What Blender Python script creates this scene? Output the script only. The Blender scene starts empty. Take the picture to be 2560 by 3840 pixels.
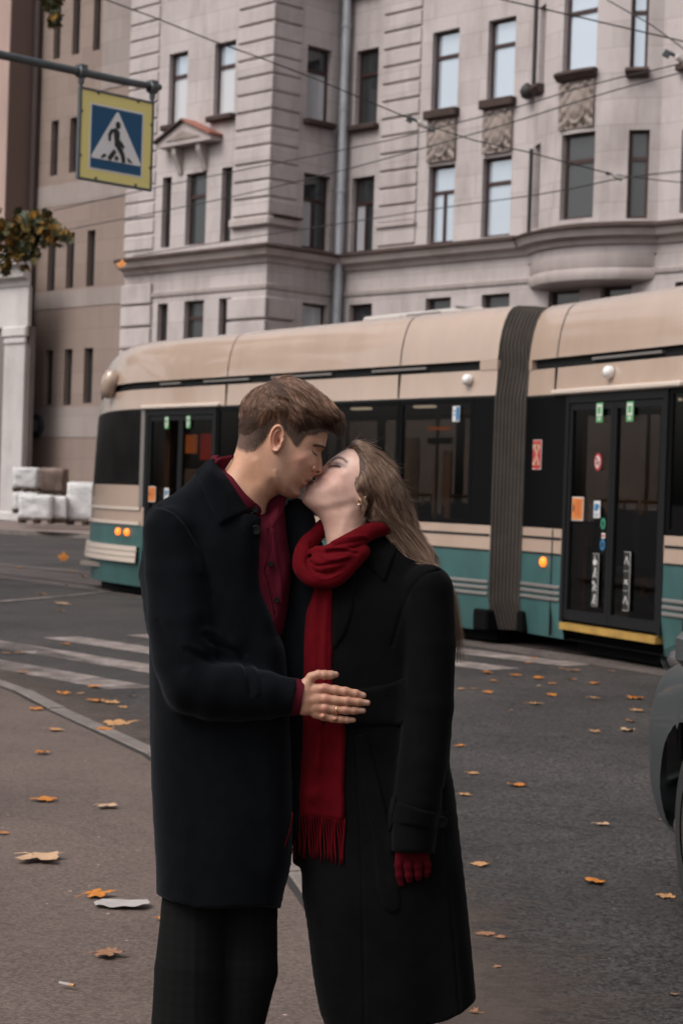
import bpy, bmesh, math, random
import numpy as np
from mathutils import Vector, Matrix
rnd = random.Random(7)
SC = bpy.context.scene
COL = SC.collection

# ------------------------------------------------------------------ camera, sky, sun, exposure
F_PX, CX, CY = 7000.0, 1280.0, 1920.0          # focal length and centre in pixels of the 2560x3840 photograph
PITCH, ROLL, CAM_H = -math.atan(75.0 / 7000.0), 0.033, 1.5
_right0 = Vector((1, 0, 0))
_fwd = Vector((0, math.cos(PITCH), math.sin(PITCH)))
_up0 = Vector((0, -math.sin(PITCH), math.cos(PITCH)))
CAM_R = _right0 * math.cos(ROLL) + _up0 * math.sin(ROLL)
CAM_U = -_right0 * math.sin(ROLL) + _up0 * math.cos(ROLL)
CAM_P = Vector((0, 0, CAM_H))
cam = bpy.data.cameras.new('camera')
cam.sensor_fit = 'VERTICAL'; cam.sensor_height = 36.0; cam.sensor_width = 24.0
cam.lens = F_PX / 3840.0 * 36.0
cam.clip_start = 0.1; cam.clip_end = 3000
cam.dof.use_dof = True
cam.dof.focus_distance = 4.02
cam.dof.aperture_fstop = 8.5
cam_ob = bpy.data.objects.new('camera', cam)
COL.objects.link(cam_ob)
_m = Matrix((CAM_R, CAM_U, -_fwd)).transposed().to_4x4()
_m.translation = CAM_P
cam_ob.matrix_world = _m
SC.camera = cam_ob

SUN_DIR = Vector((-0.62, -0.42, 0.95)).normalized()        # towards the sun: high, behind the camera, a little left
world = bpy.data.worlds.new('World'); SC.world = world
world.use_nodes = True
wn = world.node_tree.nodes; wl = world.node_tree.links
wn.clear()
w_out = wn.new('ShaderNodeOutputWorld'); w_bg = wn.new('ShaderNodeBackground')
w_sky = wn.new('ShaderNodeTexSky'); w_sky.sky_type = 'NISHITA'; w_sky.sun_disc = False
w_sky.sun_elevation = math.asin(SUN_DIR.z); w_sky.sun_rotation = math.atan2(SUN_DIR.x, SUN_DIR.y)
w_sky.air_density = 1.0; w_sky.dust_density = 6.0; w_sky.ozone_density = 1.0
w_hsv = wn.new('ShaderNodeHueSaturation'); w_hsv.inputs['Saturation'].default_value = 0.22
wl.new(w_sky.outputs[0], w_hsv.inputs['Color']); wl.new(w_hsv.outputs[0], w_bg.inputs['Color'])
w_bg.inputs['Strength'].default_value = 0.15
wl.new(w_bg.outputs[0], w_out.inputs[0])
sun = bpy.data.lights.new('sun', 'SUN'); sun.energy = 1.0; sun.angle = math.radians(30); sun.color = (1.0, 0.93, 0.88)
sun_ob = bpy.data.objects.new('sun', sun); COL.objects.link(sun_ob)
sun_ob.rotation_euler = (-SUN_DIR).to_track_quat('-Z', 'Y').to_euler()
SC.view_settings.view_transform = 'Standard'; SC.view_settings.look = 'None'
SC.view_settings.exposure = 0.16; SC.view_settings.gamma = 1.0
SC.view_settings.use_curve_mapping = False
SC.cycles.use_denoising = True
SC.cycles.max_bounces = 6; SC.cycles.diffuse_bounces = 3; SC.cycles.glossy_bounces = 3
SC.cycles.transmission_bounces = 4; SC.cycles.transparent_max_bounces = 24
SC.cycles.caustics_reflective = False; SC.cycles.caustics_refractive = False

# ------------------------------------------------------------------ geometry helpers
def ray(px, py):
    return (_fwd + CAM_R * ((px - CX) / F_PX) - CAM_U * ((py - CY) / F_PX))
def at(px, py, Y):                      # the point seen at a photograph pixel, at world depth Y
    d = ray(px, py); return CAM_P + d * ((Y - CAM_P.y) / d.y)
def gnd(px, py, z=0.0):                 # the point of a horizontal plane seen at a pixel
    d = ray(px, py); return CAM_P + d * ((z - CAM_P.z) / d.z)
def proj(p):
    v = Vector(p) - CAM_P; k = v.dot(_fwd)
    return CX + F_PX * v.dot(CAM_R) / k, CY - F_PX * v.dot(CAM_U) / k

class Frame:                            # a local upright frame: x along a front, y into it, z up
    def __init__(s, origin, xdir):
        s.o = Vector(origin); x = Vector((xdir[0], xdir[1], 0)).normalized()
        s.ex = x; s.ey = Vector((-x.y, x.x, 0)); s.ez = Vector((0, 0, 1))
        s.M = Matrix((s.ex, s.ey, s.ez)).transposed().to_4x4(); s.M.translation = s.o
        s.Mi = s.M.inverted()
    def loc(s, p): return s.Mi @ Vector(p)
    def wld(s, p): return s.M @ Vector(p)
    def hit_y(s, px, py, yl=0.0):       # local x, z where the ray meets local plane y = yl
        o = s.Mi @ CAM_P; d = s.Mi.to_3x3() @ ray(px, py); t = (yl - o.y) / d.y
        p = o + d * t; return p.x, p.z
    def hit_x(s, px, py, xl=0.0):
        o = s.Mi @ CAM_P; d = s.Mi.to_3x3() @ ray(px, py); t = (xl - o.x) / d.x
        p = o + d * t; return p.y, p.z

MATS = {}
class MB:                               # mesh builder
    def __init__(s): s.v = []; s.f = []; s.m = []; s.uv = None
    def add(s, verts, faces, mi=0):
        b = len(s.v); s.v += [tuple(v) for v in verts]
        for f in faces: s.f.append(tuple(b + i for i in f)); s.m.append(mi)
        return s
    def box(s, a, b, mi=0, M=None):
        (x0, y0, z0), (x1, y1, z1) = a, b
        vs = [(x0,y0,z0),(x1,y0,z0),(x1,y1,z0),(x0,y1,z0),(x0,y0,z1),(x1,y0,z1),(x1,y1,z1),(x0,y1,z1)]
        if M is not None: vs = [M @ Vector(v) for v in vs]
        return s.add(vs, [(3,2,1,0),(4,5,6,7),(0,1,5,4),(1,2,6,5),(2,3,7,6),(3,0,4,7)], mi)
    def cbox(s, a, b, c=0.01, mi=0, M=None):   # box with chamfered edges
        lo = [min(a[i], b[i]) for i in range(3)]; hi = [max(a[i], b[i]) for i in range(3)]
        c = min(c, *[(hi[i]-lo[i])*0.45 for i in range(3)])
        bm = bmesh.new(); bmesh.ops.create_cube(bm, size=1)
        for v in bm.verts:
            v.co = Vector([(lo[i]+hi[i])/2 + v.co[i]*(hi[i]-lo[i]) for i in range(3)])
        bmesh.ops.bevel(bm, geom=bm.edges[:], offset=c, segments=1, affect='EDGES', profile=0.5)
        bm.verts.index_update()
        vs = [v.co.copy() for v in bm.verts]; fs = [[v.index for v in f.verts] for f in bm.faces]; bm.free()
        if M is not None: vs = [M @ v for v in vs]
        return s.add(vs, fs, mi)
    def tube(s, pts, r, n=8, caps=True, mi=0):
        pts = [Vector(p) for p in pts]; rs = r if hasattr(r, '__len__') else [r]*len(pts)
        vs = []; prev = None
        for i, p in enumerate(pts):
            t = (pts[min(i+1, len(pts)-1)] - pts[max(i-1, 0)]).normalized()
            if prev is None:
                a = Vector((0,0,1)) if abs(t.z) < 0.9 else Vector((1,0,0)); nx = t.cross(a).normalized()
            else: nx = (prev - t*prev.dot(t)).normalized()
            ny = t.cross(nx); prev = nx
            for k in range(n):
                an = 2*math.pi*k/n; vs.append(p + (nx*math.cos(an) + ny*math.sin(an))*rs[i])
        fs = []
        for i in range(len(pts)-1):
            for k in range(n):
                k2 = (k+1) % n; fs.append((i*n+k, i*n+k2, (i+1)*n+k2, (i+1)*n+k))
        if caps: fs.append(tuple(range(n-1,-1,-1))); fs.append(tuple((len(pts)-1)*n+k for k in range(n)))
        return s.add(vs, fs, mi)
    def grid(s, P, mi=0, closed_u=False, closed_v=False):   # P: array [nu][nv] of points
        nu, nv = len(P), len(P[0]); vs = [p for row in P for p in row]; fs = []
        for i in range(nu if closed_u else nu-1):
            for j in range(nv if closed_v else nv-1):
                i2, j2 = (i+1) % nu, (j+1) % nv
                fs.append((i*nv+j, i2*nv+j, i2*nv+j2, i*nv+j2))
        return s.add(vs, fs, mi)
    def lathe(s, prof, n=16, M=None, mi=0):                 # prof: (r, z)
        P = [[Vector((r*math.cos(2*math.pi*k/n), r*math.sin(2*math.pi*k/n), z)) for k in range(n)] for r, z in prof]
        if M is not None: P = [[M @ p for p in row] for row in P]
        return s.grid(P, mi, closed_v=True)
    def prism(s, poly, d0, d1, fn, mi=0):                   # 2-D polygon (a, b) between depths, fn(a, b, d) -> point
        n = len(poly)
        vs = [fn(a, b, d0) for a, b in poly] + [fn(a, b, d1) for a, b in poly]
        fs = [tuple(range(n-1,-1,-1)), tuple(range(n, 2*n))]
        for i in range(n): j = (i+1) % n; fs.append((i, j, n+j, n+i))
        return s.add(vs, fs, mi)
    def mesh(s, name):
        me = bpy.data.meshes.new(name); me.from_pydata([tuple(v) for v in s.v], [], s.f)
        if any(s.m): me.polygons.foreach_set('material_index', s.m)
        me.update(); return me

MW = {}
def _link(o, parent, M):
    COL.objects.link(o)
    M = M.copy() if M is not None else Matrix.Identity(4)
    if parent is not None:
        o.parent = parent; o.matrix_parent_inverse = Matrix.Identity(4)
        o.matrix_local = MW[parent.name].inverted() @ M
    else: o.matrix_world = M
    MW[o.name] = M
    return o
def tag(o, label=None, cat=None, group=None, kind=None):
    if label: o['label'] = label
    if cat: o['category'] = cat
    if group: o['group'] = group
    if kind: o['kind'] = kind
    return o
def empty(name, M, label=None, cat=None, group=None):
    o = bpy.data.objects.new(name, None); o.empty_display_size = 0.2
    if not isinstance(M, Matrix): M = Matrix.Translation(Vector(M))
    _link(o, None, M); return tag(o, label, cat, group)
def obj(name, mb, mats, parent=None, M=None, smooth=False, auto=None):
    me = mb if isinstance(mb, bpy.types.Mesh) else mb.mesh(name)
    if not me.materials:
        for m in (mats if isinstance(mats, (list, tuple)) else [mats]): me.materials.append(m)
    if smooth:
        me.polygons.foreach_set('use_smooth', [True]*len(me.polygons))
    if auto is not None:
        try: me.set_sharp_from_angle(angle=math.radians(auto))
        except Exception: pass
    o = bpy.data.objects.new(name, me)
    return _link(o, parent, M)
def wmb(mb, M):                         # world-space vertices into frame M
    Mi = M.inverted(); mb.v = [tuple(Mi @ Vector(v)) for v in mb.v]; return mb

# ------------------------------------------------------------------ materials
def _nodes(name):
    m = bpy.data.materials.new(name); m.use_nodes = True
    nt = m.node_tree; b = nt.nodes['Principled BSDF']; return m, nt, b
def N(nt, typ, **kw):
    n = nt.nodes.new(typ)
    for k, v in kw.items():
        if k in n.inputs: n.inputs[k].default_value = v
        else: setattr(n, k, v)
    return n
def srgb(r, g, b):
    f = lambda c: (c/255/12.92) if c/255 <= 0.04045 else ((c/255+0.055)/1.055)**2.4
    return (f(r), f(g), f(b), 1)
def mat(name, col, rough=0.6, spec=0.5, metal=0.0, var=0.0, vscale=3.0, bump=0.0, bscale=40.0, stretch=(1,1,1), coat=0.0, emit=None, estr=0.0, detail=6.0, sheen=0.0):
    if name in MATS: return MATS[name]
    m, nt, b = _nodes(name)
    col = tuple(col) + ((1,) if len(col) == 3 else ())
    b.inputs['Roughness'].default_value = rough; b.inputs['Specular IOR Level'].default_value = spec
    b.inputs['Metallic'].default_value = metal; b.inputs['Coat Weight'].default_value = coat
    if sheen: b.inputs['Sheen Weight'].default_value = sheen; b.inputs['Sheen Roughness'].default_value = 0.5
    if emit: b.inputs['Emission Color'].default_value = tuple(emit)+(1,); b.inputs['Emission Strength'].default_value = estr
    tc = N(nt, 'ShaderNodeTexCoord'); mp = N(nt, 'ShaderNodeMapping'); mp.inputs['Scale'].default_value = stretch
    nt.links.new(tc.outputs['Object'], mp.inputs['Vector'])
    if var > 0:
        no = N(nt, 'ShaderNodeTexNoise', Scale=vscale, Detail=detail, Roughness=0.62)
        nt.links.new(mp.outputs[0], no.inputs['Vector'])
        mr = N(nt, 'ShaderNodeMapRange'); mr.inputs['From Min'].default_value = 0.28; mr.inputs['From Max'].default_value = 0.72
        mr.inputs['To Min'].default_value = 1-var; mr.inputs['To Max'].default_value = 1+var
        nt.links.new(no.outputs['Fac'], mr.inputs['Value'])
        mx = N(nt, 'ShaderNodeVectorMath', operation='MULTIPLY'); mx.inputs[0].default_value = col[:3]
        nt.links.new(mr.outputs[0], mx.inputs[1]); nt.links.new(mx.outputs[0], b.inputs['Base Color'])
    else: b.inputs['Base Color'].default_value = col
    if bump > 0:
        nb = N(nt, 'ShaderNodeTexNoise', Scale=bscale, Detail=4.0, Roughness=0.6)
        nt.links.new(tc.outputs['Object'], nb.inputs['Vector'])
        bp = N(nt, 'ShaderNodeBump', Strength=bump, Distance=0.01)
        nt.links.new(nb.outputs['Fac'], bp.inputs['Height']); nt.links.new(bp.outputs[0], b.inputs['Normal'])
    MATS[name] = m; return m
def glass_mat(name, tint, refl_ior=1.5, alpha=0.5, rough=0.02):   # thin tinted pane: transparent + fresnel gloss
    if name in MATS: return MATS[name]
    m, nt, b = _nodes(name); nt.nodes.remove(b)
    out = nt.nodes['Material Output']
    tr = N(nt, 'ShaderNodeBsdfTransparent'); tr.inputs[0].default_value = tuple(tint)+(1,)
    gl = N(nt, 'ShaderNodeBsdfGlossy'); gl.inputs['Roughness'].default_value = rough
    fr = N(nt, 'ShaderNodeFresnel'); fr.inputs['IOR'].default_value = refl_ior
    mx = N(nt, 'ShaderNodeMixShader'); ge = N(nt, 'ShaderNodeNewGeometry'); inv = N(nt, 'ShaderNodeMath', operation='SUBTRACT'); inv.inputs[0].default_value = 1.0
    nt.links.new(ge.outputs['Backfacing'], inv.inputs[1]); mul = N(nt, 'ShaderNodeMath', operation='MULTIPLY'); nt.links.new(fr.outputs[0], mul.inputs[0]); nt.links.new(inv.outputs[0], mul.inputs[1])
    nt.links.new(mul.outputs[0], mx.inputs[0]); nt.links.new(tr.outputs[0], mx.inputs[1]); nt.links.new(gl.outputs[0], mx.inputs[2])
    nt.links.new(mx.outputs[0], out.inputs[0]); MATS[name] = m; return m
def plaster(name, col, stain=0.18, stain_col=(0.16,0.12,0.10), courses=None):
    if name in MATS: return MATS[name]
    m, nt, b = _nodes(name); b.inputs['Roughness'].default_value = 0.85; b.inputs['Specular IOR Level'].default_value = 0.25
    tc = N(nt, 'ShaderNodeTexCoord')
    n1 = N(nt, 'ShaderNodeTexNoise', Scale=0.55, Detail=8.0, Roughness=0.6); nt.links.new(tc.outputs['Object'], n1.inputs['Vector'])
    mp = N(nt, 'ShaderNodeMapping'); mp.inputs['Scale'].default_value = (1.3, 1.3, 0.35); nt.links.new(tc.outputs['Object'], mp.inputs['Vector'])
    n2 = N(nt, 'ShaderNodeTexNoise', Scale=1.6, Detail=7.0, Roughness=0.65); nt.links.new(mp.outputs[0], n2.inputs['Vector'])
    mu = N(nt, 'ShaderNodeMath', operation='MULTIPLY'); nt.links.new(n1.outputs['Fac'], mu.inputs[0]); nt.links.new(n2.outputs['Fac'], mu.inputs[1])
    mr = N(nt, 'ShaderNodeMapRange'); mr.inputs['From Min'].default_value = 0.2; mr.inputs['From Max'].default_value = 0.42
    mr.inputs['To Min'].default_value = 0.0; mr.inputs['To Max'].default_value = stain
    nt.links.new(mu.outputs[0], mr.inputs['Value'])
    mx = N(nt, 'ShaderNodeMix', data_type='RGBA')
    mx.inputs[6].default_value = tuple(col)+(1,); mx.inputs[7].default_value = tuple(stain_col)+(1,)
    nt.links.new(mr.outputs[0], mx.inputs[0]); last = mx.outputs[2]
    if courses:                          # stone courses too fine to pick apart
        br = N(nt, 'ShaderNodeTexBrick', Scale=1.0); br.inputs['Brick Width'].default_value = courses[0]; br.inputs['Row Height'].default_value = courses[1]
        br.inputs['Mortar Size'].default_value = 0.012; br.inputs['Mortar Smooth'].default_value = 0.4
        br.inputs['Color1'].default_value = (1,1,1,1); br.inputs['Color2'].default_value = (0.88,0.88,0.88,1); br.inputs['Mortar'].default_value = (0.72,0.70,0.68,1)
        cm = N(nt, 'ShaderNodeCombineXYZ'); sp = N(nt, 'ShaderNodeSeparateXYZ'); nt.links.new(tc.outputs['Object'], sp.inputs[0])
        ad = N(nt, 'ShaderNodeMath', operation='ADD'); nt.links.new(sp.outputs[0], ad.inputs[0]); nt.links.new(sp.outputs[1], ad.inputs[1])
        nt.links.new(ad.outputs[0], cm.inputs[0]); nt.links.new(sp.outputs[2], cm.inputs[1]); nt.links.new(cm.outputs[0], br.inputs['Vector'])
        ml = N(nt, 'ShaderNodeMix', data_type='RGBA', blend_type='MULTIPLY'); ml.inputs[0].default_value = 1.0
        nt.links.new(last, ml.inputs[6]); nt.links.new(br.outputs['Color'], ml.inputs[7]); last = ml.outputs[2]
    nt.links.new(last, b.inputs['Base Color'])
    nb = N(nt, 'ShaderNodeTexNoise', Scale=14.0, Detail=6.0); nt.links.new(tc.outputs['Object'], nb.inputs['Vector'])
    bp = N(nt, 'ShaderNodeBump', Strength=0.25, Distance=0.02); nt.links.new(nb.outputs['Fac'], bp.inputs['Height']); nt.links.new(bp.outputs[0], b.inputs['Normal'])
    MATS[name] = m; return m
# ------------------------------------------------------------------ the big stone apartment building
PINK = plaster('plaster_pinkish_stone', (0.51, 0.450, 0.440), stain=0.42, courses=(1.7,0.62))
PINK2 = plaster('plaster_trim', (0.43, 0.37, 0.355), stain=0.45)
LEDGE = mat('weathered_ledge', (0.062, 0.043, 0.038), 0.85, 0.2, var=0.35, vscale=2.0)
CARVED = plaster('carved_stone', (0.30, 0.25, 0.225), stain=0.7)
FRAME_BR = mat('window_frame_brown', (0.045, 0.022, 0.020), 0.5, 0.4)
m, nt, b = _nodes('pane_sky'); b.inputs['Base Color'].default_value = (0.52,0.58,0.65,1); b.inputs['Metallic'].default_value = 0.45; b.inputs['Roughness'].default_value = 0.03; b.inputs['IOR'].default_value = 2.2; PANE_SKY = m
m, nt, b = _nodes('pane_dark'); b.inputs['Base Color'].default_value = (0.035,0.037,0.04,1); b.inputs['Roughness'].default_value = 0.03; b.inputs['IOR'].default_value = 1.75; PANE_DARK = m
m, nt, b = _nodes('pane_curtain'); b.inputs['Base Color'].default_value = (0.50,0.50,0.52,1); b.inputs['Roughness'].default_value = 0.03; b.inputs['IOR'].default_value = 2.6; PANE_CURT = m

BE1 = Vector((0.692, -0.722, 0)).normalized()
BO = at(1270, 990, 52.6); BO = Vector((BO.x, BO.y, 0))
BF = Frame(BO, BE1)
y_c, _z = BF.hit_x(1002, 930, 0.0)          # local y of the projecting wing's corner
DL = y_c                                     # front plane of the left wing, negative
building = empty('apartment_building', BF.M, 'pinkish grey stone apartment building with rusticated corners and a rounded bay', 'building')

def wall_sheet(mb, mapf, s0, s1, z0, z1, holes, reveal=0.28, step=None):
    ss = sorted({s0, s1, *[h[0] for h in holes], *[h[1] for h in holes]})
    if step:
        k = s0
        while k < s1: ss.append(k); k += step
        ss = sorted(set(ss))
    zs = sorted({z0, z1, *[h[2] for h in holes], *[h[3] for h in holes]})
    ss = [s for s in ss if s0 <= s <= s1]; zs = [z for z in zs if z0 <= z <= z1]
    for i in range(len(ss)-1):
        for j in range(len(zs)-1):
            sm, zm = (ss[i]+ss[i+1])/2, (zs[j]+zs[j+1])/2
            if any(h[0] < sm < h[1] and h[2] < zm < h[3] for h in holes): continue
            mb.add([mapf(ss[i],zs[j],0), mapf(ss[i+1],zs[j],0), mapf(ss[i+1],zs[j+1],0), mapf(ss[i],zs[j+1],0)], [(0,1,2,3)])
    for h in holes:
        a, c, e, g = h[:4]; e = max(e, z0); g = min(g, z1)
        for q in (((a,e),(a,g)), ((c,g),(c,e)), ((a,g),(c,g)), ((c,e),(a,e))):
            (p0, q0), (p1, q1) = q
            mb.add([mapf(p0,q0,0), mapf(p0,q0,reveal), mapf(p1,q1,reveal), mapf(p1,q1,0)], [(0,1,2,3)])
def window(parent, M, w, h, style='T', pane=None, frame=FRAME_BR, fw=0.075):
    if style == 'I': fw = min(fw, w*0.13)
    """casement in its own frame: x across, z up, y into the room; origin at bottom left of the opening"""
    mb = MB()
    mb.box((0,0,0),(fw,0.07,h)).box((w-fw,0,0),(w,0.07,h)).box((fw,0.002,0),(w-fw,0.068,fw)).box((fw,0.002,h-fw),(w-fw,0.068,h))
    panes = []
    if style == 'T':
        zt = h*0.68; mb.box((fw,-0.015,zt-0.05),(w-fw,0.065,zt+0.05)); panes = [(fw,w-fw,fw,zt-0.05),(fw,w-fw,zt+0.05,h-fw)]
    elif style == 'X':
        zt = h*0.66; mb.box((fw,-0.015,zt-0.045),(w-fw,0.065,zt+0.045)); xm = w*0.5
        mb.box((xm-0.04,-0.012,fw),(xm+0.04,0.066,zt-0.045)); panes = [(fw,xm-0.04,fw,zt-0.045),(xm+0.04,w-fw,fw,zt-0.045),(fw,w-fw,zt+0.045,h-fw)]
    else: panes = [(fw,w-fw,fw,h-fw)]
    o = obj('window', mb, frame, parent, M)
    for k, (a, c, e, g) in enumerate(panes):
        pm = pane[k % len(pane)] if isinstance(pane, (list, tuple)) else pane
        me = MB().box((a-0.005,0.03,e-0.005),(c+0.005,0.042,g+0.005))
        obj('pane', me, pm, o, M)
    return o
def wmat(fr, x, y, z, ax='x'):
    """matrix for something on a front: ax x = facing local -y; ax r = facing local +x"""
    L = Matrix.Translation(Vector((x, y, z)))
    if ax == 'r': L = L @ Matrix.Rotation(math.radians(90), 4, 'Z')
    return fr.M @ L

ZTOP = BF.hit_y(1600, -420, 0)[1]
Z_COR = BF.hit_y(1500, 945, 0)[1]            # main cornice
# --- left wing front (plane y = DL, x from XL to 0)
XL = BF.hit_y(482, 600, DL)[0]
def rect_f(r, yl): x0, zt = BF.hit_y(r[2], r[1], yl); x1 = x0; xa, zb = BF.hit_y(r[0], r[3], yl); return [xa, x0, zb, zt]
def rect_r(r): ya, zt = BF.hit_x(r[0], r[1], 0.0); yb, zb = BF.hit_x(r[2], r[3], 0.0); return [min(ya,yb), max(ya,yb), zb, zt]
LW = [((628,188,706,474),'T'), ((798,147,886,440),'T'), ((603,661,645,931),'I'), ((692,641,777,922),'T'), ((824,624,872,910),'I'),
      ((586,1137,630,1330),'I'), ((685,1124,765,1330),'T'), ((815,1116,867,1330),'I'), ((636,-340,712,-60),'T'), ((806,-390,892,-100),'T')]
holes_l = [rect_f(r, DL) for r, _ in LW]
RW = [((1327,175,1421,476),'T'), ((1311,657,1404,950),'X'), ((1613,102,1723,420),'T'), ((1598,612,1706,917),'X'), ((1822,57,1935,380),'T'), ((1800,580,1919,893),'T'),
      ((1303,1137,1395,1330),'I'), ((1588,1113,1690,1330),'I'), ((1797,1098,1910,1330),'I'), ((2047,1084,2172,1330),'I'), ((2243,1067,2368,1330),'I'), ((2520,1050,2640,1330),'I'),
      ((1335,-330,1430,-30),'T'), ((1628,-420,1738,-100),'T'), ((1838,-470,1950,-140),'T'), ((2545,470,2680,800),'T'), ((2560,-60,2700,245),'T')]
holes_r = [rect_f(r, 0.0) for r, _ in RW]
SW = [((1155,167,1236,465),'T'), ((1140,645,1231,942),'X'), ((1134,1133,1222,1330),'I'), ((1166,-340,1242,-45),'T')]
holes_s = [rect_r(r) for r, _ in SW]

# bay: an arc that swells from the right wing
BX0 = BF.hit_y(1985, 900, 0)[0]; BX1 = BF.hit_y(2462, 870, 0)[0]
BW = BX1 - BX0; BSAG = 0.75
BR = (BW*BW/4 + BSAG*BSAG)/(2*BSAG); BCX = (BX0+BX1)/2; BCY = BR - BSAG; BTH = math.asin(BW/2/BR)
def bay_map(s, z, d, r_off=0.0):              # s in 0..1 across the arc
    a = -BTH + 2*BTH*s; r = BR - d + r_off
    return (BCX + r*math.sin(a), BCY - r*math.cos(a), z)
ZB0 = BF.hit_y(2200, 905, -BSAG)[1]
XR_END = BX1 + 9.0
wl_ = MB(); wall_sheet(wl_, lambda s,z,d: (s, DL+d, z), XL, 0.0, 0, ZTOP, holes_l)
obj('wall', wl_, PINK, building, BF.M)
wr_ = MB(); wall_sheet(wr_, lambda s,z,d: (s, d, z), 0.0, BX0, 0, ZTOP, holes_r[:9] + holes_r[12:15])
wall_sheet(wr_, lambda s,z,d: (s, d, z), BX1, XR_END, 0, ZTOP, [holes_r[11], holes_r[15], holes_r[16]])
wall_sheet(wr_, lambda s,z,d: (s, d, z), BX0, BX1, 0, ZB0-0.35, holes_r[9:11])
obj('wall', wr_, PINK, building, BF.M)
ws_ = MB(); wall_sheet(ws_, lambda s,z,d: (-d, s, z), DL, 0.0, 0, ZTOP, holes_s)
obj('wall', ws_, PINK, building, BF.M)
bay_px = [((2106,-80,2233,278),'T'), ((2088,490,2213,828),'T'), ((2358,-60,2425,258),'T'), ((2338,486,2417,820),'T')]
def bay_s(px, py):
    lo, hi = 0.02, 0.98
    for _ in range(40):
        mid = (lo+hi)/2; x, y, _z = bay_map(mid, 0, 0); P = BF.wld((x, y, 7.0 if py > 400 else 12.0))
        if proj(P)[0] < px: lo = mid
        else: hi = mid
    return (lo+hi)/2
def bay_z(s, py):
    x, y, _ = bay_map(s, 0, 0); lo, hi = 0, 40
    for _ in range(40):
        mid = (lo+hi)/2
        if proj(BF.wld((x, y, mid)))[1] > py: lo = mid
        else: hi = mid
    return (lo+hi)/2
bay_holes = []
for (r, st) in bay_px:
    s0, s1 = bay_s(r[0], r[1]), bay_s(r[2], r[1]); bay_holes.append([s0, s1, bay_z(s0, r[3]), bay_z(s1, r[1])])
a0, a1 = bay_holes[2][0], bay_holes[2][1]
for k in (2, 3): bay_holes.append([1-bay_holes[k][1], 1-bay_holes[k][0], bay_holes[k][2], bay_holes[k][3]])
wb_ = MB(); wall_sheet(wb_, bay_map, 0.0, 1.0, ZB0-0.3, ZTOP, bay_holes, step=1/24)
obj('bay_wall', wb_, PINK, building, BF.M, smooth=True, auto=30)
wc_ = MB()                                   # swelling corbel under the bay
prof = [(-0.30, 1.00), (-0.62, 1.0), (-0.65, 0.985), (-0.70, 1.015), (-0.84, 1.02), (-0.93, 0.985), (-0.97, 0.90), (-0.99, 0.72), (-1.00, 0.45), (-1.005, 0.0)]
rows = []
for dz, k in prof:
    row = []
    for i in range(33):
        x, y, z = bay_map(i/32, ZB0+dz, 0, 0.02); row.append((BCX + (x-BCX)*(0.97*k if k else 0.0) , y*k*1.15 + 0.004, z))
    rows.append(row)
wc_.grid(rows); obj('bay_corbel', wc_, PINK2, building, BF.M, smooth=True, auto=40)
bay_lab = []
# --- windows
def put_f(hs, spec, yl, panes):
    for h, (r, st), pm in zip(hs, spec, panes):
        window(building, wmat(BF, h[0], yl+0.16, h[2]), h[1]-h[0], h[3]-h[2], st, pm)
S, D_, C_ = PANE_SKY, PANE_DARK, PANE_CURT
put_f(holes_l, LW, DL, [[C_,S],[C_,S],D_,[D_,D_],D_,D_,D_,D_,S,S])
put_f(holes_r, RW, 0.0, [[D_,D_],[C_,D_,D_],[S,S],[S,S,S],[S,S],[S,S],D_,D_,D_,D_,D_,D_,S,S,S,D_,S])
for h, (r, st) in zip(holes_s, SW):
    window(building, wmat(BF, -0.16, h[0], h[2], 'r'), h[1]-h[0], h[3]-h[2], st, [C_,D_,D_] if st == 'X' else [C_,D_])
for h in bay_holes:
    p0 = Vector(bay_map(h[0], h[2], 0.14)); p1 = Vector(bay_map(h[1], h[2], 0.14)); ex = (p1-p0); w = ex.length; ex.normalize()
    Mx = Matrix((ex, Vector((-ex.y, ex.x, 0)), Vector((0,0,1)))).transposed().to_4x4(); Mx.translation = p0
    window(building, BF.M @ Mx, w, h[3]-h[2], 'T', [S,S] if h[2] > 9 else [D_,D_])
# --- sills
def sill(x0, x1, z, yl, h=0.16, out=0.22, dark=LEDGE):
    obj('sill', MB().cbox((x0-0.10, yl-out, z-h), (x1+0.10, yl+0.10, z-0.003), 0.03), dark, building, BF.M)
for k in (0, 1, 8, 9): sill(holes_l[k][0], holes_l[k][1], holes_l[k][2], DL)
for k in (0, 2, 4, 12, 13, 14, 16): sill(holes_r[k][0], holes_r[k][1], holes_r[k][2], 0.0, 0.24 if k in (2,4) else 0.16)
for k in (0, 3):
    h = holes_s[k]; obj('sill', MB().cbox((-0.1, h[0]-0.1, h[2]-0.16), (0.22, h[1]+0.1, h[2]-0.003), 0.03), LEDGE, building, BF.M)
for k in (0, 2, 4):
    h = bay_holes[k]; mb = MB(); rows = []
    for (dd, dz) in ((0.1,-0.003),(-0.2,-0.003),(-0.24,-0.08),(-0.12,-0.22),(0.1,-0.22)):
        rows.append([bay_map(h[0]-0.012+(h[1]-h[0]+0.024)*i/8, h[2]+dz, dd) for i in range(9)])
    mb.grid(rows); n = 9
    mb.f.append(tuple(i*n for i in range(5))); mb.m.append(0); mb.f.append(tuple(i*n+n-1 for i in range(4,-1,-1))); mb.m.append(0)
    obj('sill', mb, LEDGE, building, BF.M)
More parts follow.
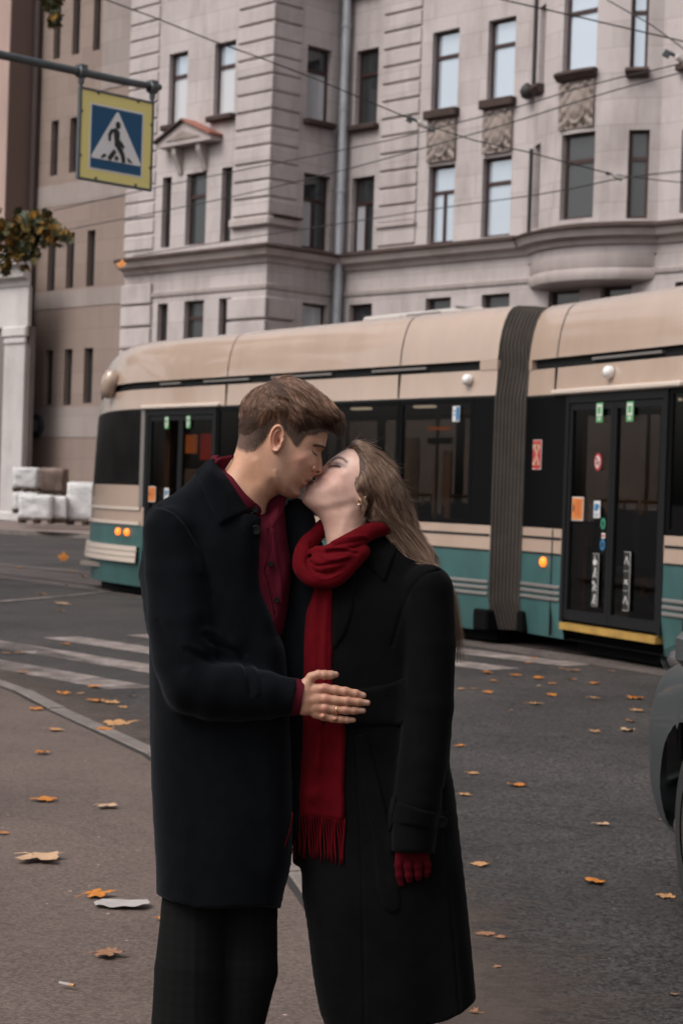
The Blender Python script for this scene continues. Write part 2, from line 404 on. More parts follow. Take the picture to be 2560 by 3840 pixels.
# --- carved relief panels under the upper sills
def relief(M, w, h, seed):
    r = random.Random(seed); mb = MB(); nu, nv = 40, 48; P = []
    for i in range(nu+1):
        row = []
        for j in range(nv+1):
            u, v = i/nu*2-1, j/nv*2-1; au = abs(u)
            e = math.hypot(u/0.52, (v+0.02)/0.72); d = 0.10*max(0, 1-e**4) if e < 1 else 0
            d += 0.07*math.exp(-((e-1.06)/0.10)**2)
            d += 0.05*math.exp(-((au-0.80)/0.10)**2)*(0.6+0.4*math.sin(9*v+seed))
            d += 0.04*math.sin(13*au+5*v)*math.sin(8*v-4*au)*(1 if e > 1.15 else 0.35)
            d += 0.05*math.exp(-((v-0.86)/0.08)**2)*(0.5+0.5*math.cos(12*u))
            if au > 0.95 or abs(v) > 0.96: d = 0.03
            row.append((i/nu*w, -d, j/nv*h))
        P.append(row)
    mb.grid([list(c) for c in zip(*P)]); mb.box((0,0.0,0),(w,0.05,h))
    obj('relief_panel', mb, CARVED, building, M, smooth=True)
for k, kk in ((2,3),(4,5)):
    zb, zt = holes_r[kk][3]+0.10, holes_r[k][2]-0.26
    relief(wmat(BF, holes_r[k][0]-0.02, -0.06, zb), holes_r[k][1]-holes_r[k][0]+0.04, zt-zb, k)
h, hh = bay_holes[0], bay_holes[1]
p0 = Vector(bay_map(h[0], hh[3]+0.12, -0.05)); p1 = Vector(bay_map(h[1], hh[3]+0.12, -0.05)); ex = (p1-p0); w = ex.length; ex.normalize()
Mx = Matrix((ex, Vector((-ex.y, ex.x, 0)), Vector((0,0,1)))).transposed().to_4x4(); Mx.translation = p0
relief(BF.M @ Mx, w, h[2]-0.26-hh[3]-0.12, 9)
# --- cornices (profile swept along a plan path)
def sweep(path, prof, name, mt, smooth=False):
    """path: plan points with outward normals; prof: (out, z)"""
    mb = MB(); mb.grid([[(p[0]+n[0]*o, p[1]+n[1]*o, z) for (p, n) in path] for (o, z) in prof])
    return obj(name, mb, mt, building, BF.M, smooth=smooth, auto=35)
q = math.sqrt(0.5)
def main_path():
    P = [((XL,DL),(0,-1)), ((0,DL),(1,-1)), ((0,0),(1,-1)), ((BX0-0.2,0),(0,-1))]
    for i in range(25):
        a = -BTH + 2*BTH*i/24; x, y, _ = bay_map(i/24, 0, 0)
        P.append(((x,y),(math.sin(a),-math.cos(a))))
    return P + [((BX1+0.2,0),(0,-1)), ((XR_END,0),(0,-1))]
MP = main_path()
zc = Z_COR
sweep(MP, [(0.001,zc-0.42),(0.08,zc-0.40),(0.12,zc-0.28),(0.30,zc-0.22),(0.36,zc-0.10),(0.40,zc-0.07)], 'cornice', PINK2)
sweep(MP, [(0.40,zc-0.07),(0.43,zc-0.03),(0.42,zc+0.02),(0.001,zc+0.14)], 'cornice_flashing', LEDGE)
z2 = BF.hit_y(1760, 1062, 0)[1]
P2 = [((XL,DL),(0,-1)), ((0,DL),(1,-1)), ((0,0),(1,-1)), ((BX0,0),(0,-1)), ((XR_END,0),(0,-1))]
sweep(P2, [(0.001,z2-0.12),(0.05,z2-0.10),(0.07,z2),(0.001,z2+0.03)], 'string_course', PINK2)
# --- rusticated corner blocks, one block per course
def quoins(x0, x1, yl, z0, z1, pitch, out=0.06, side=None, gap=0.075):
    z = z0; first = True
    while z + pitch*0.5 < z1:
        zt = min(z+pitch-gap, z1)
        obj('quoin_block', MB().cbox((x0, yl-out, z), (x1, yl+0.05, zt), 0.022), PINK, building, BF.M)
        if side is not None:
            obj('quoin_block', MB().cbox((-0.05, yl-out+0.001, z+0.002), (side[1], side[0], zt-0.002), 0.022), PINK, building, BF.M)
        z += pitch
pit = (BF.hit_y(1010, 24, DL)[1] - BF.hit_y(1010, 286, DL)[1]) / 4.0
qx0 = BF.hit_y(886, 500, DL)[0]; qs = BF.hit_x(1118, 500, 0.0)[0]
zlo = BF.hit_y(1000, 800, DL)[1]
quoins(qx0, 0.055, DL, zlo, ZTOP, pit, side=(qs, 0.055))
obj('quoin_base', MB().cbox((qx0-0.05, DL-0.16, zlo-0.32), (0.16, DL+0.05, zlo-0.08), 0.04), PINK2, building, BF.M)
obj('quoin_base', MB().cbox((-0.05, DL-0.161, zlo-0.318), (0.161, qs+0.05, zlo-0.082), 0.04), PINK2, building, BF.M)
obj('quoin_ledge', MB().cbox((0.0, DL+0.001, zlo-0.08), (0.24, qs+0.1, zlo-0.02), 0.02), LEDGE, building, BF.M)
zq = BF.hit_y(1000, 1072, DL)[1]
quoins(qx0-0.05, 0.105, DL, 0.4, zq, 0.64, out=0.11, side=(qs, 0.105), gap=0.07)
lq1 = BF.hit_y(590, 500, DL)[0]
quoins(XL-0.04, lq1, DL, Z_COR+0.3, ZTOP, pit, out=0.05)
quoins(XL-0.04, BF.hit_y(572, 1150, DL)[0], DL, 0.4, Z_COR-0.6, 0.64, out=0.10, gap=0.07)
px0 = BF.hit_y(1430, 500, 0)[0]; px1 = BF.hit_y(1570, 500, 0)[0]
quoins(px0, px1, 0.0, BF.hit_y(1500, 830, 0)[1], ZTOP, pit, out=0.06)
obj('pier_base', MB().cbox((px0, -0.05, Z_COR+0.2), (px1, 0.05, BF.hit_y(1500, 850, 0)[1]), 0.03), PINK, building, BF.M)
obj('pier_ledge', MB().cbox((px0-0.03, -0.12, BF.hit_y(1500, 852, 0)[1]), (px1+0.03, 0.05, BF.hit_y(1500, 832, 0)[1]), 0.03), PINK2, building, BF.M)
# --- pediment over the triple window
pa = BF.hit_y(636, 560, DL); pb = BF.hit_y(822, 535, DL); pz = BF.hit_y(730, 463, DL)[1]; pxm = (pa[0]+pb[0])/2; pzb = (pa[1]+pb[1])/2
ped = obj('pediment', MB().prism([(pa[0]-0.1,pzb),(pb[0]+0.1,pzb),(pb[0]+0.1,pzb+0.12),(pxm,pz),(pa[0]-0.1,pzb+0.12)], DL-0.40, DL+0.02, lambda a,b,d: (a,d,b)), PINK2, building, BF.M)
obj('pediment_panel', MB().prism([(pa[0]+0.35,pzb+0.14),(pb[0]-0.35,pzb+0.14),(pxm,pz-0.28)], DL-0.43, DL-0.38, lambda a,b,d: (a,d,b)), CARVED, ped, BF.M)
RUST = mat('rusty_red_tin', (0.30, 0.12, 0.085), 0.6, 0.3, var=0.3, vscale=3)
for sgn, xe in ((-1, pa[0]-0.16), (1, pb[0]+0.16)):
    v0 = Vector((xe, 0, pzb+0.13)); v1 = Vector((pxm, 0, pz+0.02))
    obj('pediment_cap', MB().prism([(v0.x,v0.z),(v1.x,v1.z),(v1.x,v1.z+0.06),(v0.x,v0.z+0.06)], DL-0.50, DL+0.02, lambda a,b,d: (a,d,b)), RUST if sgn > 0 else LEDGE, ped, BF.M)
for xx in (pxm-0.55, pxm+0.55):
    obj('bracket', MB().prism([(0,0),(0.32,0),(0.30,-0.2),(0.12,-0.55),(0.05,-0.75),(0,-0.75)], xx-0.09, xx+0.09, lambda a,b,d: (d, DL-a, pzb+b)), PINK2, ped, BF.M)
# --- downpipes
ZINC = mat('zinc_pipe', (0.42, 0.43, 0.46), 0.45, 0.5, metal=0.3, var=0.12, vscale=2)
pip = MB().tube([(0.24,-0.24,0.3),(0.24,-0.24,ZTOP)], 0.13, 12)
dp = obj('downpipe', pip, ZINC, building, BF.M, smooth=True, auto=40)
for k in range(1, 9): obj('pipe_clip', MB().lathe([(0.131,-0.04),(0.155,-0.035),(0.155,0.035),(0.131,0.04)], 14, Matrix.Translation((0.24,-0.24,k*2.3+0.7))), ZINC, dp, BF.M)
IRON = mat('dark_iron', (0.03, 0.028, 0.027), 0.6, 0.4)
xx = BF.hit_y(2012, 200, 0)[0]
obj('wall_conduit', MB().tube([(xx,-0.09,BF.hit_y(2012,330,0)[1]),(xx,-0.09,ZTOP)], 0.055, 8), IRON, building, BF.M)
obj('wall_conduit', MB().tube([(xx,-0.09,BF.hit_y(2003,870,0)[1]),(xx,-0.09,BF.hit_y(2003,560,0)[1])], 0.05, 8), IRON, building, BF.M)
lmp = (xx-0.12, -0.2, BF.hit_y(2005,345,0)[1])
obj('wall_lamp', MB().lathe([(0.0,-0.22),(0.13,-0.16),(0.19,0.0),(0.12,0.14),(0.05,0.2),(0,0.2)], 10, Matrix.Translation(lmp)), IRON, building, BF.M, smooth=True)
# roof closing slab and back so the block is solid
obj('roof', MB().box((XL, DL, ZTOP), (0.001, 12, ZTOP+0.3)).box((0.001, 0, ZTOP), (XR_END, 12, ZTOP+0.3)), LEDGE, building, BF.M)
obj('rear_wall', MB().box((XL+0.01, 3, 0), (XR_END-0.01, 3.3, ZTOP)), mat('room_dark', (0.02,0.018,0.018), 0.9), building, BF.M)
obj('end_wall', MB().box((XL, DL+0.02, 0), (XL+0.02, 12, ZTOP)), PINK, building, BF.M)

# ------------------------------------------------------------------ brown stone-clad building behind on the left
BROWN = plaster('brown_stone_cladding', (0.27, 0.205, 0.175), stain=0.25, courses=(1.6, 0.8))
GREYB = plaster('grey_stone_band', (0.31, 0.262, 0.242), stain=0.3, courses=(1.6,0.8))
TANB = plaster('tan_panel', (0.33, 0.27, 0.24), stain=0.2, courses=(1.2, 0.6))
DBF = 4.5
brown_b = empty('clad_building', BF.M @ Matrix.Translation((BF.hit_y(300, 1500, DBF)[0], DBF, 0)), 'brown stone clad building with rows of narrow slit windows', 'building')
BB = [(200,-20,233,224),(270,-60,306,208),(348,-80,384,192),(188,449,222,661),(258,437,294,649),(176,880,212,1092),(246,870,282,1083),(323,861,359,1075),(163,1312,200,1520),(237,1308,273,1520),(311,1304,351,1512)]
hb = [rect_f(r, DBF) for r in BB]
bx0 = BF.hit_y(-260, 1500, DBF)[0]; bx1 = XL + 6.0
zbands = [BF.hit_y(300, y, DBF)[1] for y in (1640, 1525, 1150, 1085, 760, 680)]
mb = MB(); wall_sheet(mb, lambda s,z,d: (s, DBF+d, z), bx0, bx1, 0, ZTOP+2, hb, reveal=0.35)
obj('wall', mb, BROWN, brown_b, BF.M)
for za, zb in ((zbands[0], zbands[1]), (zbands[2], zbands[3]), (zbands[4], zbands[5])):
    obj('stone_band', MB().box((bx0, DBF-0.02, za), (bx1, DBF+0.02, zb)), GREYB, brown_b, BF.M)
ux0, uz = BF.hit_y(386, 230, DBF)
obj('upper_cladding', MB().box((ux0, DBF-0.03, BF.hit_y(420, 330, DBF)[1]), (bx1, DBF+0.02, ZTOP+2)), GREYB, brown_b, BF.M)
FRD = mat('slit_frame', (0.05, 0.04, 0.037), 0.5)
for h in hb:
    window(brown_b, wmat(BF, h[0], DBF+0.2, h[2]), h[1]-h[0], h[3]-h[2], 'I', PANE_DARK, FRD, 0.06)
obj('roof', MB().box((bx0, DBF, ZTOP+2), (bx1, DBF+10, ZTOP+2.3)), LEDGE, brown_b, BF.M)
cx_, cz_ = BF.hit_y(141, 1596, DBF)
clk = obj('round_plaque', MB().lathe([(0,-0.12),(0.40,-0.12),(0.46,-0.06),(0.46,0.0),(0,0.0)], 20, Matrix.Translation((cx_, DBF-0.02, cz_)) @ Matrix.Rotation(math.radians(90),4,'X').inverted()), mat('plaque_dark', (0.03,0.032,0.035), 0.4), brown_b, BF.M)
obj('plaque_face', MB().lathe([(0,-0.14),(0.20,-0.14),(0.24,-0.12)], 16, Matrix.Translation((cx_, DBF-0.02, cz_)) @ Matrix.Rotation(math.radians(90),4,'X').inverted()), mat('plaque_grey', (0.16,0.17,0.18), 0.5), clk, BF.M)
px_, _ = BF.hit_y(118, 1500, DBF)
zt_ = BF.hit_y(118, 1000, DBF)[1]; zb_ = BF.hit_y(105, 1735, DBF)[1]
obj('downpipe', MB().tube([(px_-0.05,DBF-0.2,zb_),(px_-0.05,DBF-0.2,zt_+14)], 0.13, 10), mat('dark_brown_pipe', (0.06,0.04,0.037), 0.5), brown_b, BF.M)

# ------------------------------------------------------------------ white classical portal building at the left edge
WHITE = plaster('white_painted_portal', (0.56, 0.52, 0.51), stain=0.3)
SIDE = plaster('smooth_brown_render', (0.155, 0.105, 0.090), stain=0.15)
ROSE = plaster('rose_render', (0.40, 0.285, 0.25), stain=0.2)
DP = 3.0
portal = empty('portal_building', BF.M @ Matrix.Translation((BF.hit_y(20, 1900, DP)[0], DP, 0)), 'white classical portal with column and entablature under a rose and brown block', 'building')
pxr = BF.hit_y(112, 1000, DP)[0]            # right end of the entablature
zE = [BF.hit_y(60, y, DP)[1] for y in (1290, 1225, 1075, 1055, 1010, 975)]
pl = pxr - 7.0
obj('cornice', MB().prism([(0,zE[2]),(0.06,zE[2]),(0.10,zE[3]),(0.34,zE[3]+0.1),(0.40,zE[4]),(0.62,zE[4]+0.08),(0.68,zE[5]+0.1),(0,zE[5]+0.3)], pl, pxr+0.12, lambda a,b,d: (d, DP-a, b)), WHITE, portal, BF.M)
obj('entablature', MB().box((pl, DP+0.0, zE[1]), (pxr-0.02, DP+0.16, zE[2])), WHITE, portal, BF.M)
cxl = BF.hit_y(8, 1600, DP)[0]; cxr = BF.hit_y(84, 1600, DP)[0]
obj('capital', MB().cbox((cxl-0.1, DP-0.10, zE[0]+0.25), (cxr+0.12, DP+0.12, zE[1]-0.002), 0.05), WHITE, portal, BF.M)
obj('capital_neck', MB().cbox((cxl-0.03, DP-0.05, zE[0]), (cxr+0.04, DP+0.12, zE[0]+0.248), 0.05), WHITE, portal, BF.M)
nfl = 7; fw_ = (cxr-cxl)/nfl; pts = []
for i in range(nfl):
    x0_ = cxl+i*fw_; pts += [(x0_+0.02, 0.0), (x0_+fw_*0.25, 0.03), (x0_+fw_*0.5, 0.045), (x0_+fw_*0.75, 0.03), (x0_+fw_-0.02, 0.0)]
poly_ = [(cxl,0.0)]+pts+[(cxr,0.0),(cxr,0.14),(cxl,0.14)]
obj('column', MB().prism(poly_, 0.36, zE[0]-0.001, lambda a,b_,d: (a, DP+b_, d)), WHITE, portal, BF.M)
obj('column_base', MB().cbox((cxl-0.08, DP-0.08, 0.0), (cxr+0.08, DP+0.14, 0.355), 0.05), WHITE, portal, BF.M)
obj('wall', MB().box((pl, DP+0.165, 0), (pxr-0.06, DP+0.4, zE[1]-0.01)), mat('portal_recess', (0.16,0.14,0.13), 0.8, var=0.2, vscale=1.0), portal, BF.M)
bxr = BF.hit_y(30, 400, DP+0.2)[0]
yb_, _ = BF.hit_x(158, 400, bxr)
obj('upper_block', MB().box((pl-4, DP+0.2, zE[5]+0.2), (bxr-0.003, yb_, ZTOP+4)), ROSE, portal, BF.M)
obj('side_wall', MB().box((bxr-0.002, DP+0.203, zE[5]+0.2), (bxr+0.05, yb_+0.2, ZTOP+4)), SIDE, portal, BF.M)
# ------------------------------------------------------------------ ground, kerbs, markings
def asphalt(name, c_dark, c_light, scale=90.0, patch=0.25, warm=(0.0,0.0,0.0), rough=0.72, gr=0.55, bstr=0.6, crack=0.55):
    m, nt, b = _nodes(name); L = nt.links
    b.inputs['Roughness'].default_value = rough; b.inputs['Specular IOR Level'].default_value = 0.35
    tc = N(nt, 'ShaderNodeTexCoord')
    v = N(nt, 'ShaderNodeTexVoronoi', Scale=scale); L.new(tc.outputs['Object'], v.inputs['Vector'])
    sp = N(nt, 'ShaderNodeSeparateColor'); L.new(v.outputs['Color'], sp.inputs[0])
    n = N(nt, 'ShaderNodeTexNoise', Scale=scale*1.7, Detail=3.0); L.new(tc.outputs['Object'], n.inputs['Vector'])
    ad = N(nt, 'ShaderNodeMath', operation='MULTIPLY'); L.new(sp.outputs[0], ad.inputs[0]); L.new(n.outputs['Fac'], ad.inputs[1])
    mr = N(nt, 'ShaderNodeMapRange'); mr.inputs['From Min'].default_value = 0.0; mr.inputs['From Max'].default_value = gr
    L.new(ad.outputs[0], mr.inputs['Value'])
    mx = N(nt, 'ShaderNodeMix', data_type='RGBA'); mx.inputs[6].default_value = tuple(c_dark)+(1,); mx.inputs[7].default_value = tuple(c_light)+(1,)
    L.new(mr.outputs[0], mx.inputs[0])
    # worn and dusty patches, tar repairs
    p = N(nt, 'ShaderNodeTexNoise', Scale=0.55, Detail=7.0, Roughness=0.62); L.new(tc.outputs['Object'], p.inputs['Vector'])
    pr = N(nt, 'ShaderNodeMapRange'); pr.inputs['From Min'].default_value = 0.3; pr.inputs['From Max'].default_value = 0.7
    pr.inputs['To Min'].default_value = 1-patch; pr.inputs['To Max'].default_value = 1+patch
    L.new(p.outputs['Fac'], pr.inputs['Value'])
    ml = N(nt, 'ShaderNodeVectorMath', operation='MULTIPLY'); L.new(mx.outputs[2], ml.inputs[0]); L.new(pr.outputs[0], ml.inputs[1])
    q = N(nt, 'ShaderNodeTexNoise', Scale=2.6, Detail=6.0, Roughness=0.7); L.new(tc.outputs['Object'], q.inputs['Vector'])
    qr = N(nt, 'ShaderNodeMapRange'); qr.inputs['From Min'].default_value = 0.62; qr.inputs['From Max'].default_value = 0.74
    L.new(q.outputs['Fac'], qr.inputs['Value'])
    m2 = N(nt, 'ShaderNodeMix', data_type='RGBA'); m2.inputs[7].default_value = tuple(x*0.62 for x in c_dark)+(1,)
    sc = N(nt, 'ShaderNodeMath', operation='MULTIPLY'); sc.inputs[1].default_value = 0.75; L.new(qr.outputs[0], sc.inputs[0])
    L.new(sc.outputs[0], m2.inputs[0]); L.new(ml.outputs[0], m2.inputs[6]); L.new(m2.outputs[2], b.inputs['Base Color'])
    # hairline cracks, only here and there
    dn = N(nt, 'ShaderNodeTexNoise', Scale=1.7, Detail=6.0, Roughness=0.7); L.new(tc.outputs['Object'], dn.inputs['Vector'])
    dv = N(nt, 'ShaderNodeVectorMath', operation='MULTIPLY_ADD'); L.new(dn.outputs['Color'], dv.inputs[0]); dv.inputs[1].default_value = (0.7,0.7,0.0); L.new(tc.outputs['Object'], dv.inputs[2])
    ve = N(nt, 'ShaderNodeTexVoronoi', Scale=0.42, feature='DISTANCE_TO_EDGE'); L.new(dv.outputs[0], ve.inputs['Vector'])
    cl = N(nt, 'ShaderNodeMapRange'); cl.inputs['From Min'].default_value = 0.002; cl.inputs['From Max'].default_value = 0.006; cl.inputs['To Min'].default_value = crack; cl.inputs['To Max'].default_value = 1.0; L.new(ve.outputs['Distance'], cl.inputs['Value'])
    cm_ = N(nt, 'ShaderNodeVectorMath', operation='MULTIPLY'); L.new(m2.outputs[2], cm_.inputs[0]); L.new(cl.outputs[0], cm_.inputs[1])
    v2 = N(nt, 'ShaderNodeTexVoronoi', Scale=9.0); L.new(tc.outputs['Object'], v2.inputs['Vector'])
    lt = N(nt, 'ShaderNodeMath', operation='LESS_THAN'); lt.inputs[1].default_value = 0.055; L.new(v2.outputs['Distance'], lt.inputs[0])
    s2 = N(nt, 'ShaderNodeSeparateColor'); L.new(v2.outputs['Color'], s2.inputs[0])
    l2 = N(nt, 'ShaderNodeMath', operation='MULTIPLY'); L.new(lt.outputs[0], l2.inputs[0]); L.new(s2.outputs[1], l2.inputs[1])
    m3 = N(nt, 'ShaderNodeMix', data_type='RGBA'); L.new(l2.outputs[0], m3.inputs[0]); L.new(cm_.outputs[0], m3.inputs[6]); m3.inputs[7].default_value = tuple(min(1,x*2.6) for x in c_light)+(1,)
    L.new(m3.outputs[2], b.inputs['Base Color'])
    bp = N(nt, 'ShaderNodeBump', Strength=bstr, Distance=0.006); L.new(ad.outputs[0], bp.inputs['Height']); L.new(bp.outputs[0], b.inputs['Normal'])
    MATS[name] = m; return m
ROADM = asphalt('road_asphalt', (0.0075,0.0068,0.0066), (0.076,0.066,0.062), 78.0, 0.50, gr=0.52, bstr=0.6)
PAVEM = asphalt('pavement_asphalt', (0.078,0.055,0.046), (0.182,0.132,0.113), 100.0, 0.26, gr=0.75, bstr=0.35, crack=0.86)
KERBM = mat('kerb_granite', (0.17,0.142,0.128), 0.85, 0.3, var=0.35, vscale=5, bump=0.4, bscale=60)
FARPM = mat('far_pavement', (0.19,0.145,0.13), 0.85, 0.3, var=0.12, vscale=0.8)
TRACKM = asphalt('track_bed', (0.06,0.047,0.042), (0.135,0.11,0.10), 40.0, 0.25)
STEEL = mat('rail_steel', (0.07,0.06,0.058), 0.45, 0.5, metal=0.6)

road = tag(obj('road', MB().add([(-900,-300,0),(900,-300,0),(900,1500,0),(-900,1500,0)], [(0,1,2,3)]), ROADM), kind='structure')
ZP = 0.10
kpx = [(-420,2438),(0,2567),(245,2690),(563,2835),(1078,3271),(1131,3353)]
kp = [gnd(x, y, ZP) for x, y in kpx]
d_end = (kp[-1]-kp[-3]).normalized(); d_st = (kp[0]-kp[1]).normalized()
kp = [kp[0]+d_st*14] + [kp[0]+d_st*6] + kp + [kp[-1]+d_end*2.2 + Vector((-0.14,0,0)), kp[-1]+d_end*6 + Vector((-0.1,0,0)), kp[-1]+d_end*14 + Vector((1.5,0,0))]
def resample(P, step):
    out = []; 
    # catmull-rom
    Q = [P[0]*2-P[1]] + P + [P[-1]*2-P[-2]]; fine = []
    for i in range(1, len(Q)-2):
        a, b_, c, d = Q[i-1], Q[i], Q[i+1], Q[i+2]
        for k in range(24):
            t = k/24; fine.append(0.5*((2*b_) + (c-a)*t + (2*a-5*b_+4*c-d)*t*t + (3*b_-a-3*c+d)*t**3))
    fine.append(P[-1]); acc = 0; out = [fine[0]]
    for i in range(1, len(fine)):
        seg = (fine[i]-fine[i-1]).length
        while acc + seg >= step:
            t = (step-acc)/seg; fine[i-1] = fine[i-1].lerp(fine[i], t); out.append(fine[i-1].copy()); seg = (fine[i]-fine[i-1]).length; acc = 0
        acc += seg
    return out
ks = resample(kp, 1.0)
def side_n(P, i):
    t = (P[min(i+1,len(P)-1)] - P[max(i-1,0)]); n = Vector((-t.y, t.x, 0)).normalized()   # points to the road side (away, right)
    return n
pv = MB(); nn = len(ks)
inner = [Vector((p.x, p.y, ZP-0.004)) for p in ks]
rowb = [Vector((-60 if p.y > -8 else -60, p.y - 12, ZP-0.004)) for p in ks]
for i in range(nn-1): pv.add([inner[i], rowb[i], rowb[i+1], inner[i+1]], [(0,1,2,3)])
tag(obj('pavement', pv, PAVEM), kind='structure')
JOINTM = mat('kerb_joint_dirt', (0.022,0.018,0.016), 0.95, var=0.4, vscale=12)
kerb = empty('kerb', (ks[0].x, ks[0].y, 0)); tag(kerb, kind='structure')
r_ = random.Random(3)
for i in range(nn-1):
    a, b_ = ks[i], ks[i+1]; na, nb = side_n(ks, i), side_n(ks, i+1)
    e = (b_-a).normalized(); g = 0.006
    a2, b2 = a+e*g, b_-e*g; dz = r_.uniform(-0.006, 0.006); w = 0.125
    def K(p, n, o, z): return Vector((p.x+n.x*o, p.y+n.y*o, z+dz))
    c = 0.018
    prof = [(0.0,0.02),(0.0,ZP-c*0.6),(c*0.7,ZP),(w-c,ZP),(w,ZP-c),(w+0.012,0.0)]
    mb = MB(); mb.grid([[K(a2,na,o,z), K(b2,nb,o,z)] for o, z in prof])
    mb.f.append(tuple(k*2 for k in range(6))); mb.m.append(0); mb.f.append(tuple(k*2+1 for k in range(5,-1,-1))); mb.m.append(0)
    obj('kerb_stone', mb, KERBM, kerb)
    obj('kerb_joint', MB().add([K(a,na,-0.028,ZP-0.0015), K(a,na,-0.001,ZP-0.0015), K(b_,nb,-0.001,ZP-0.0015), K(b_,nb,-0.028,ZP-0.0015)], [(0,1,2,3),(3,2,1,0)][:1]), JOINTM, kerb)
# dirt washed up along the kerb: a thin stain that frays out into the road
m, nt, b = _nodes('gutter_dirt'); b.inputs['Roughness'].default_value = 0.9; b.inputs['Base Color'].default_value = (0.085,0.060,0.048,1)
tc = N(nt,'ShaderNodeTexCoord'); no = N(nt,'ShaderNodeTexNoise', Scale=4.0, Detail=9.0, Roughness=0.72); nt.links.new(tc.outputs['Object'], no.inputs['Vector'])
vc = N(nt,'ShaderNodeVertexColor', layer_name='Col'); ad = N(nt,'ShaderNodeMath', operation='ADD'); nt.links.new(no.outputs['Fac'], ad.inputs[0]); nt.links.new(vc.outputs[0], ad.inputs[1])
mr = N(nt,'ShaderNodeMapRange'); mr.inputs['From Min'].default_value = 0.85; mr.inputs['From Max'].default_value = 1.25; mr.inputs['To Max'].default_value = 0.75; nt.links.new(ad.outputs[0], mr.inputs['Value'])
tr = N(nt,'ShaderNodeBsdfTransparent'); ms = N(nt,'ShaderNodeMixShader'); nt.links.new(mr.outputs[0], ms.inputs[0]); nt.links.new(tr.outputs[0], ms.inputs[1]); nt.links.new(b.outputs[0], ms.inputs[2]); nt.links.new(ms.outputs[0], nt.nodes['Material Output'].inputs[0]); DIRT = m
gd = MB(); wgt = [1.0,0.75,0.45,0.2,0.0]
gd.grid([[Vector((p.x+side_n(ks,i).x*o, p.y+side_n(ks,i).y*o, 0.004)) for i, p in enumerate(ks)] for o in (0.13,0.4,0.75,1.2,1.7)])
a0_ = [Vector(gd.v[i]) for i in gd.f[0][:3]]
if (a0_[1]-a0_[0]).cross(a0_[2]-a0_[0]).z < 0: gd.f = [f[::-1] for f in gd.f]
gme = gd.mesh('gutter_dirt'); ca_ = gme.color_attributes.new('Col','FLOAT_COLOR','POINT'); ca_.data.foreach_set('color', [c for w_ in wgt for _ in ks for c in (w_,w_,w_,1.0)])
tag(obj('gutter_strip', gme, DIRT), kind='structure')
# zebra crossing, worn white paint
m, nt, b = _nodes('worn_road_paint'); b.inputs['Roughness'].default_value = 0.7
tc = N(nt, 'ShaderNodeTexCoord'); no = N(nt, 'ShaderNodeTexNoise', Scale=3.5, Detail=9.0, Roughness=0.75); nt.links.new(tc.outputs['Object'], no.inputs['Vector'])
rp = N(nt, 'ShaderNodeValToRGB'); rp.color_ramp.elements[0].position = 0.40; rp.color_ramp.elements[1].position = 0.66
rp.color_ramp.elements[0].color = (0.10,0.078,0.068,1); rp.color_ramp.elements[1].color = (0.36,0.30,0.28,1)
nt.links.new(no.outputs['Fac'], rp.inputs[0]); nt.links.new(rp.outputs[0], b.inputs['Base Color']); PAINT = m
zn, za = Vector((0.76,0.65,0)), Vector((0.65,-0.76,0))
cross = empty('zebra_crossing', zn*10.2 + za*-13.4); tag(cross, kind='structure')
for k in range(6):
    n0 = 7.80 + 0.965*k; a0, a1 = -15.5, -11.4
    if k == 0: a0 = -15.3
    mb = MB(); segs = 20; P0 = []; P1 = []
    rr = random.Random(k)
    for i in range(segs+1):
        a = a0+(a1-a0)*i/segs
        P0.append(zn*(n0-0.21+rr.uniform(-.006,.006))+za*a + Vector((0,0,0.004))); P1.append(zn*(n0+0.21+rr.uniform(-.006,.006))+za*a + Vector((0,0,0.004)))
    mb.grid([P0, P1]); mb.f = [f[::-1] for f in mb.f]
    obj('crossing_stripe', mb, PAINT, cross)
pl_ = [gnd(-500,2300), gnd(0,2259), gnd(160,2246), gnd(307,2232), gnd(420,2219)]
mb = MB(); mb.grid([[p+Vector((0,0,0.009)) for p in pl_], [Vector((p.x+0.06,p.y+0.42*1.0,0.009)) for p in pl_]]); mb.f = [f[::-1] for f in mb.f]
tag(obj('road_marking_line', mb, PAINT), kind='structure')
# ------------------------------------------------------------------ the articulated tram
CREAM = mat('tram_cream_paint', (0.43,0.318,0.25), 0.22, 0.5, coat=0.9, var=0.09, vscale=1.6, stretch=(1,1,0.4))
CREAM_L = mat('tram_light_cream', (0.60,0.50,0.43), 0.3, 0.5, coat=0.3)
TEAL = mat('tram_teal_paint', (0.042,0.105,0.102), 0.4, 0.4, coat=0.2, var=0.28, vscale=2.2, stretch=(1,1,0.35))
BLACKP = mat('tram_black_panel', (0.004,0.004,0.0043), 0.4, 0.08)
BLACKR = mat('tram_black_rubber', (0.012,0.012,0.012), 0.7, 0.3)
GREYST = mat('tram_grey_strip', (0.22,0.20,0.19), 0.4, 0.5, metal=0.3)
GASKET = mat('tram_door_frame', (0.010,0.010,0.011), 0.5, 0.2)
TGLASS = glass_mat('tram_tinted_glass', (0.50,0.48,0.46), 1.5)
CABGL = glass_mat('tram_cab_glass', (0.16,0.16,0.16), 1.5)
INTW = mat('tram_interior_wall', (0.20,0.165,0.14), 0.7)
SEATM = mat('tram_seat_fabric', (0.05,0.055,0.07), 0.9)
RAILY = mat('tram_handrail', (0.55,0.30,0.04), 0.4)
BELL = mat('tram_bellows', (0.052,0.043,0.037), 0.75, 0.3, var=0.2, vscale=6)
YEL = mat('tram_yellow_sill', (0.34,0.20,0.045), 0.65, var=0.35, vscale=5)
LAMPO = mat('tram_amber_lamp', (0.9,0.22,0.03), 0.3, emit=(1.0,0.20,0.015), estr=1.6)
LAMPW = mat('tram_white_lamp', (0.75,0.72,0.70), 0.2)
UNDER = mat('tram_underframe', (0.003,0.003,0.003), 0.95, 0.1)

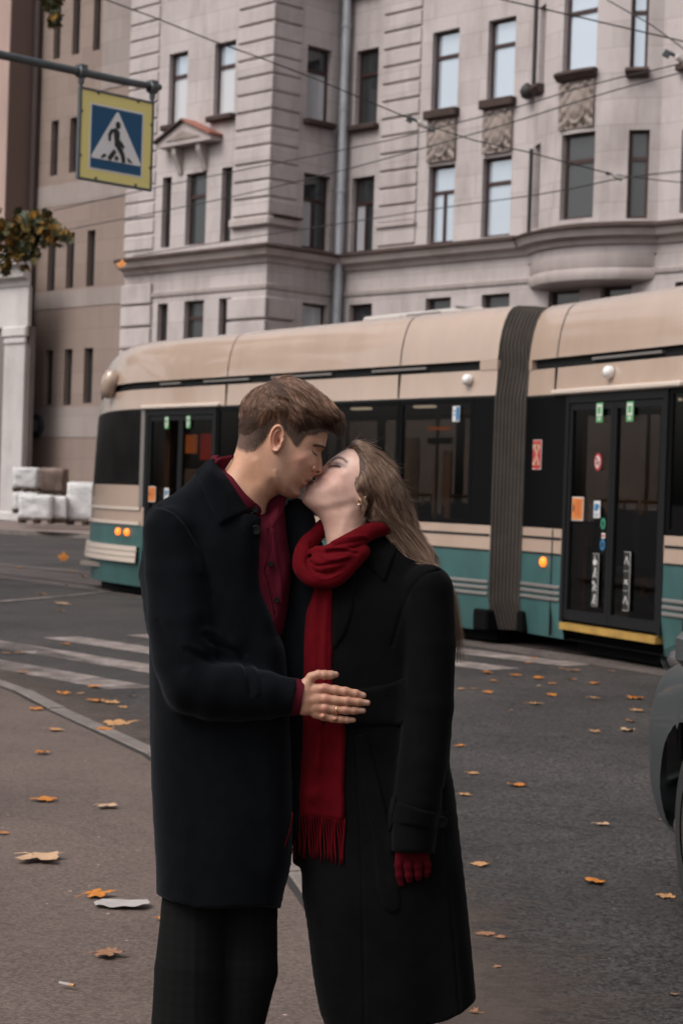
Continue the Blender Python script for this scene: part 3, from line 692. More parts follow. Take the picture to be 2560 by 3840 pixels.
T1a = at(530, 1900, 25.0); T1b = at(1815, 1900, 18.97)
T1 = Frame((T1a.x, T1a.y, 0), (T1b-T1a)); L1 = Vector((T1b.x-T1a.x, T1b.y-T1a.y)).length
T2a = at(1984, 1900, 18.75); T2b = at(2498, 1900, 16.47)
T2 = Frame((T2a.x, T2a.y, 0), (T2b-T2a)); L2 = 8.5
L1 = T1.hit_y(1842, 1900, 0.0)[0]; _o = T2.wld((T2.hit_y(1960, 1900, 0.0)[0], 0, 0)); T2 = Frame(_o, (T2b-T2a))
tram = empty('tram', T1.M, 'cream and teal articulated tram with dark windows turning across the junction', 'tram')
HW = 1.25
LEV = [(0.14,0.05),(0.45,0.0),(0.96,0.0),(1.21,0.0),(2.51,0.0),(2.53,0.004),(2.79,0.02),(2.80,0.07),(2.885,0.07),(2.89,0.015),(3.05,0.03),(3.18,0.055),(3.29,0.09),(3.37,0.13),(3.42,0.18),(3.455,0.25),(3.468,0.5),(3.47,1.25)]
LCOL = ['teal','teal','cream','glass','trim','panel','dark','dark','dark','roof','roof','roof','roof','roof','roof','roof','roof']
NOSEGL = mat('tram_windscreen', (0.010,0.009,0.009), 0.15, 0.05, var=0.5, vscale=1.5)
BM = [TEAL, CREAM, NOSEGL, CREAM, BLACKR, CREAM_L]
CI = {'teal':0,'cream':1,'glass':2,'panel':3,'roof':3,'dark':4,'trim':4}
NOSE = 2.9
def nose_k(s): 
    t = min(1, max(0, -s/NOSE)); return (1-t**2.3)**(1/2.3)
def ring(s):
    if s >= 0: k, kz, ib = 1.0, 1.0, 0.0
    else:
        k = nose_k(s); t = -s/NOSE; kz = (1-t**2.6)**(1/2.2)*0.86+0.14; ib = 0.0
    pts = []
    for z, ins in LEV:
        zz = z if z <= 2.2 else 2.2 + (z-2.2)*kz
        lean = 0.0 if s >= 0 else 0.16*(min(z,3)/3)**2*(-s/NOSE)       # windscreen leans back
        pts.append((s + lean*2.0, HW*(1-k) + ins*(1 if s >= 0 else k), zz))
    return pts, k
def weld(mb):
    key = {}; idx = []
    for v in mb.v:
        k_ = tuple(round(c, 5) for c in v)
        if k_ not in key: key[k_] = len(key)
        idx.append(key[k_])
    mb.v = list(key.keys()); f2 = []; m2 = []
    for f, mi in zip(mb.f, mb.m):
        g = [idx[i] for i in f]
        if len(set(g)) == len(g): f2.append(tuple(g)); m2.append(mi)
    mb.f, mb.m = f2, m2; return mb
def build_module(fr, stations, open_near, nm, nose=False):
    mb = MB(); mroof = MB(); rows = []
    for s in stations:
        pts, k = ring(s)
        near = [Vector(p) for p in pts]; far = [Vector((p[0], 2*HW-p[1], p[2])) for p in pts[:-1]]
        rows.append(near + far[::-1])
    n = len(rows[0]); nl = len(LEV)
    for i in range(len(stations)-1):
        sm = (stations[i]+stations[i+1])/2
        for j in range(n-1):
            lv = j if j < nl-1 else n-2-j
            zc = (LEV[lv][0]+LEV[lv+1][0])/2; c = LCOL[lv]
            if sm > 0 and c == 'glass': continue
            if any(a < sm < b_ and zc < 2.52 and zc > 0.3 for a, b_ in open_near) and j < nl-1: continue
            if sm > 0 and any(a < sm < b_ for a, b_ in open_near) and lv == 0 and j < nl-1: continue
            mi = CI[c]
            if sm < 0 and c == 'glass': mi = 2
            (mb if lv < 4 else mroof).add([rows[i][j], rows[i+1][j], rows[i+1][j+1], rows[i][j+1]], [(0,1,2,3)], mi)
        mb.add([rows[i][0], rows[i+1][0], rows[i+1][-1], rows[i][-1]], [(3,2,1,0)], 4)
    o = obj('body', weld(mb), BM, tram, fr.M, smooth=True, auto=22)
    obj('roof', weld(mroof), BM, tram, fr.M, smooth=True, auto=22)
    return o
def sx(fr, px, py=1900): return fr.hit_y(px, py, 0.0)[0]
# module 1 stations
d1a, d1b = sx(T1, 545, 1800), sx(T1, 806, 1800)
st1 = [-NOSE*math.sin(math.pi/2*k/16) for k in range(16, 0, -1)] + [0.0, d1a, d1b] + [d1b + (L1-d1b)*k/4 for k in range(1,5)]
body1 = build_module(T1, st1, [(d1a, d1b)], 'front')
d2a, d2b = sx(T2, 2112, 1900), sx(T2, 2492, 1900)
st2 = [0.0, d2a, d2b, d2b+1.2, d2b+2.4, L2]
body2 = build_module(T2, st2, [(d2a, d2b)], 'second')
# end walls, floor, interior
for fr, L, s0 in ((T1, L1, -2.3), (T2, L2, 0.0)):
    obj('floor', MB().box((s0+0.3, 0.12, 0.34), (L-0.02, 2*HW-0.12, 0.40)), INTW, tram, fr.M)
    obj('ceiling', MB().box((max(s0,-1.2)+0.3, 0.15, 2.55), (L-0.02, 2*HW-0.15, 2.60)), INTW, tram, fr.M)
    obj('underframe', MB().box((s0+0.9, 0.16, 0.035), (L-0.05, 2*HW-0.16, 0.335)), UNDER, tram, fr.M)  # underframe dropped close to the road, its black doubling as the shadow below
    for sa in (1.6, 3.4, 5.2):
        for yy in (0.5, 2*HW-0.5):
            obj('wheel', MB().lathe([(0,-0.07),(0.24,-0.07),(0.30,-0.05),(0.30,0.05),(0.24,0.07),(0,0.07)], 18, Matrix.Translation((sa,yy,0.31)) @ Matrix.Rotation(math.pi/2,4,'X')), UNDER, tram, fr.M)
obj('end_wall', MB().box((L2-0.03, 0.02, 0.14), (L2, 2*HW-0.02, 3.2)), CREAM, tram, T2.M)
obj('driver_partition', MB().box((0.02, 0.15, 0.4), (0.06, 1.9, 2.5)), INTW, tram, T1.M)
def side_panes(fr, edges, yl, glass=TGLASS, z0=1.21, z1=2.51):
    """edges: list of s; a pane between each pair, black pillars over the joints"""
    for i in range(len(edges)-1):
        a, b_ = edges[i], edges[i+1]
        w = obj('window', MB().box((a+0.005, yl, z0+0.002), (b_-0.005, yl+0.05, z0+0.05)).box((a+0.005, yl, z1-0.05), (b_-0.005, yl+0.05, z1-0.002)).box((a+0.005, yl+0.001, z0+0.05), (a+0.06, yl+0.05, z1-0.05)).box((b_-0.06, yl+0.001, z0+0.05), (b_-0.005, yl+0.05, z1-0.05)), BLACKP, tram, fr.M)
        obj('pane', MB().box((a+0.05, yl+0.012, z0+0.04), (b_-0.05, yl+0.024, z1-0.04)), glass, w, fr.M)
e1 = [d1b, sx(T1,900,1700), sx(T1,1180,1700), sx(T1,1492,1700), sx(T1,1770,1700), L1]
side_panes(T1, e1[:-1], 0.0)
obj('black_panel', MB().box((e1[-2]+0.002, 0.0, 1.212), (L1, 0.05, 2.508)), BLACKP, tram, T1.M)
obj('black_panel', MB().box((0.0, 0.0, 1.212), (d1a-0.01, 0.05, 2.508)), BLACKP, tram, T1.M)
obj('black_panel', MB().box((0.0, 0.0, 1.212), (d2a-0.01, 0.05, 2.508)), BLACKP, tram, T2.M)
side_panes(T2, [d2b+0.01, d2b+1.5, d2b+3.0, L2], 0.0)
side_panes(T1, [0.3, 2.0, 3.7, 5.4, L1], 2*HW-0.05); side_panes(T2, [0.1, 2.1, 4.2, 6.3, L2], 2*HW-0.05)
# far side skin of the open door gaps is closed by the body; near doors:
def door(fr, a, b_, zb, leaves):
    o = obj('door', MB().box((a-0.06, -0.012, zb-0.02), (a, 0.06, 2.52)).box((b_, -0.012, zb-0.02), (b_+0.06, 0.06, 2.52)).box((a, -0.011, 2.43), (b_, 0.06, 2.519)), GASKET, tram, fr.M)
    n = len(leaves)-1
    for i in range(n):
        u, v = leaves[i]+0.004, leaves[i+1]-0.004; g = 0.05
        lf = MB().box((u,0.0,zb),(u+g,0.05,2.425)).box((v-g,0.0,zb),(v,0.05,2.425)).box((u+g,0.002,zb),(v-g,0.05,zb+0.10)).box((u+g,0.002,2.36),(v-g,0.05,2.425))
        obj('door_leaf', lf, GASKET, o, fr.M)
        obj('door_pane', MB().box((u+g-0.01,0.02,zb+0.09),(v-g+0.01,0.032,2.37)), TGLASS, o, fr.M)
    obj('door_sill', MB().box((a-0.02,-0.03,zb-0.095),(b_+0.02,0.10,zb-0.03)), YEL, o, fr.M)
    return o
dm = (d1a+d1b)/2
door1 = door(T1, d1a+0.06, d1b-0.06, 0.34, [d1a+0.06, dm, d1b-0.06])
dm2 = sx(T2, 2288, 1900)
door2 = door(T2, d2a+0.06, d2b-0.06, 0.34, [d2a+0.06, dm2, d2b-0.06])
# rain gutters above the doors, light
obj('door_gutter', MB().cbox((d1a-0.12,-0.05,2.515),(d1b+0.08,0.03,2.57),0.015), CREAM_L, tram, T1.M)
obj('door_gutter', MB().cbox((d2a-0.25,-0.05,2.515),(d2b+0.22,0.03,2.57),0.015), CREAM_L, tram, T2.M)
# dark gaps between the cream bands, grey mouldings low on the side, body joints
def strips(fr, a, b_):
    obj('band_gap', MB().box((a,-0.006,1.10),(b_,0.02,1.125)), BLACKR, tram, fr.M)
    obj('band_gap', MB().box((a,-0.006,0.95),(b_,0.02,0.968)), BLACKR, tram, fr.M)
    for z in (0.50,0.56,0.62): obj('moulding', MB().cbox((a,-0.02,z),(b_,0.02,z+0.035),0.008), GREYST, tram, fr.M)
strips(T1, d1b+0.02, L1-0.02); strips(T2, 0.02, d2a-0.03); strips(T2, d2b+0.02, L2-0.02)
for fr, ps in ((T1, (sx(T1,846,1500), sx(T1,1492,1500))), (T2, (sx(T2,2078,1500), d2b+0.35))):
    for s in ps:
        obj('panel_joint', MB().box((s-0.008,-0.004,2.535),(s+0.008,0.03,2.79)), BLACKR, tram, fr.M)
        P = [[Vector((s+o, i2-0.004*1, z+0.004)) for (z, i2) in LEV[9:]] for o in (-0.007, 0.007)]
        mb = MB(); mb.grid(P); obj('roof_joint', mb, GASKET, tram, fr.M)
for s in (sx(T2,2068,2100), d2b+0.35): obj('panel_joint', MB().box((s-0.006,-0.008,0.16),(s+0.006,0.02,1.20)), BLACKR, tram, T2.M)
# the slit above the panels ends with cream caps
for fr, a, b_ in ((T1, L1-0.28, L1), (T2, 0.0, 0.06)): obj('slit_cap', MB().box((a,0.012,2.79),(b_,0.08,2.888)), CREAM, tram, fr.M)
for fr, segs in ((T1, [(0.35,0.9),(1.5,2.6),(3.1,4.4),(5.2,6.2)]), (T2, [(1.2,2.4)])):
    for a, b_ in segs: obj('slit_rail', MB().box((a,0.03,2.835),(b_,0.075,2.86)), GREYST, tram, fr.M)
# marker lamps
for fr, px, py in ((T1,1751,1424),(T2,2280,1395)):
    s, z = fr.hit_y(px, py, -0.02); obj('marker_lamp', MB().lathe([(0.06,0),(0.062,0.03),(0.05,0.06),(0.03,0.075),(0,0.08)], 14, Matrix.Translation((s,0.005,z)) @ Matrix.Rotation(math.pi/2,4,'X')), LAMPW, tram, fr.M, smooth=True)
s, z = T2.hit_y(2031, 2107, -0.02)
lo = obj('side_lamp', MB().lathe([(0.05,0),(0.05,0.02),(0.035,0.035),(0,0.04)], 14, Matrix.Translation((s,0.002,z)) @ Matrix.Rotation(math.pi/2,4,'X')), LAMPO, tram, T2.M, smooth=True)
# nose details: helper gives a point and normal on the nose side at pixel
def nose_pt(s, z):
    k = nose_k(s); t = -s/NOSE; return Vector((s + 0.32*(min(z,3)/3)**2*t, HW*(1-k), z))
def nose_band(z0, z1, out, mt, name, s0=-2.86, s1=-0.02):
    mb = MB(); ss = [s0+(s1-s0)*(k/28) for k in range(29)]; R = []
    full = [(s, 1) for s in ss[::-1]] + [(s, -1) for s in ss]
    for z, o in ((z0,0.0),(z0,out),(z1,out),(z1,0.0)):
        row = []
        for s, sd in full:
            p = nose_pt(s, z); q = nose_pt(max(s-0.02, -NOSE), z); r2 = nose_pt(min(s+0.02,-0.0), z); tn = (r2-q); nrm = Vector((tn.y, -tn.x, 0)).normalized()
            p = p + nrm*o
            row.append(p if sd > 0 else Vector((p.x, 2*HW-p.y, p.z)))
        R.append(row)
    mb.grid(R); obj(name, mb, mt, tram, T1.M, smooth=True, auto=40)
nose_band(1.165, 1.205, 0.02, CREAM_L, 'nose_trim'); nose_band(0.965, 1.005, 0.02, CREAM_L, 'nose_trim')
for k in range(3): nose_band(0.46+0.075*k, 0.525+0.075*k, 0.06-0.006*k, CREAM_L, 'bumper_bar')
nose_band(1.21, 1.50, 0.006, CREAM, 'nose_panel')
for px, py in ((446,1994),(479,1999)):
    best = None
    for k in range(400):
        s = -NOSE*k/400; p = T1.wld(nose_pt(s, 0.86)); e = abs(proj(p)[0]-px)
        if best is None or e < best[0]: best = (e, s)
    s = best[1]; p = nose_pt(s, 0.86); tn = nose_pt(s+0.02,0.86)-nose_pt(s-0.02,0.86); nr = Vector((tn.y,-tn.x,0)).normalized()
    Mr = Matrix.Translation(p - nr*0.005) @ nr.to_track_quat('Z','Y').to_matrix().to_4x4()
    obj('indicator_lamp', MB().lathe([(0.05,0),(0.05,0.03),(0.035,0.045),(0,0.05)], 14, Mr), LAMPO, tram, T1.M, smooth=True)
# A pillar and mirror pod
obj('corner_pillar', MB().cbox((-0.07,-0.012,1.21),(0.03,0.05,2.56),0.012), GREYST, tram, T1.M)
mp_ = T1.loc(at(412, 1437, 25.9))
obj('mirror_pod', MB().lathe([(0,-0.22),(0.07,-0.2),(0.115,-0.1),(0.12,0.06),(0.08,0.17),(0,0.2)], 14, Matrix.Translation(mp_) @ Matrix.Rotation(0.5,4,'Y') @ Matrix.Scale(1.15,4,(1,0,0))), CREAM, tram, T1.M, smooth=True)
np_ = nose_pt(-1.3, 2.75); obj('mirror_arm', MB().tube([mp_+Vector((0,0,0.0)), np_+Vector((0.0,0.1,0.05))], 0.04, 8), CREAM, tram, T1.M)
# bellows: pleats between the two ends
nf = 9
for k in range(nf):
    P = []
    for t, ins in ((k/nf,0.05),((k+0.25)/nf,0.0),((k+0.5)/nf,-0.02),((k+0.75)/nf,0.0),((k+1)/nf,0.05)):
        a = [T1.wld((L1-0.01, i2+ins if z < 3 else i2, z - (ins if z >= 3 else 0))) for z, i2 in [(0.16,0.10)]+LEV[1:6]+[(2.85,0.05)]+LEV[10:15]+[(3.44,0.5),(3.442,1.25)]]
        b_ = [T2.wld((0.01, i2+ins if z < 3 else i2, z - (ins if z >= 3 else 0))) for z, i2 in [(0.16,0.10)]+LEV[1:6]+[(2.85,0.05)]+LEV[10:15]+[(3.44,0.5),(3.442,1.25)]]
        near = [p.lerp(q2, t) for p, q2 in zip(a, b_)]
        P.append(near)
    mb = wmb(MB().grid(P), T1.M); obj('bellows_pleat', mb, BELL, tram, T1.M, smooth=True)
a = [T1.wld((L1-0.012, 0.15, 0.2)), T2.wld((0.012,0.15,0.2)), T2.wld((0.012,2.3,0.2)), T1.wld((L1-0.012,2.3,0.2))]
mb = MB().add(a + [p+Vector((0,0,2.8)) for p in a], [(0,1,5,4),(2,3,7,6),(0,3,2,1)]); obj('bellows_core', wmb(mb, T1.M), BLACKR, tram, T1.M)
for fr, s0, s1 in ((T1, L1-0.22, L1+0.02), (T2, -0.02, 0.10)): obj('coupling_bracket', MB().cbox((s0,-0.03,0.14),(s1,0.2,0.36),0.02), UNDER, tram, fr.M)
# roof equipment box
rb = T1.loc(at(1285, 1200, 21.9)); rb2 = T1.loc(at(1560, 1190, 20.8))
ROOFG = mat('roof_box_grey', (0.42,0.38,0.36), 0.5, var=0.15, vscale=3)
rbx = obj('roof_box', MB().cbox((rb.x-0.1,0.75,3.44),(rb2.x+0.3,1.75,3.585),0.03), ROOFG, tram, T1.M)
for k in range(3): obj('roof_box_hatch', MB().cbox((rb.x+0.05+0.75*k,0.735,3.47),(rb.x+0.7+0.75*k,0.76,3.56),0.01), GREYST if k == 1 else ROOFG, rbx, T1.M)
obj('roof_rail', MB().tube([(rb2.x+0.3,0.8,3.60),(rb2.x+1.3,0.75,3.47)], 0.02, 6), GREYST, tram, T1.M)
obj('roof_box', MB().cbox((d2b-0.6,0.8,3.44),(d2b+3.5,1.75,3.6),0.03), BLACKR, tram, T2.M)
# interior: seats, handrails, panels seen through the glass
for fr, ss in ((T1, (2.2,3.1,4.0,4.9,5.8,6.6)), (T2, (0.6,1.2,4.2,5.1,6.0,6.9))):
    for s in ss:
        for yy in (0.28, 1.75):
            st = obj('seat', MB().cbox((s,yy,0.78),(s+0.42,yy+0.44,0.88),0.03).cbox((s+0.38,yy,0.85),(s+0.47,yy+0.44,1.42),0.04), SEATM, tram, fr.M)
            obj('grab_handle', MB().tube([(s+0.47,yy+0.05,1.38),(s+0.47,yy+0.05,1.5),(s+0.47,yy+0.39,1.5),(s+0.47,yy+0.39,1.38)], 0.016, 6), RAILY, st, fr.M)
for fr, ss in ((T1,(d1a+0.05,d1b+0.05,3.5,5.3)),(T2,(d2a+0.05,d2b,4.4))):
    for s in ss: obj('handrail', MB().tube([(s,0.9,0.4),(s,0.9,2.55)], 0.02, 8), RAILY, tram, fr.M)
CLITE = mat('tram_ceiling_light', (0.8,0.75,0.65), 0.5, emit=(1.0,0.85,0.65), estr=0.9)
for fr, L in ((T1,L1),(T2,L2)):
    k = 0.5
    while k < L-0.8: obj('ceiling_light', MB().cbox((k,1.2,2.52),(k+0.35,1.3,2.545),0.01), CLITE, tram, fr.M); k += 1.3
PANB = mat('interior_brown_panel', (0.36,0.20,0.14), 0.6); PANT = mat('interior_tan_panel', (0.42,0.30,0.22), 0.6)
ORP = mat('interior_orange_poster', (0.75,0.22,0.05), 0.6, emit=(0.9,0.22,0.04), estr=0.35); RDP = mat('interior_red_poster', (0.6,0.05,0.03), 0.6, emit=(0.8,0.05,0.03), estr=0.2)  # plain posters with a faint glow added, no light source behind them
def ipanel(fr, px0, py0, px1, py1, yl, mt, name):
    a = fr.hit_y(px0, py1, yl); b_ = fr.hit_y(px1, py0, yl)
    obj(name, MB().cbox((a[0],yl,a[1]),(b_[0],yl+0.03,b_[1]),0.005), mt, tram, fr.M)
ipanel(T1, 1508, 1640, 1568, 1965, 0.25, PANT, 'partition'); ipanel(T1, 1650, 1690, 1690, 1960, 0.3, PANB, 'partition')
ipanel(T1, 545, 1560, 640, 1860, 0.22, PANB, 'partition'); ipanel(T1, 690, 1630, 735, 1700, 0.2, ORP, 'glowing_poster'); ipanel(T1, 748, 1625, 792, 1725, 0.2, RDP, 'glowing_poster'); ipanel(T1, 600, 1630, 650, 1740, 0.3, PANT, 'partition')
ipanel(T1, 690, 1760, 790, 1850, 0.35, PANT, 'partition')
ipanel(T2, 2142, 1530, 2196, 1870, 0.2, PANB, 'partition'); ipanel(T2, 2130, 2015, 2190, 2285, 0.2, PANB, 'partition')
ipanel(T1, 1600, 1600, 1680, 1612, 0.3, ORP, 'glowing_poster'); ipanel(T1, 1600, 1640, 1690, 1665, 0.4, BLACKP, 'partition')
# ---- stickers and marks on the glass
WH = mat('sticker_white', (0.62,0.60,0.58), 0.5); GRN = mat('sticker_green', (0.09,0.32,0.12), 0.5); ORG = mat('sticker_orange', (0.58,0.19,0.045), 0.5)
RED = mat('sticker_red', (0.42,0.02,0.025), 0.5); BLU = mat('sticker_blue', (0.03,0.16,0.33), 0.5); TEALS = mat('sticker_teal', (0.03,0.22,0.13), 0.5); BLK = mat('sticker_black', (0.015,0.015,0.015), 0.5); GOLD = mat('sticker_silver', (0.55,0.48,0.38), 0.5)
def plate(fr, parent, px, py, w, h, mt, name, yl=-0.004, shape='box', lift=0.0):
    s, z = fr.hit_y(px, py, yl); mb = MB(); y0 = yl-lift
    if shape == 'box': mb.box((s-w/2,y0-0.003,z-h/2),(s+w/2,y0,z+h/2))
    else: mb.prism([(s+w/2*math.cos(2*math.pi*k/24), z+h/2*math.sin(2*math.pi*k/24)) for k in range(24)], y0-0.003, y0, lambda a,b_,d:(a,d,b_))
    return obj(name, mb, mt, parent, fr.M), s, z, y0
def poly(fr, parent, pts, mt, name, y0):
    obj(name, MB().prism(pts, y0-0.002, y0, lambda a,b_,d:(a,d,b_)), mt, parent, fr.M)
def stroke(fr, parent, segs, mt, name, y0, w):
    mb = MB()
    for (a, b_), (c, d) in segs:
        v = Vector((c-a, d-b_)); n = Vector((-v.y, v.x)).normalized()*w/2 if v.length > 0 else Vector((w/2,0))
        mb.prism([(a+n.x,b_+n.y),(a-n.x,b_-n.y),(c-n.x,d-n.y),(c+n.x,d+n.y)], y0-0.002, y0, lambda p,q2,e:(p,e,q2))
    obj(name, mb, mt, parent, fr.M)
for fr, px, py in ((T1,626,1585),(T1,707,1582),(T2,2247,1547),(T2,2361,1543)):
    k = 0.115 if fr is T2 else 0.10
    st, s, z, y0 = plate(fr, tram, px, py, k*1.02, k*1.6, GRN, 'door_sticker')
    poly(fr, st, [(s-k*.40,z-k*.30),(s+k*.40,z-k*.30),(s+k*.40,z+k*.66),(s-k*.40,z+k*.66)], WH, 'sticker_panel', y0-0.004)
    poly(fr, st, [(s-k*.24,z-k*.10),(s+k*.24,z-k*.10),(s+k*.24,z+k*.46),(s-k*.24,z+k*.46)], GRN, 'sticker_mark', y0-0.007)
    stroke(fr, st, [((s,z-k*.62),(s,z-k*.40)),((s-k*.2,z-k*.45),(s,z-k*.66)),((s+k*.2,z-k*.45),(s,z-k*.66))], WH, 'sticker_mark', y0-0.004, k*.12)
st, s, z, y0 = plate(T1, tram, 1710, 1552, 0.12, 0.16, WH, 'window_sticker'); poly(T1, st, [(s+.0,z-.07),(s+.055,z-.07),(s+.055,z+.07),(s+.0,z+.07)], BLU, 'sticker_mark', y0-0.004); stroke(T1, st, [((s-.045,z+.03),(s-.01,z+.03)),((s-.045,z-.01),(s-.01,z-.01))], BLU, 'sticker_mark', y0-0.004, .015)
st, s, z, y0 = plate(T2, tram, 2241, 1732, 0.125, 0.165, RED, 'no_smoking_sticker', shape='disc'); 
poly(T2, st, [(s+.045*math.cos(k*math.pi/12), z+.06*math.sin(k*math.pi/12)) for k in range(24)], WH, 'sticker_panel', y0-0.004); stroke(T2, st, [((s-.025,z-.02),(s+.03,z+.0)),((s-.02,z+.02),(s-.0,z+.035))], BLK, 'sticker_mark', y0-0.007, .018); stroke(T2, st, [((s-.035,z+.045),(s+.035,z-.045))], RED, 'sticker_mark', y0-0.009, .012)
for fr, px, py, k in ((T2,2165,1908,0.105),(T1,571,1853,0.095)):
    st, s, z, y0 = plate(fr, tram, px, py, 2*k, 2.15*k, WH, 'notice_sticker'); poly(fr, st, [(s-.92*k,z-.98*k),(s+.92*k,z-.98*k),(s+.92*k,z+.98*k),(s-.92*k,z+.98*k)], ORG, 'sticker_panel', y0-0.004)
    poly(fr, st, [(s-.62*k+.12*k*math.cos(q2*math.pi/8), z+.05*k+.32*k*math.sin(q2*math.pi/8)) for q2 in range(16)], BLK, 'sticker_mark', y0-0.007)
    stroke(fr, st, [((s-.3*k,z+.7*k-.18*k*q2),(s+(.7-.1*(q2%3))*k,z+.7*k-.18*k*q2)) for q2 in range(8)], RED, 'sticker_mark', y0-0.007, .03*k)
for fr, px, py in ((T2,2237,1910),(T1,625,1853)):
    st, s, z, y0 = plate(fr, tram, px, py, 0.115, 0.16, WH, 'notice_sticker'); poly(fr, st, [(s-.045,z-.005),(s-.03,z+.055),(s+.03,z+.05),(s+.045,z+.03),(s+.02,z-.005),(s-.01,z-.02)], BLU, 'sticker_mark', y0-0.004); stroke(fr, st, [((s-.04,z-.045),(s+.04,z-.045)),((s-.04,z-.06),(s+.03,z-.06))], BLU, 'sticker_mark', y0-0.004, .006)
for px, py, mt, yy in ((2260,1964,TEALS,0),(2258,2043,BLU,0)):
    st, s, z, y0 = plate(T2, tram, px, py, 0.085, 0.105, mt, 'round_sticker', shape='disc'); poly(T2, st, [(s+.02*math.cos(k*math.pi/8), z+.028*math.sin(k*math.pi/8)) for k in range(16)], BLK, 'sticker_mark', y0-0.004)
st, s, z, y0 = plate(T2, tram, 2261, 2009, 0.06, 0.05, WH, 'round_sticker')
stroke(T2, st, [((s-.025,z),(s+.025,z))], RED, 'sticker_mark', y0-0.004, .016)
# red city shield with two crossed anchors and a sceptre
st, s, z, y0 = plate(T2, tram, 2013, 1705, 0.17, 0.295, WH, 'city_shield'); 
poly(T2, st, [(s-.078,z-.135),(s-.015,z-.14),(s,z-.165),(s+.015,z-.14),(s+.078,z-.135),(s+.078,z+.14),(s-.078,z+.14)], RED, 'shield_field', y0-0.004)
stroke(T2, st, [((s-.055,z-.10),(s+.05,z+.085)),((s+.055,z-.10),(s-.05,z+.085))], GOLD, 'shield_anchor', y0-0.008, .017)
stroke(T2, st, [((s-.07,z+.06),(s-.05,z+.10)),((s-.05,z+.10),(s-.015,z+.085)),((s+.07,z+.06),(s+.05,z+.10)),((s+.05,z+.10),(s+.015,z+.085)),((s-.07,z-.085),(s-.03,z-.105)),((s+.07,z-.085),(s+.03,z-.105))], GOLD, 'shield_anchor', y0-0.011, .012)
stroke(T2, st, [((s,z-.11),(s,z+.11)),((s-.015,z+.115),(s+.015,z+.115))], mat('sticker_gold',(0.5,0.28,0.06),0.5), 'shield_sceptre', y0-0.014, .008)
# pictogram strips low on the doors
def picto(px, py, w, h, kind):
    st, s, z, y0 = plate(T2, tram, px, py, w, h, WH, 'pictogram_strip'); poly(T2, st, [(s-w/2+.004,z-h/2+.004),(s+w/2-.004,z-h/2+.004),(s+w/2-.004,z+h/2-.004),(s-w/2+.004,z+h/2-.004)], BLK, 'sticker_panel', y0-0.004)
    n = 4 if kind else 3
    for k in range(n):
        zc_ = z+h/2-(k+.5)*h/n; q2 = h/n*0.42; yk = y0-0.008
        if kind and k == 0: stroke(T2, st, [((s-.01,zc_+q2*.8),(s-.005,zc_+q2*.1)),((s-.005,zc_+q2*.1),(s+.025,zc_-q2*.1)),((s+.025,zc_-q2*.1),(s+.035,zc_-q2*.7))], WH, 'sticker_mark', yk, .009); poly(T2, st, [(s-.005+.028*math.cos(j*math.pi/8), zc_-q2*.4+.03*math.sin(j*math.pi/8)) for j in range(16)], WH, 'sticker_mark', yk)
        elif kind: stroke(T2, st, [((s+.01,zc_+q2*.7),(s-.01,zc_-q2*.1)),((s-.01,zc_-q2*.1),(s-.03,zc_-q2*.8)),((s-.01,zc_-q2*.1),(s+.03,zc_-q2*.7)),((s+.01,zc_+q2*.3),(s+.035,zc_))], WH, 'sticker_mark', yk, .011); poly(T2, st, [(s+(.012 if k%2 else -.02)+.015*math.cos(j*math.pi/6), zc_+q2*.75+.017*math.sin(j*math.pi/6)) for j in range(12)], WH, 'sticker_mark', yk)
        else:
            stroke(T2, st, [((s-w*.45,zc_-h/n*.48),(s+w*.45,zc_-h/n*.48))], WH, 'sticker_mark', yk, .003)
            stroke(T2, st, [((s-.03,zc_-q2*.3),(s+.0,zc_+q2*(.6 if k != 1 else -.1))),((s+.0,zc_+q2*(.6 if k != 1 else -.1)),(s+.035,zc_-q2*.4))] + ([((s-.03,zc_+q2*.1),(s+.03,zc_+q2*.1))] if k == 1 else []), WH, 'sticker_mark', yk, .010)
picto(2230, 2175, 0.105, 0.50, True); picto(2348, 2180, 0.105, 0.54, False)
# rails and paler track bed along the tram's path
cl = [T2.wld((L2+14, HW, 0)), T2.wld((L2+6, HW, 0)), T2.wld((L2, HW, 0)), T2.wld((4, HW, 0)), T1.wld((L1*0.6, HW, 0)), T1.wld((1.5, HW, 0)), T1.wld((-2.5, HW+0.15, 0)), T1.wld((-7, HW-0.1, 0)), T1.wld((-12, HW-1.0, 0)), T1.wld((-18, HW-3.2, 0))]
cl = resample([Vector((p.x,p.y,0)) for p in cl], 0.8)
def offs(P, o, z): return [Vector((p.x+side_n(P,i).x*o, p.y+side_n(P,i).y*o, z)) for i, p in enumerate(P)]
def flip_up(mb):
    a = [Vector(mb.v[i]) for i in mb.f[0][:3]]
    if (a[1]-a[0]).cross(a[2]-a[0]).z < 0: mb.f = [f[::-1] for f in mb.f]
    return mb
tb = flip_up(MB().grid([offs(cl, -1.35, 0.005), offs(cl, 1.35, 0.005)])); track = tag(obj('track_bed', tb, TRACKM), kind='structure')
for o in (-0.76, 0.76):
    obj('rail', flip_up(MB().grid([offs(cl, o-0.03, 0.010), offs(cl, o+0.03, 0.010)])), STEEL, track)
    obj('rail_groove', flip_up(MB().grid([offs(cl, o+0.032, 0.009), offs(cl, o+0.075, 0.009)])), UNDER, track)
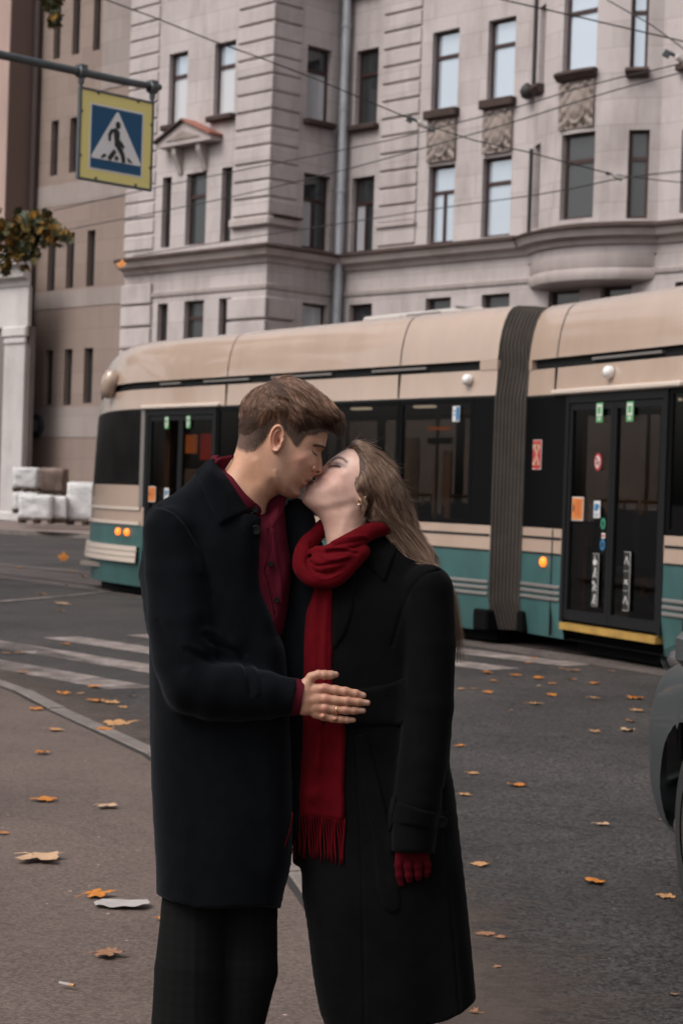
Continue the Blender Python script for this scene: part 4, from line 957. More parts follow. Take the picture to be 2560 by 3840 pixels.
# ------------------------------------------------------------------ pedestrian crossing sign on its arm
GALV = mat('galvanised_steel', (0.10,0.105,0.11), 0.5, 0.5, metal=0.5, var=0.15, vscale=8)
SYEL = mat('sign_yellow_film', (0.86,0.72,0.26), 0.5); SBLU = mat('sign_blue_film', (0.003,0.07,0.165), 0.45); SWHT = mat('sign_white_film', (0.80,0.76,0.76), 0.45); SBLK = mat('sign_black_film', (0.012,0.012,0.012), 0.5)
S0 = at(299, 500, 18.9); SF = Frame((S0.x, S0.y, 0), (0.713, 0.70))
zt = SF.hit_y(301, 331)[1]; zb = SF.hit_y(296, 665)[1]; sw = SF.hit_y(567, 500)[0]; sh = zt-zb
za_ = SF.hit_y(300, 268)[1]
sign = empty('crossing_sign', SF.M @ Matrix.Translation((-2.6,0,0.1)), 'blue and yellow pedestrian crossing sign hanging from a long steel arm', 'road sign')
obj('pole', MB().tube([(-2.6,0,0.1),(-2.6,0,za_+0.6)], [0.09,0.06], 14), GALV, sign, SF.M, smooth=True, auto=40)
obj('arm', MB().tube([(-2.65,0,za_-0.02),(0.6,0,za_),(sw+0.10,0,za_+0.02)], [0.045,0.04,0.034], 10), GALV, sign, SF.M, smooth=True, auto=40)
for x in (0.0, sw):
    obj('hanger', MB().tube([(x,0,za_),(x,0,zt)], 0.018, 8), GALV, sign, SF.M)
    obj('clamp', MB().lathe([(0.05,-0.05),(0.065,-0.04),(0.065,0.04),(0.05,0.05)], 12, Matrix.Translation((x,0,za_)) @ Matrix.Rotation(math.pi/2,4,'Y')).cbox((x-0.02,-0.03,za_-0.12),(x+0.02,0.03,za_-0.03),0.006).cbox((x-0.05,-0.05,za_+0.03),(x+0.05,0.05,za_+0.075),0.012), GALV, sign, SF.M)
pn = obj('panel', MB().cbox((0.0,-0.012,zb),(sw,0.02,zt),0.004), SYEL, sign, SF.M)
fr_ = 0.018
obj('panel_edge', MB().box((-fr_,-0.02,zb-fr_),(0.004,0.024,zt+fr_)).box((sw-0.004,-0.02,zb-fr_),(sw+fr_,0.024,zt+fr_)).box((0.004,-0.0195,zb-fr_),(sw-0.004,0.0235,zb+0.004)).box((0.004,-0.0195,zt-0.004),(sw-0.004,0.0235,zt+fr_)), GALV, pn, SF.M)
def spoly(pts, y, mt, name): obj(name, MB().prism([(a*sw, zb+b_*sh) for a, b_ in pts], -0.012-y-0.002, -0.012-y, lambda a,b_,d:(a,d,b_)), mt, pn, SF.M)
spoly([(.125,.115),(.875,.115),(.875,.865),(.125,.865)], 0.001, SWHT, 'white_border')
spoly([(.145,.135),(.855,.135),(.855,.845),(.145,.845)], 0.004, SBLU, 'blue_field')
spoly([(.165,.245),(.835,.245),(.85,.265),(.52,.80),(.50,.815),(.48,.80),(.15,.265)], 0.007, SWHT, 'white_triangle')
def limb(pts, w):
    L, R = [], []
    for i, (x, y) in enumerate(pts):
        a = pts[max(i-1,0)]; b_ = pts[min(i+1,len(pts)-1)]; v = Vector((b_[0]-a[0], b_[1]-a[1])).normalized(); n = Vector((-v.y, v.x))*w[i]/2
        L.append((x+n.x,y+n.y)); R.append((x-n.x,y-n.y))
    return L + R[::-1]
spoly([(  .51+.036*math.cos(k*math.pi/8), .665+.044*math.sin(k*math.pi/8)) for k in range(16)], 0.010, SBLK, 'figure_head')
spoly(limb([(.45,.585),(.475,.60),(.495,.58),(.50,.48),(.505,.42)], [.03,.065,.085,.07,.066]), 0.010, SBLK, 'figure_body')
spoly(limb([(.475,.605),(.42,.585),(.395,.54),(.395,.47)], [.04,.046,.042,.034]), 0.0125, SBLK, 'figure_arm')
spoly(limb([(.53,.49),(.565,.455),(.60,.42)], [.03,.04,.03]), 0.0125, SBLK, 'figure_arm')
spoly(limb([(.50,.45),(.55,.385),(.585,.33),(.60,.25)], [.066,.06,.054,.05]), 0.015, SBLK, 'figure_leg')
spoly(limb([(.475,.37),(.43,.31),(.39,.26)], [.048,.055,.05]), 0.015, SBLK, 'figure_leg')
for cx in (.315, .50, .685):
    k = (cx-.5)*0.25; spoly([(cx-.025+k*.3,.262),(cx+.02+k*.6,.262),(cx+.03-k*.2,.285),(cx+.012-k*.6,.315),(cx-.02-k*.4,.31)], 0.010, SBLK, 'figure_stripe')
for a, b_ in ((.23,.985),(.79,.985),(.23,.02),(.79,.02),(.01,.75),(.99,.75),(.01,.25),(.99,.25)):
    obj('rivet', MB().lathe([(0.016,0),(0.014,0.008),(0,0.011)], 8, Matrix.Translation((a*sw,-0.013,zb+b_*sh)) @ Matrix.Rotation(math.pi/2,4,'X')), GALV, pn, SF.M)

# ------------------------------------------------------------------ overhead wires
WIREM = mat('overhead_wire', (0.025,0.022,0.022), 0.6, 0.4)
INSM = mat('porcelain_insulator', (0.55,0.50,0.47), 0.4)
def wire(pxs, y0, y1, label, r=0.011, name='overhead_wire'):
    P = []; x0, x1 = pxs[0][0], pxs[-1][0]
    for x, y in pxs: P.append(at(x, y, y0+(y1-y0)*(x-x0)/(x1-x0)))
    P = resample(P, 0.8) + [P[-1]]
    c = P[len(P)//2]
    M = Matrix.Translation(c)
    return tag(obj(name, wmb(MB().tube(P, r, 6), M), WIREM, None, M, smooth=True), label, 'wire', 'overhead wires over the junction')
wire([(150,-95),(400,0),(604,75),(792,151),(996,224),(1280,335),(1427,400),(1585,465)], 24, 26, 'span wire sloping down from the upper left past the quoined corner', 0.009)
wire([(1585,465),(1704,510),(1917,555),(2088,600),(2300,655)], 26, 27, 'wire falling gently between two clamps in front of the carved panels', 0.009)
wire([(2300,655),(2430,672),(2560,684),(2700,700)], 27, 28, 'lower of two wires leaving the clamp at the narrow bay window', 0.008)
wire([(1800,-20),(1884,0),(2088,45),(2349,106),(2560,155),(2700,190)], 22, 24, 'wire crossing the topmost bay window high at the right', 0.009)
wire([(2276,0),(2423,82),(2560,180),(2640,245)], 24, 23, 'steep wire at the upper right corner', 0.009)
wire([(2640,215),(2529,245),(2210,318),(1933,404),(1712,461),(1508,514),(1280,563),(996,620),(600,700),(200,790)], 24, 34, 'upper of the two long parallel wires rising to the right', 0.009)
wire([(2640,250),(2560,270),(2260,351),(1925,457),(1704,522),(1280,640),(865,739),(490,815),(160,880)], 24, 34, 'lower of the two long parallel wires rising to the right', 0.009)
wire([(2700,625),(2560,641),(2325,669),(2064,722),(1688,775),(1410,818),(1000,880),(500,960)], 25, 36, 'thin lowest wire passing in front of the second floor windows', 0.009)
def insulator(px, py, Y, label, k=1.0):
    c = at(px, py, Y); M = Matrix.Translation(c) @ Matrix.Rotation(0.5, 4, 'Y') @ Matrix.Rotation(math.pi/2, 4, 'Y')
    e = empty('wire_insulator', M, label, 'insulator', 'clamps on the overhead wires')
    obj('porcelain', MB().lathe([(0.0,-0.13*k),(0.03*k,-0.13*k),(0.035*k,-0.10*k),(0.075*k,-0.08*k),(0.04*k,-0.05*k),(0.075*k,-0.02*k),(0.04*k,0.01*k),(0.075*k,0.04*k),(0.035*k,0.09*k),(0.03*k,0.13*k),(0,0.13*k)], 12), INSM, e, M, smooth=True)
    obj('clamp', MB().lathe([(0.0,-0.24*k),(0.03*k,-0.22*k),(0.03*k,-0.13*k)], 8), GALV, e, M); obj('clamp', MB().lathe([(0.03*k,0.13*k),(0.045*k,0.2*k),(0.0,0.26*k)], 8), GALV, e, M); obj('clamp_lug', MB().cbox((-0.02*k,-0.02*k,-0.32*k),(0.10*k,0.02*k,-0.2*k),0.01), GALV, e, M)
insulator(1585, 467, 26, 'pale insulator on the span wire beside the first carved panel', 0.75)
insulator(2305, 662, 27, 'small clamp joining wires beside the narrow bay window', 0.45)
insulator(2556, 225, 23.5, 'pale insulator at the right edge where several wires meet', 0.8)

# ------------------------------------------------------------------ far pavement, wrapped pallets
fy = gnd(180, 2012).y
fpv = MB(); P_ = [(gnd(-900,1985).x*1.0, gnd(-900,1985).y), (gnd(0,1999).x, gnd(0,1999).y), (gnd(380,2022).x, gnd(380,2022).y), (gnd(800,2045).x, gnd(800,2045).y), (gnd(1500,2060).x, gnd(1500,2060).y)]
fk = [Vector((x,y,0)) for x, y in P_]
top = MB().grid([[p+Vector((0,0,0.12)) for p in fk], [p+Vector((10,40,0.12)) for p in fk]]); 
tag(obj('far_pavement', flip_up(top), FARPM), kind='structure')
fks = resample(fk, 3.0); fkb = empty('far_kerb', fks[0]); tag(fkb, kind='structure')
for i in range(len(fks)-1):
    a, b_ = fks[i], fks[i+1]; e = (b_-a).normalized(); n = Vector((e.y,-e.x,0)); n = n if n.y < 0 else -n
    q2 = [a+e*0.01, b_-e*0.01]
    mb = MB().grid([[p+n*o+Vector((0,0,z)) for p in q2] for o, z in ((0.0,0.125),(0.16,0.125),(0.18,0.11),(0.19,0.0))]); obj('kerb_stone', flip_up(mb), KERBM, fkb)
m, nt, b = _nodes('shrink_wrap'); b.inputs['Base Color'].default_value = (0.60,0.58,0.58,1); b.inputs['Roughness'].default_value = 0.3
tc = N(nt,'ShaderNodeTexCoord'); wv = N(nt,'ShaderNodeTexNoise', Scale=5.0, Detail=6.0, Roughness=0.7); mpn = N(nt,'ShaderNodeMapping'); mpn.inputs['Scale'].default_value = (0.6,0.6,6.0)
nt.links.new(tc.outputs['Object'], mpn.inputs[0]); nt.links.new(mpn.outputs[0], wv.inputs['Vector'])
rp = N(nt,'ShaderNodeValToRGB'); rp.color_ramp.elements[0].color = (0.42,0.42,0.42,1); rp.color_ramp.elements[1].color = (0.80,0.77,0.76,1); rp.color_ramp.elements[0].position = 0.35; rp.color_ramp.elements[1].position = 0.65
nt.links.new(wv.outputs['Fac'], rp.inputs[0]); nt.links.new(rp.outputs[0], b.inputs['Base Color'])
bp = N(nt,'ShaderNodeBump', Strength=0.6, Distance=0.05); nt.links.new(wv.outputs['Fac'], bp.inputs['Height']); nt.links.new(bp.outputs[0], b.inputs['Normal']); WRAP = m
WOODP = mat('pallet_wood', (0.10,0.07,0.05), 0.8)
BROWNW = mat('brown_sack_load', (0.16,0.11,0.09), 0.6, var=0.4, vscale=3)
def pallet(px0, py0, px1, py1, Y, dep, label, load=WRAP, seed=1, rot=0.0):
    a = at(px0, py1, Y); b_ = at(px1, py0, Y); w = b_.x-a.x; z0 = max(a.z, 0.12); h = b_.z-z0
    M = Matrix.Translation((a.x, Y, z0)) @ Matrix.Rotation(rot, 4, 'Z')
    e = empty('wrapped_pallet', M, label, 'pallet', 'wrapped pallets on the far pavement')
    mb = MB()
    for xx in (0.02, w/2-0.05, w-0.12): mb.box((xx,0.03,0),(xx+0.10,dep-0.03,0.10))
    pb = obj('pallet_base', MB().box((0,0,0.10),(w,dep,0.14)), WOODP, e, M)
    for xx in (0.02, w/2-0.05, w-0.12): obj('pallet_runner', MB().box((xx,0.03,0.0),(xx+0.10,dep-0.03,0.10)), WOODP, pb, M)
    bm = bmesh.new(); bmesh.ops.create_cube(bm, size=1)
    for v in bm.verts: v.co = Vector(((v.co.x+.5)*w, (v.co.y+.5)*dep, 0.14+(v.co.z+.5)*(h-0.14)))
    bmesh.ops.subdivide_edges(bm, edges=bm.edges[:], cuts=7, use_grid_fill=True)
    bmesh.ops.smooth_vert(bm, verts=bm.verts[:], factor=0.5, use_axis_x=True, use_axis_y=True, use_axis_z=True)
    r = random.Random(seed)
    for v in bm.verts: v.co += Vector((r.uniform(-1,1),r.uniform(-1,1),r.uniform(-1,1)))*0.03*w
    me = bpy.data.meshes.new('load'); bm.to_mesh(me); bm.free()
    obj('load', me, load, e, M, smooth=True)
pallet(45,1845,142,1925,58,1.0,'white wrapped pallet at the bottom of the tall stack by the column',WRAP,1)
pallet(45,1755,142,1845,58,1.0,'white wrapped pallet on top of the tall stack by the column',WRAP,2)
pallet(66,1858,196,1962,55,1.0,'low white wrapped pallet in front of the column stack',WRAP,3)
pallet(197,1862,250,1962,55.3,0.9,'narrow white wrapped pallet in the middle of the row',WRAP,4)
pallet(247,1812,384,1968,55.6,1.1,'large white wrapped pallet nearest the tram',WRAP,5)
pallet(148,1757,243,1862,59.5,1.0,'brown loosely wrapped load behind the white pallets',BROWNW,6)

# ------------------------------------------------------------------ autumn tree at the left, mostly outside the frame
def leaf_mat(name, stops, rough=0.55, nscale=1.9):
    m, nt, b = _nodes(name); b.inputs['Roughness'].default_value = rough; b.inputs['Specular IOR Level'].default_value = 0.3
    oi = N(nt, 'ShaderNodeTexCoord'); no = N(nt, 'ShaderNodeTexNoise', Scale=nscale, Detail=5.0, Roughness=0.7); nt.links.new(oi.outputs['Object'], no.inputs['Vector'])
    rp = N(nt, 'ShaderNodeValToRGB'); cr = rp.color_ramp
    while len(cr.elements) < len(stops): cr.elements.new(0.5)
    for e, (p, c) in zip(cr.elements, stops): e.position = p; e.color = tuple(c)+(1,)
    nt.links.new(no.outputs['Fac'], rp.inputs[0]); nt.links.new(rp.outputs[0], b.inputs['Base Color']); MATS[name] = m; return m
TREEL = leaf_mat('tree_leaf', [(0.30,(0.022,0.034,0.020)),(0.50,(0.06,0.066,0.028)),(0.58,(0.30,0.16,0.025)),(0.70,(0.60,0.22,0.03))], nscale=6.5)
BARK = mat('bark', (0.045,0.035,0.03), 0.9, var=0.4, vscale=14, bump=0.8, bscale=30)
tb_ = Vector((-8.3, 27.2, 0.1))
tree = empty('maple_tree', tb_, 'autumn street tree whose dark leafy sprays reach in from the left', 'tree')
trunk_top = tb_+Vector((0.2,0,4.2)); MT = Matrix.Translation(tb_)
def limbp(a, b_, r0, r1, bow=0.3, seed=0):
    r = random.Random(seed); P = []; n = 8
    off = Vector((r.uniform(-1,1),r.uniform(-1,1),r.uniform(0,1)))*bow
    for i in range(n+1): t = i/n; P.append(a.lerp(b_, t) + off*math.sin(math.pi*t))
    return P, [r0+(r1-r0)*i/n for i in range(n+1)]
P, R = limbp(tb_, trunk_top, 0.26, 0.17, 0.12, 1)
obj('trunk', wmb(MB().tube(P, R, 14), MT), BARK, tree, MT, smooth=True)
cA = at(95, 870, 26.5); cB = at(185, -20, 26.8)
clusters = [(at(40,900,26.6), Vector((0.42,0.35,0.28)), 125), (at(125,855,26.5), Vector((0.42,0.35,0.26)), 130), (at(205,890,26.5), Vector((0.24,0.25,0.17)), 46), (at(95,960,26.5), Vector((0.24,0.25,0.20)), 34), (at(15,990,26.5), Vector((0.12,0.2,0.13)), 22),
            (at(-160,840,27), Vector((0.7,0.6,0.5)), 380), (at(190,0,26.8), Vector((0.17,0.2,0.20)), 52), (at(205,70,26.8), Vector((0.08,0.12,0.14)), 16), (at(170,-160,26.8), Vector((0.45,0.4,0.4)), 190)]
r = random.Random(21)
for k in range(34):
    a = r.uniform(0, 2*math.pi); el = r.uniform(-0.3, 1.3); c = trunk_top + Vector((math.cos(a)*math.cos(el)*2.6, math.sin(a)*math.cos(el)*2.4, 1.2+math.sin(el)*2.6))
    clusters.append((c, Vector((0.6,0.6,0.45)), 150))
lb = MB(); lv = []; lfaces = []
def leaf_quad(c, n, up, s):
    t = n.cross(up).normalized(); u = t.cross(n)
    pts = [(-0.12,-0.5),(-0.5,-0.1),(-0.32,0.05),(-0.42,0.36),(-0.12,0.22),(0,0.62),(0.12,0.22),(0.42,0.36),(0.32,0.05),(0.5,-0.1),(0.12,-0.5)]
    return [c + t*(a*s) + u*(b_*s) + n*(0.12*s*(abs(a)*2-0.5)) for a, b_ in pts]
limbs = []
for ci, (c, rad, n) in enumerate(clusters):
    src_ = trunk_top - Vector((0,0,r.uniform(0,1.0))) if ci >= 9 else (at(-420,880,27) if ci < 6 else at(-260,-520,26.8))
    P, R = limbp(src_, c, 0.03 if ci < 9 else 0.06, 0.008, 0.12 if ci < 9 else 0.35, ci); limbs.append((P, R))
    for k in range(n):
        while True:
            q2 = Vector((r.uniform(-1,1),r.uniform(-1,1),r.uniform(-1,1)))
            if q2.length <= 1: break
        p = c + Vector((q2.x*rad.x, q2.y*rad.y, q2.z*rad.z))
        if ci >= 9:
            x, y = proj(p)
            if x > -40: continue
        nrm = Vector((r.gauss(0,1), r.gauss(0,1)-0.5, r.gauss(0,1)+0.3)).normalized()
        lb.add(leaf_quad(p, nrm, Vector((r.gauss(0,.5), r.gauss(0,.5), -1)).normalized(), r.uniform(0.10,0.19)), [(0,1,2,10),(2,3,4,10),(4,5,6,10),(6,7,8,10),(8,9,10)])
P, R = limbp(trunk_top, at(-420,880,27), 0.07, 0.03, 0.2, 90); limbs.append((P, R)); P, R = limbp(trunk_top, at(-260,-520,26.8), 0.08, 0.03, 0.2, 91); limbs.append((P, R))
for P, R in limbs:
    x, y = proj(P[-1]); obj('limb', wmb(MB().tube(P, R, 6), MT), BARK, tree, MT, smooth=True)
tag(obj('crown', wmb(lb, MT), TREEL, tree, MT), kind='stuff')

# ------------------------------------------------------------------ fallen maple leaves, paper, cigarette end
LCOLS = {'orange': leaf_mat('leaf_orange', [(0.3,(0.36,0.11,0.016)),(0.55,(0.52,0.19,0.03)),(0.7,(0.42,0.15,0.028))]), 'tan': leaf_mat('leaf_tan', [(0.3,(0.36,0.17,0.065)),(0.55,(0.46,0.25,0.11)),(0.7,(0.32,0.14,0.05))]),
         'pale': leaf_mat('leaf_pale', [(0.3,(0.44,0.26,0.145)),(0.6,(0.52,0.34,0.21)),(0.75,(0.40,0.21,0.10))]), 'brown': leaf_mat('leaf_brown', [(0.3,(0.17,0.075,0.04)),(0.55,(0.30,0.15,0.08)),(0.7,(0.22,0.10,0.05))])}
outline = [(0,-0.10),(0.16,-0.22),(0.30,-0.10),(0.28,0.02),(0.52,0.06),(0.44,0.16),(0.50,0.30),(0.34,0.30),(0.28,0.38),(0.17,0.34),(0.18,0.50),(0.08,0.56),(0.0,0.72)]
outline = outline + [(-x, y) for x, y in outline[-2:0:-1]]
def leaf_mesh(seed, curl):
    r = random.Random(seed); mb = MB(); n = len(outline); ox = [(x*r.uniform(.85,1.12), y*r.uniform(.88,1.1)) for x, y in outline]
    def H(x, y): return curl*(0.55*x*x + 0.5*(y-0.2)**2) + 0.10*curl*math.sin(7*x+seed)*math.cos(5*y+seed*2) + 0.03
    vs = [(0,0.08,H(0,0.08)+0.01)] + [(x*.55, y*.55+0.04, H(x*.55,y*.55+.04)+0.02*r.uniform(-1,1)) for x, y in ox] + [(x, y, H(x,y)+0.03*r.uniform(-1,1)) for x, y in ox]
    fs = []
    for i in range(n):
        j = (i+1) % n; fs.append((0, 1+i, 1+j)); fs.append((1+i, 1+n+i, 1+n+j, 1+j))
    mb.add(vs, fs); mb.tube([(0,-0.05,H(0,-.05)+.01),(0.03,-0.3,0.07),(0.10,-0.52,0.03)], 0.012, 5)
    return mb.mesh('leaf_shape')
LM = {c: [leaf_mesh(k+ord(c[0]), cu) for k, cu in enumerate((0.18,0.35,0.6))] for c in LCOLS}
for c, ms in LM.items():
    for me in ms: me.materials.append(LCOLS[c]); me.polygons.foreach_set('use_smooth', [True]*len(me.polygons))
rl = random.Random(5)
def leaf(px, py, wpx, col, label, z=0.0, group=None, tilt=None, var=None, Y=None):
    p = gnd(px, py, z) if Y is None else at(px, py, Y)
    d = (p-CAM_P).length; s = 1.22*wpx*d/F_PX
    M = Matrix.Translation(p+Vector((0,0,0.004))) @ Matrix.Rotation(rl.uniform(0,6.28),4,'Z') @ Matrix.Rotation(rl.uniform(-.12,.12) if tilt is None else tilt,4,'X') @ Matrix.Scale(s,4)
    o = obj('maple_leaf', LM[col][rl.randrange(3) if var is None else var], None, None, M)
    tag(o, label, 'leaf', group or 'fallen leaves on the road and pavement'); return o
k = 1/0.6125
ORD = 'first second third fourth fifth sixth seventh eighth ninth tenth eleventh twelfth thirteenth fourteenth fifteenth sixteenth seventeenth eighteenth nineteenth twentieth twenty-first twenty-second twenty-third twenty-fourth'.split()
PAVL = [(80,1972,95,'pale','large pale leaf lying flat on the pavement left of the man'), (214,2058,62,'orange','orange curled leaf next to the white paper scrap'), (236,2194,66,'brown','dull brown leaf lowest on the pavement'), (103,1840,52,'orange','bright orange leaf on the pavement above the large pale leaf'),
        (240,1853,46,'pale','pale curled leaf close to the dark coat on the pavement'), (103,1730,34,'orange','small orange leaf midway up the pavement'), (6,1914,24,'orange','orange leaf cut by the left edge of the picture'), (121,1677,36,'tan','tan leaf on the pavement below the small orange one near the kerb'), (80,1630,30,'orange','orange leaf highest on the pavement beside the kerb'),
        (361,2112,22,'orange','orange leaf half hidden behind the grey trousers'), (236,1675,32,'orange','orange leaf lying at the inner edge of the kerb')]
for x, y, w, c, lab in PAVL: leaf(x*k, y*k, w*k, c, lab, ZP, var=0 if w > 60 else None)
leaf(265*k, 1666*k, 54*k, 'tan', 'large tan leaf lying across the kerb stones', ZP+0.01, tilt=0.15); leaf(311*k, 1659*k, 30*k, 'tan', 'tan leaf on the kerb right beside the navy coat', ZP+0.01)
RDL = [(217,1611,38,'orange'),(255,1614,38,'tan'),(145,1595,30,'orange'),(222,1578,28,'orange'),(58,1546,26,'brown'),(12,1501,18,'orange'),(45,1500,22,'tan'),(152,1480,22,'orange'),(190,1594,16,'tan'),(283,1625,20,'tan'),(300,1600,16,'tan')]
for i_, (x, y, w, c) in enumerate(sorted(RDL)): leaf(x*k, y*k, w*k, c, f'small {c} leaf, {ORD[i_]} from the left of those on the zebra crossing', 0.005)
FARL = [(75,2132,24,'orange'),(275,2145,20,'orange'),(323,2164,26,'pale'),(254,2195,20,'orange'),(152,2230,28,'orange'),(243,2267,50,'pale'),(225,2293,24,'orange'),(420,2180,16,'orange')]
for i_, (x, y, w, c) in enumerate(sorted(FARL)): leaf(x, y, w, c, f'small {c} leaf, {ORD[i_]} from the left of those in front of the tram nose', 0.005)
leaf(239, 2096, 34, 'orange', 'orange leaf standing upright on the far road', 0.06, tilt=1.3, var=0)
leaf(455, 998, 34, 'orange', 'single orange leaf drifting in the air beside the stone corner', tilt=1.2, Y=26)
R2 = [(675,888,48,'orange'),(795,897,46,'orange'),(912,912,52,'orange'),(970,937,38,'orange'),(1060,877,56,'brown'),(1050,917,50,'orange'),(1165,935,50,'orange'),(905,948,22,'pale'),(555,962,34,'tan'),(608,962,34,'orange'),(668,976,46,'orange'),(960,988,46,'orange'),(1150,1003,46,'tan'),(1365,1062,52,'tan'),(1435,1062,38,'tan'),(1320,1110,46,'orange'),(1170,1160,48,'tan'),(700,925,36,'orange'),(850,842,32,'orange'),(880,820,34,'orange'),(1240,880,26,'brown'),(780,1060,20,'tan'),(1010,868,26,'orange')]
for i_, (x, y, w, c) in enumerate(sorted(R2)): leaf(1280+x/1.225, 1800+y/1.225, w/1.225, c, f'small {c} leaf, {ORD[i_]} from the left of those between tram and car', 0.005)
leaf(1280+875/1.225, 1800+1030/1.225, 50, 'tan', 'tan leaf on the road just right of the black coat sleeve', 0.0); leaf(1280+1355/1.225, 1800+1005/1.225, 62, 'orange', 'bright orange leaf by the tram step near the car', 0.0); leaf(1280+1300/1.225, 1800+1155/1.225, 54, 'pale', 'pale leaf on the road left of the car bonnet', 0.0)
R3 = [(535,122,44,'orange','orange leaf beside the elbow of the black coat'),(595,247,58,'tan','tan leaf on the road level with the black coat cuff'),(810,302,82,'orange','orange leaf with its stem up in the middle of the road'),(558,346,54,'tan','flat tan leaf touching the edge of the black coat'),(1185,482,66,'pale','pale yellow curled leaf left of the car wheel'),(650,668,80,'tan','long tan leaf on the road right of the red glove'),(1175,750,100,'orange','brightest orange leaf on the near road'),(1487,812,80,'tan','tan leaf in the shadow under the car wheel'),(655,985,80,'brown','dull brown leaf low on the road beside the coat skirt'),(742,1003,56,'brown','second dull brown leaf low on the road'),(722,1140,40,'brown','brown leaf scrap near the coat hem'),(600,1348,60,'brown','dark brown leaf at the bottom beside the coat hem'),(1522,1264,40,'brown','dark brown leaf at the lower right'),(1462,460,18,'pale','tiny pale leaf against the car bumper')]
for x, y, w, c, lab in R3: leaf(1280+x/1.225, 2700+y/1.225, w/1.225, c, lab, 0.0)
# paper scrap
pc = gnd(280*k, 2077*k, ZP+0.004); s = 0.19
PAPER = mat('paper_white', (0.36,0.325,0.31), 0.8, var=0.08, vscale=20)
mb = MB(); n = 12
mb.grid([[Vector(((i/n-.5)*s*(1-.35*abs(j/6-.5)), (j/6-.5)*s*0.62*(1-.4*abs(i/n-.4)), 0.004+0.003*math.sin(i*1.1+j*.7)*math.cos(j*1.3)+0.02*max(0,i/n-.6))) for j in range(7)] for i in range(n+1)])
tag(obj('paper_scrap', mb, PAPER, None, Matrix.Translation(pc) @ Matrix.Rotation(-0.1,4,'Z'), smooth=True), 'crumpled white paper scrap on the pavement', 'paper')
cg = gnd(152*k, 2265*k, ZP+0.004); Mc = Matrix.Translation(cg+Vector((0,0,0.006))) @ Matrix.Rotation(-0.5,4,'Z')
ce = empty('cigarette_end', Mc, 'white cigarette end on the pavement', 'litter'); obj('paper', MB().tube([(-0.022,0,0),(0.012,0,0)], 0.0045, 8), PAPER, ce, Mc); obj('filter', MB().tube([(0.012,0,0),(0.028,0,0)], 0.0046, 8), mat('filter_tan',(0.45,0.24,0.12),0.8), ce, Mc)

# ------------------------------------------------------------------ parked car at the right edge, seen along its flank
def cr2(P, n):
    out = []; m = len(P)
    for i in range(m-1):
        a, b_, c, d = [P[min(max(j,0),m-1)] for j in (i-1,i,i+1,i+2)]
        for k2 in range(n):
            t = k2/n; out.append(tuple(0.5*((2*b_[q2])+(c[q2]-a[q2])*t+(2*a[q2]-5*b_[q2]+4*c[q2]-d[q2])*t*t+(3*b_[q2]-a[q2]-3*c[q2]+d[q2])*t**3) for q2 in (0,1)))
    return out+[tuple(P[-1])]
CARP = mat('car_grey_paint', (0.046,0.053,0.055), 0.42, 0.35, metal=0.1, coat=0.25, var=0.04, vscale=3)
CARB = mat('car_black_plastic', (0.012,0.012,0.012), 0.7); TYRE = mat('tyre_rubber', (0.015,0.015,0.015), 0.8); RIMM = mat('alloy_rim', (0.06,0.055,0.052), 0.5, metal=0.3)
LENS = glass_mat('headlight_lens', (0.85,0.85,0.85), 1.5); LAMPIN = mat('headlight_bowl', (0.30,0.28,0.28), 0.25, metal=0.7)
CO = Vector((1.222, 7.72, 0)); CF = Frame(CO, (0.045, -1.0))    # local x backwards along the flank, y into the car
car = empty('parked_car', CF.M, 'grey car with dark wheel cut off by the right edge', 'car')
CL, CW = 4.25, 1.76; WHX = [0.93, 3.45]; WR = 0.315; ARCH = 0.385
def car_sec(s):
    """half-section: (inset from the side, z) from the sill to the roof centre"""
    f = max(0.0, 1-max(s,0)/0.42); ins = 0.20*f**2.0
    if s < 0: ins = 0.20+0.42*(-s/0.16)**1.6
    if s > 3.95: ins = 0.22*((s-3.95)/0.3)**2
    zh = 0.80+0.14*min(1, max(s,-0.16)+0.16)**0.8 if s < 1.0 else 0.94
    lo = 0.20+0.09*f
    g = 0.0
    if 1.15 < s < 4.0:
        u = (s-1.15)/2.85; g = 0.50*max(0.0, math.sin(math.pi*min(1, u*1.15 if u < .435 else .5+(u-.435)*.85)))**0.6
    pts = [(0.11,lo),(0.05,lo+0.06),(0.014,0.38),(0.003,0.50),(0.0,0.62),(0.018,zh-0.14),(0.05,zh-0.06),(0.11,zh-0.015),(0.20,zh+0.012+0.06*min(1,g*4)),(0.30,zh+0.03+g*0.85),(0.42,zh+0.04+g),(0.62,zh+0.05+g*1.04),(CW/2,zh+0.055+g*1.06)]
    k = 1.0 if s >= 0 else 1-0.35*(-s/0.16)**2
    return [(min(ins+y if i < 12 else y, CW/2), 0.2+(z-0.2)*k) for i, (y, z) in enumerate(pts)]
ss = [-0.16+0.02*i for i in range(222)]; NS = 40; rows = []
for s in ss:
    q2 = cr2(car_sec(s), 4); rows.append(q2)
NP = len(rows[0])
def snap(s, y, z, j):
    for w in WHX:
        d = math.hypot(s-w, z-WR)
        if y < 0.30 and abs(d-ARCH) < 0.024 and z < 0.78: s, z = w+(s-w)/d*ARCH, WR+(z-WR)/d*ARCH
    return (s, y, z)
for mir, side in ((0,'flank'),(1,'flank')):
    pass
mb = MB(); VG = [[snap(s, y, z, j) for j, (y, z) in enumerate(rows[i])] for i, s in enumerate(ss)]
